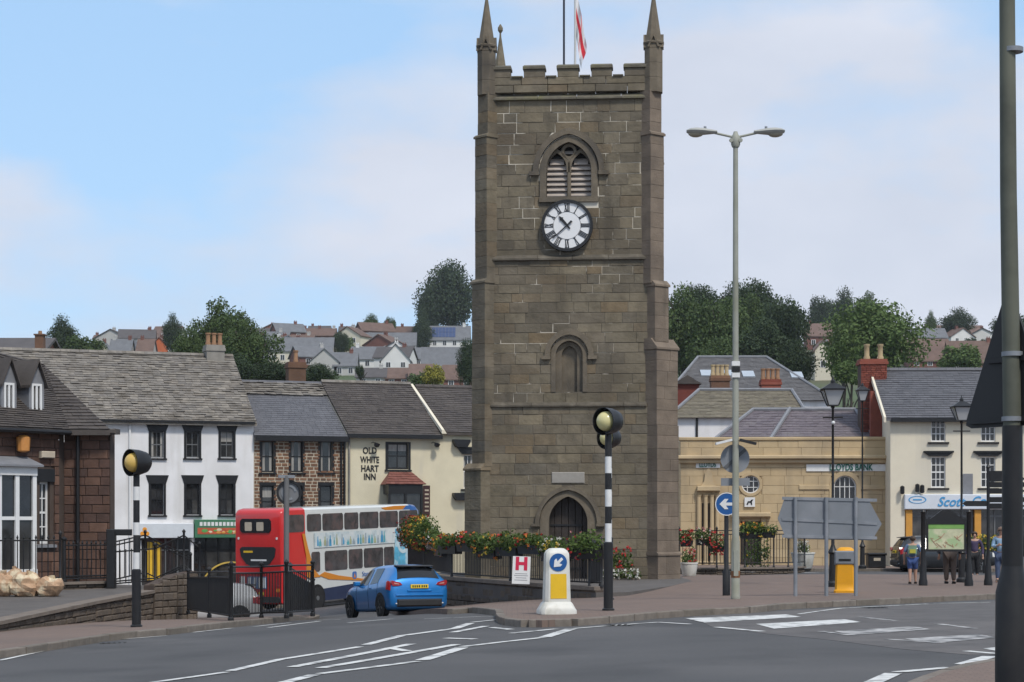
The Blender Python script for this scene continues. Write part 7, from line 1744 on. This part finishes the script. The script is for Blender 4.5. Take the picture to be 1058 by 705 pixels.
BW, BL, BH = 1.25, 10.6, 4.28
def sect(y, ins=0.0, top=BH, bot=.34):
    w = BW-ins; r = .24; P = []
    for k in range(6): a = math.pi/2*k/5; P.append((w-r+r*math.cos(a)-.0, top-r+r*math.sin(a)))
    P = [(w, bot), (w, 1.2), (w-.01, 2.5), (w-.03, 3.6)]+[(x-.03 if k < 2 else x, z) for k, (x, z) in enumerate(P)]
    return [Vector((x, y, z)) for x, z in P]+[Vector((-x, y, z)) for x, z in reversed(P)]
def hull(name, m, ys_):
    q = MB(); n = None; vs = []; fs = []
    for (y, ins, top, bot) in ys_: s = sect(y, ins, top, bot); n = len(s); vs += s
    for i in range(len(ys_)-1):
        for j in range(n): fs.append((i*n+j, i*n+(j+1) % n, (i+1)*n+(j+1) % n, (i+1)*n+j))
    fs += [tuple(range(n-1,-1,-1)), tuple(range((len(ys_)-1)*n, len(ys_)*n))]; q.add(vs, fs); return q.build(name, m, T, True)
hull('rear_body', mr, [(0,.10,BH-.22,.45),(.05,.05,BH-.12,.38),(.16,.01,BH-.04,.34),(.4,0,BH,.34),(1.62,0,BH,.34)])
hull('body', mw_, [(1.622,0,BH,.42),(9.6,0,BH,.42)]); hull('front_body', mb_, [(9.602,0,BH,.34),(10.1,.02,BH-.03,.34),(10.45,.08,BH-.2,.36),(BL,.22,BH-.6,.45)])
def side(name, m, poly, x=BW+.012, th=.012, par=None, both=True):
    for s in ((1, -1) if both else (1,)):
        q = MB(); M0 = Matrix.Translation((s*x, 0, 0)) @ Matrix.Rotation(R(90), 4, 'Z'); q.prism([(p[0], p[1]) for p in poly], -th/2, th/2, M0); o_ = q.build(name, m, par or bus)
    return o_
def rr4(a, b, c, d, r=.07): return [(a+r,c),(b-r,c),(b,c+r),(b,d-r),(b-r,d),(a+r,d),(a,d-r),(a,c+r)]
for (a, b) in ((.45,1.55),(1.75,2.75),(2.85,4.35),(4.45,5.5),(5.6,7.05),(7.15,8.6),(8.7,10.2)): side('upper_window', m_bglass, rr4(a,b,3.28,4.0), x=BW-.018)
for (a, b) in ((2.0,2.6),(2.95,4.6),(4.7,5.75),(5.85,7.35),(7.42,8.2)): side('lower_window', m_bglass, rr4(a,b,1.58,2.42), x=BW+.005)
side('skirt', mnv, [(1.63,.34),(9.6,.34),(9.6,.98),(6.0,.98),(1.63,.80)])
side('orange_swoosh', mo, [(2.5,1.42),(3.2,1.22),(6.4,.985),(7.6,.985),(6.2,1.06),(3.9,1.35),(2.9,1.55)], x=BW+.016); side('orange_swoosh', mo, [(1.35,3.2),(1.55,3.2),(1.75,2.6),(2.15,1.7),(2.6,1.35),(1.62,1.35),(1.62,2.2)], x=BW+.016)
side('orange_roof_stripe', mo, [(7.6,4.05),(9.0,4.05),(9.62,4.22),(8.3,4.22),(7.3,4.16)], x=BW-.03)
side('blue_roof_stripe', mb_, [(9.0,4.04),(9.7,4.04),(9.7,4.22),(9.3,4.22)], x=BW-.028)
ad = side('advert_panel', mat('advert_pale', (.48,.56,.58), .4, .18, 5, dirt=(.62,.65,.64), dscale=2.2, dlo=.45, dhi=.6), [(2.2,2.58),(8.3,2.58),(8.3,3.2),(2.2,3.2)], both=False)
rn = random.Random(12); cl = [mat('advert_blue', (.06,.28,.48), .4), mat('advert_teal', (.10,.36,.40), .4), mat('advert_olive', (.36,.38,.22), .4), mat('advert_grey', (.28,.34,.38), .4)]
for k in range(22):
    y = 2.45+k*.24+rn.uniform(-.08,.08); h = rn.uniform(.2,.5); z = 2.62+rn.uniform(0,.06); w_ = rn.uniform(.05,.10)
    side('advert_figure', cl[k % 4], [(y-w_,z),(y+w_,z),(y+w_*.9,z+h*.55),(y+w_*.4,z+h*.72),(y+w_*.35,z+h),(y-w_*.35,z+h),(y-w_*.4,z+h*.72),(y-w_*.9,z+h*.55)], x=BW+.021+k*.0003, th=.004, par=ad, both=False)
sp = side('splash_panel', mat('splash_blue', (.10,.38,.55), .4, .3, 3, dirt=(.45,.60,.66), dscale=2.5, dlo=.45, dhi=.6), [(8.15,1.05),(9.55,1.05),(9.55,3.2),(8.32,3.2)], x=BW+.017, both=False)
q = MB(); q.ring((8.92,2.55), .30, .46, -.004, .004, 26, M=Matrix.Translation((BW+.028,0,0)) @ Matrix.Rotation(R(90), 4, 'Z')); q.build('splash_ring', mat('splash_pale', (.50,.62,.66), .4), sp)
lg = side('logo', mb_, rr4(4.95,5.25,1.14,1.46,.05), x=BW+.02, both=False); side('logo_mark', mo, [(5.02,1.2),(5.18,1.2),(5.1,1.4)], x=BW+.028, th=.004, par=lg, both=False)
o_ = link('lettering', text_mesh('Stagecoach', .30, mb_, sx=1.0, extrude=.004), bus, (BW+.018,6.35,1.31), (0,0,R(90)))
for y in (2.35, 8.55-.35):
    for s in (1, -1):
        M0 = Matrix.Translation((s*1.145, y, .48)) @ Matrix.Rotation(R(90), 4, 'Y'); q = MB(); q.lathe([(.28,-.14),(.44,-.14),(.48,-.10),(.48,.10),(.44,.14),(.28,.14)], 28, M0); wl2 = q.build('wheel', m_tyre, bus, True)
        q = MB(); q.lathe([(.29,-.12),(.29,.12)], 22, M0); q.lathe([(.10,-.16),(.10,.16)], 14, M0); q.build('rim', m_rim, wl2, True)
        q = MB(); q.ring((0,0), .02, .56, -.006, .006, 26, M=Matrix.Translation((s*(BW+.022), y, .50)) @ Matrix.Rotation(R(90), 4, 'Z')); q.build('wheel_well', m_sblack, bus)
# rear face details
def rear(name, m, poly, y=-.012, th=.02, par=None): q = MB(); q.prism(poly, y-th/2, y+th/2); return q.build(name, m, par or bus)
rear('rear_window', m_cglass, rr4(-.88,.70,3.28,3.86,.1), y=.0, th=.06)
for x in (-.45,.15): rear('poster', m_limem, rr4(x-.18,x+.18,3.36,3.72,.03), y=-.034, th=.006)
gr_ = rear('engine_grille', m_sblack, [(-.92,2.62),(-.80,2.70),(.82,2.70),(.92,2.62),(.86,2.3),(.60,2.0),(.25,1.86),(-.25,1.86),(-.60,2.0),(-.86,2.3)])
rear('grille_print', m_yel, rr4(-.72,-.25,2.46,2.54,.01), y=-.026, th=.006, par=gr_); rear('grille_print', m_bwhite, rr4(-.35,.45,2.12,2.19,.01), y=-.026, th=.006, par=gr_)
for s in (-1, 1):
    rear('rear_light', m_tail, rr4(s*1.0-.09,s*1.0+.09,1.05,1.55,.03)); rear('rear_lamp', mo, rr4(s*1.0-.07,s*1.0+.07,.85,1.0,.03)); rear('marker', m_bwhite, rr4(s*.98-.04,s*.98+.04,3.0,3.1,.02))
pn = rear('rear_panel', mat('panel_blue', (.10,.17,.32), .5), rr4(-.55,.45,.98,1.48,.03)); 
for k in range(9): rear('panel_slat', m_bwhite, rr4(-.50+k*.105,-.455+k*.105,1.02,1.44,.005), y=-.026, th=.006, par=pn)
rear('number_plate', m_plateY, rr4(-.3,.3,.72,.84,.01)); rear('bumper', m_plast, rr4(-1.12,1.12,.42,.66,.06), y=-.03, th=.08)
rear('white_flash', m_bwhite, rr4(-.95,-.66,.98,1.48,.03))

# ================================================================== PEOPLE
m_skin = mat('skin', (.42,.25,.18), .6, .06, 8); m_hair = mat('hair_brown', (.06,.04,.028), .7, .2, 20); m_hairg = mat('hair_grey', (.32,.30,.28), .7, .2, 20)
def skinmesh(name, V, E, rad, m, root=0, sub=1):
    me = bpy.data.meshes.new(name); me.from_pydata([tuple(v) for v in V], E, []); o = bpy.data.objects.new(name, me); COL.objects.link(o)
    o.modifiers.new('skin', 'SKIN'); 
    lay = me.skin_vertices[0] if me.skin_vertices else None
    for i, r_ in enumerate(rad): lay.data[i].radius = (r_, r_); lay.data[i].use_root = (i == root)
    o.modifiers[0].use_smooth_shade = True; o.modifiers[0].branch_smoothing = .6
    s = o.modifiers.new('sub', 'SUBSURF'); s.levels = sub; s.render_levels = sub
    dg = bpy.context.evaluated_depsgraph_get(); out_ = bpy.data.meshes.new_from_object(o.evaluated_get(dg)); bpy.data.objects.remove(o)
    out_.materials.clear(); out_.materials.append(m); out_.polygons.foreach_set('use_smooth', [True]*len(out_.polygons)); out_.name = name
    return out_
def ensure_skin(me): pass
def person(loc, rz, h, label, shirt, trousers, shoes, hair, arms=((.17,.02,.64,.17,-.04,.49),(.17,.02,.64,.17,-.04,.49)), step=.05, head_turn=0.0, shorts=False, bag=None, short_sleeve=True, cap=None):
    T = empty('person', loc, rz, label, 'person'); S = h
    V = []; Rd = []; E = []; idx = {}
    def add(n, p, r, par=None):
        idx[n] = len(V); V.append(Vector(p)*S); Rd.append(r*S)
        if par: E.append((idx[par], idx[n]))
    add('pelvis', (0,0,.525), .078); add('waist', (0,0,.615), .068, 'pelvis'); add('chest', (0,-.005,.725), .082, 'waist'); add('upper', (0,0,.79), .066, 'chest'); add('neck', (0,-.002,.835), .031, 'upper'); add('jaw', (0,-.012,.868), .044, 'neck'); add('head', (0,-.006,.925), .058, 'jaw'); add('crown', (0,.004,.972), .036, 'head'); add('nose', (0,-.072,.912), .010, 'head')
    for s, nm, A in ((-1,'l',arms[0]), (1,'r',arms[1])):
        add('sh'+nm, (s*.108,0,.80), .040, 'upper'); add('el'+nm, (s*A[0],A[1],A[2]), .029, 'sh'+nm); wr = Vector((s*A[3],A[4],A[5])); add('wr'+nm, wr, .020, 'el'+nm)
        d = (wr-Vector((s*A[0],A[1],A[2]))).normalized(); sd = d.cross(Vector((0,-1,.2))).normalized(); pm = wr+d*.035; add('pa'+nm, pm, .019, 'wr'+nm)
        for k, (o_, ln) in enumerate(((-.016,.040),(-.006,.048),(.005,.044),(.014,.034))): add('f%d%s' % (k,nm), pm+d*.022+sd*o_, .0062, 'pa'+nm); add('g%d%s' % (k,nm), pm+d*(.022+ln)+sd*o_*1.1+Vector((0,-.010,0)), .0045, 'f%d%s' % (k,nm))
        add('th'+nm, pm-d*.012+Vector((0,-.024,0)), .0065, 'pa'+nm); add('tt'+nm, pm+d*.016+Vector((0,-.036,0)), .005, 'th'+nm)
        st = step*s; add('hip'+nm, (s*.05,0,.495), .062, 'pelvis'); add('kn'+nm, (s*.055,-.012+st*.45,.283), .042, 'hip'+nm); add('an'+nm, (s*.056,.012+st,.048), .026, 'kn'+nm); add('he'+nm, (s*.056,.024+st,.024), .022, 'an'+nm); add('to'+nm, (s*.062,-.085+st,.018), .020, 'an'+nm)
    link('body', skinmesh('body', V, E, Rd, m_skin), T)
    def sub(names, grow, name, m):
        ids = [idx[n] for n in names]; mp2 = {o: i for i, o in enumerate(ids)}; E2 = [(mp2[a], mp2[b]) for a, b in E if a in mp2 and b in mp2]; link(name, skinmesh(name, [V[i] for i in ids], E2, [Rd[i]*grow+.006*S for i in ids], m), T)
    sl = ['ell','elr'] if short_sleeve else ['ell','elr','wrl','wrr']
    sub(['pelvis','waist','chest','upper','shl','shr']+sl, 1.10, 'shirt', shirt)
    sub(['pelvis','hipl','hipr','knl','knr']+([] if shorts else ['anl','anr']), 1.16, 'trousers', trousers)
    for nm in 'lr': ids = ['an'+nm,'he'+nm,'to'+nm]; link('shoe', skinmesh('shoe', [V[idx[i]]*1 for i in ids], [(0,1),(0,2)], [Rd[idx[i]]*1.25 for i in ids], shoes), T)
    q = MB(); q.sphere((0,.012*S,.945*S),(.062*S,.070*S,.056*S),14,10)
    for i, v in enumerate(q.v):
        if v.y < -.012*S and v.z < .955*S: q.v[i] = Vector((v.x*.8, v.y*.45, max(v.z,.955*S)))
    q.build('hair', hair, T, 'all')
    for s in (-1, 1): q = MB(); q.sphere((s*.021*S,-.060*S,.925*S),.0065*S,8,6); q.build('eye', m_sblack, T, 'all'); q = MB(); q.sphere((s*.060*S,-.002*S,.918*S),(.008*S,.014*S,.02*S),8,6); q.build('ear', m_skin, T, 'all')
    q = MB(); q.box(-.018*S,.018*S,-.0605*S,-.055*S,.884*S,.889*S); q.build('mouth', mat('lips', (.30,.12,.10), .5), T)
    if bag: q = MB(); q.cbox(-.085*S,.085*S,.075*S,.15*S,.62*S,.80*S,.02); bo = q.build('backpack', bag, T); q = MB(); q.cbox(-.06*S,.06*S,.15*S,.17*S,.64*S,.72*S,.01); q.build('pocket', mat('bag_yellow', (.45,.42,.06), .7), bo)
    if cap: q = MB(); q.lathe([(.066*S,.945*S),(.064*S,.965*S),(.045*S,.99*S),(.01*S,.998*S)], 14); q.box(-.045*S,.045*S,-.115*S,-.04*S,.945*S,.955*S); q.build('cap', cap, T, True)
    return T
m_den = mat('denim', (.06,.085,.15), .85, .15, 10); m_brt = mat('brown_trousers', (.075,.055,.045), .85, .15, 10); m_sho = mat('dark_shoe', (.03,.025,.022), .6, .1, 8)
p, _ = put(943, 603.5); person(p, R(168), 1.34, 'child in blue shorts walking away with a green backpack', mat('child_top', (.10,.15,.25), .85), mat('blue_shorts', (.05,.09,.24), .85), m_sho, m_hair, shorts=True, bag=mat('green_bag', (.18,.30,.22), .8), step=.07)
p, _ = put(981.5, 603.5); person(p, R(175), 1.72, 'person in brown trousers standing behind the map board', mat('dark_jacket', (.04,.045,.06), .85), m_brt, m_sho, m_hairg, short_sleeve=False, step=-.03)
p, _ = put(1034.5, 602); person(p, R(-25), 1.70, 'person in light blue shirt and jeans looking at their hands', mat('light_blue_shirt', (.30,.45,.60), .85), m_den, m_sho, m_hairg, arms=((.15,-.01,.64,.05,-.13,.66),(.15,-.01,.64,.05,-.13,.67)), short_sleeve=False, cap=mat('brown_cap', (.18,.12,.09), .8))
x = PX(1007,68.5); person((x,68.5,ground(x,68.5)-.0), R(-10), 1.62, 'person in dark purple top standing before the parked cars', mat('purple_top', (.06,.045,.09), .85), mat('black_trousers', (.018,.018,.02), .85), m_sho, m_hair, short_sleeve=False)

# ================================================================== HAZE
hm_ = bpy.data.materials.new('haze_air'); hm_.use_nodes = True; _t = hm_.node_tree
_t.nodes.remove(_t.nodes['Principled BSDF']); _v = _t.nodes.new('ShaderNodeVolumePrincipled')
_v.inputs['Color'].default_value = (.86,.91,1.0,1); _v.inputs['Density'].default_value = .0001; _v.inputs['Anisotropy'].default_value = .1
_t.links.new(_v.outputs[0], _t.nodes['Material Output'].inputs['Volume'])
q = MB(); q.box(-906,906,-88,1306,-8,112); tag(q.build('haze', hm_), kind='stuff')
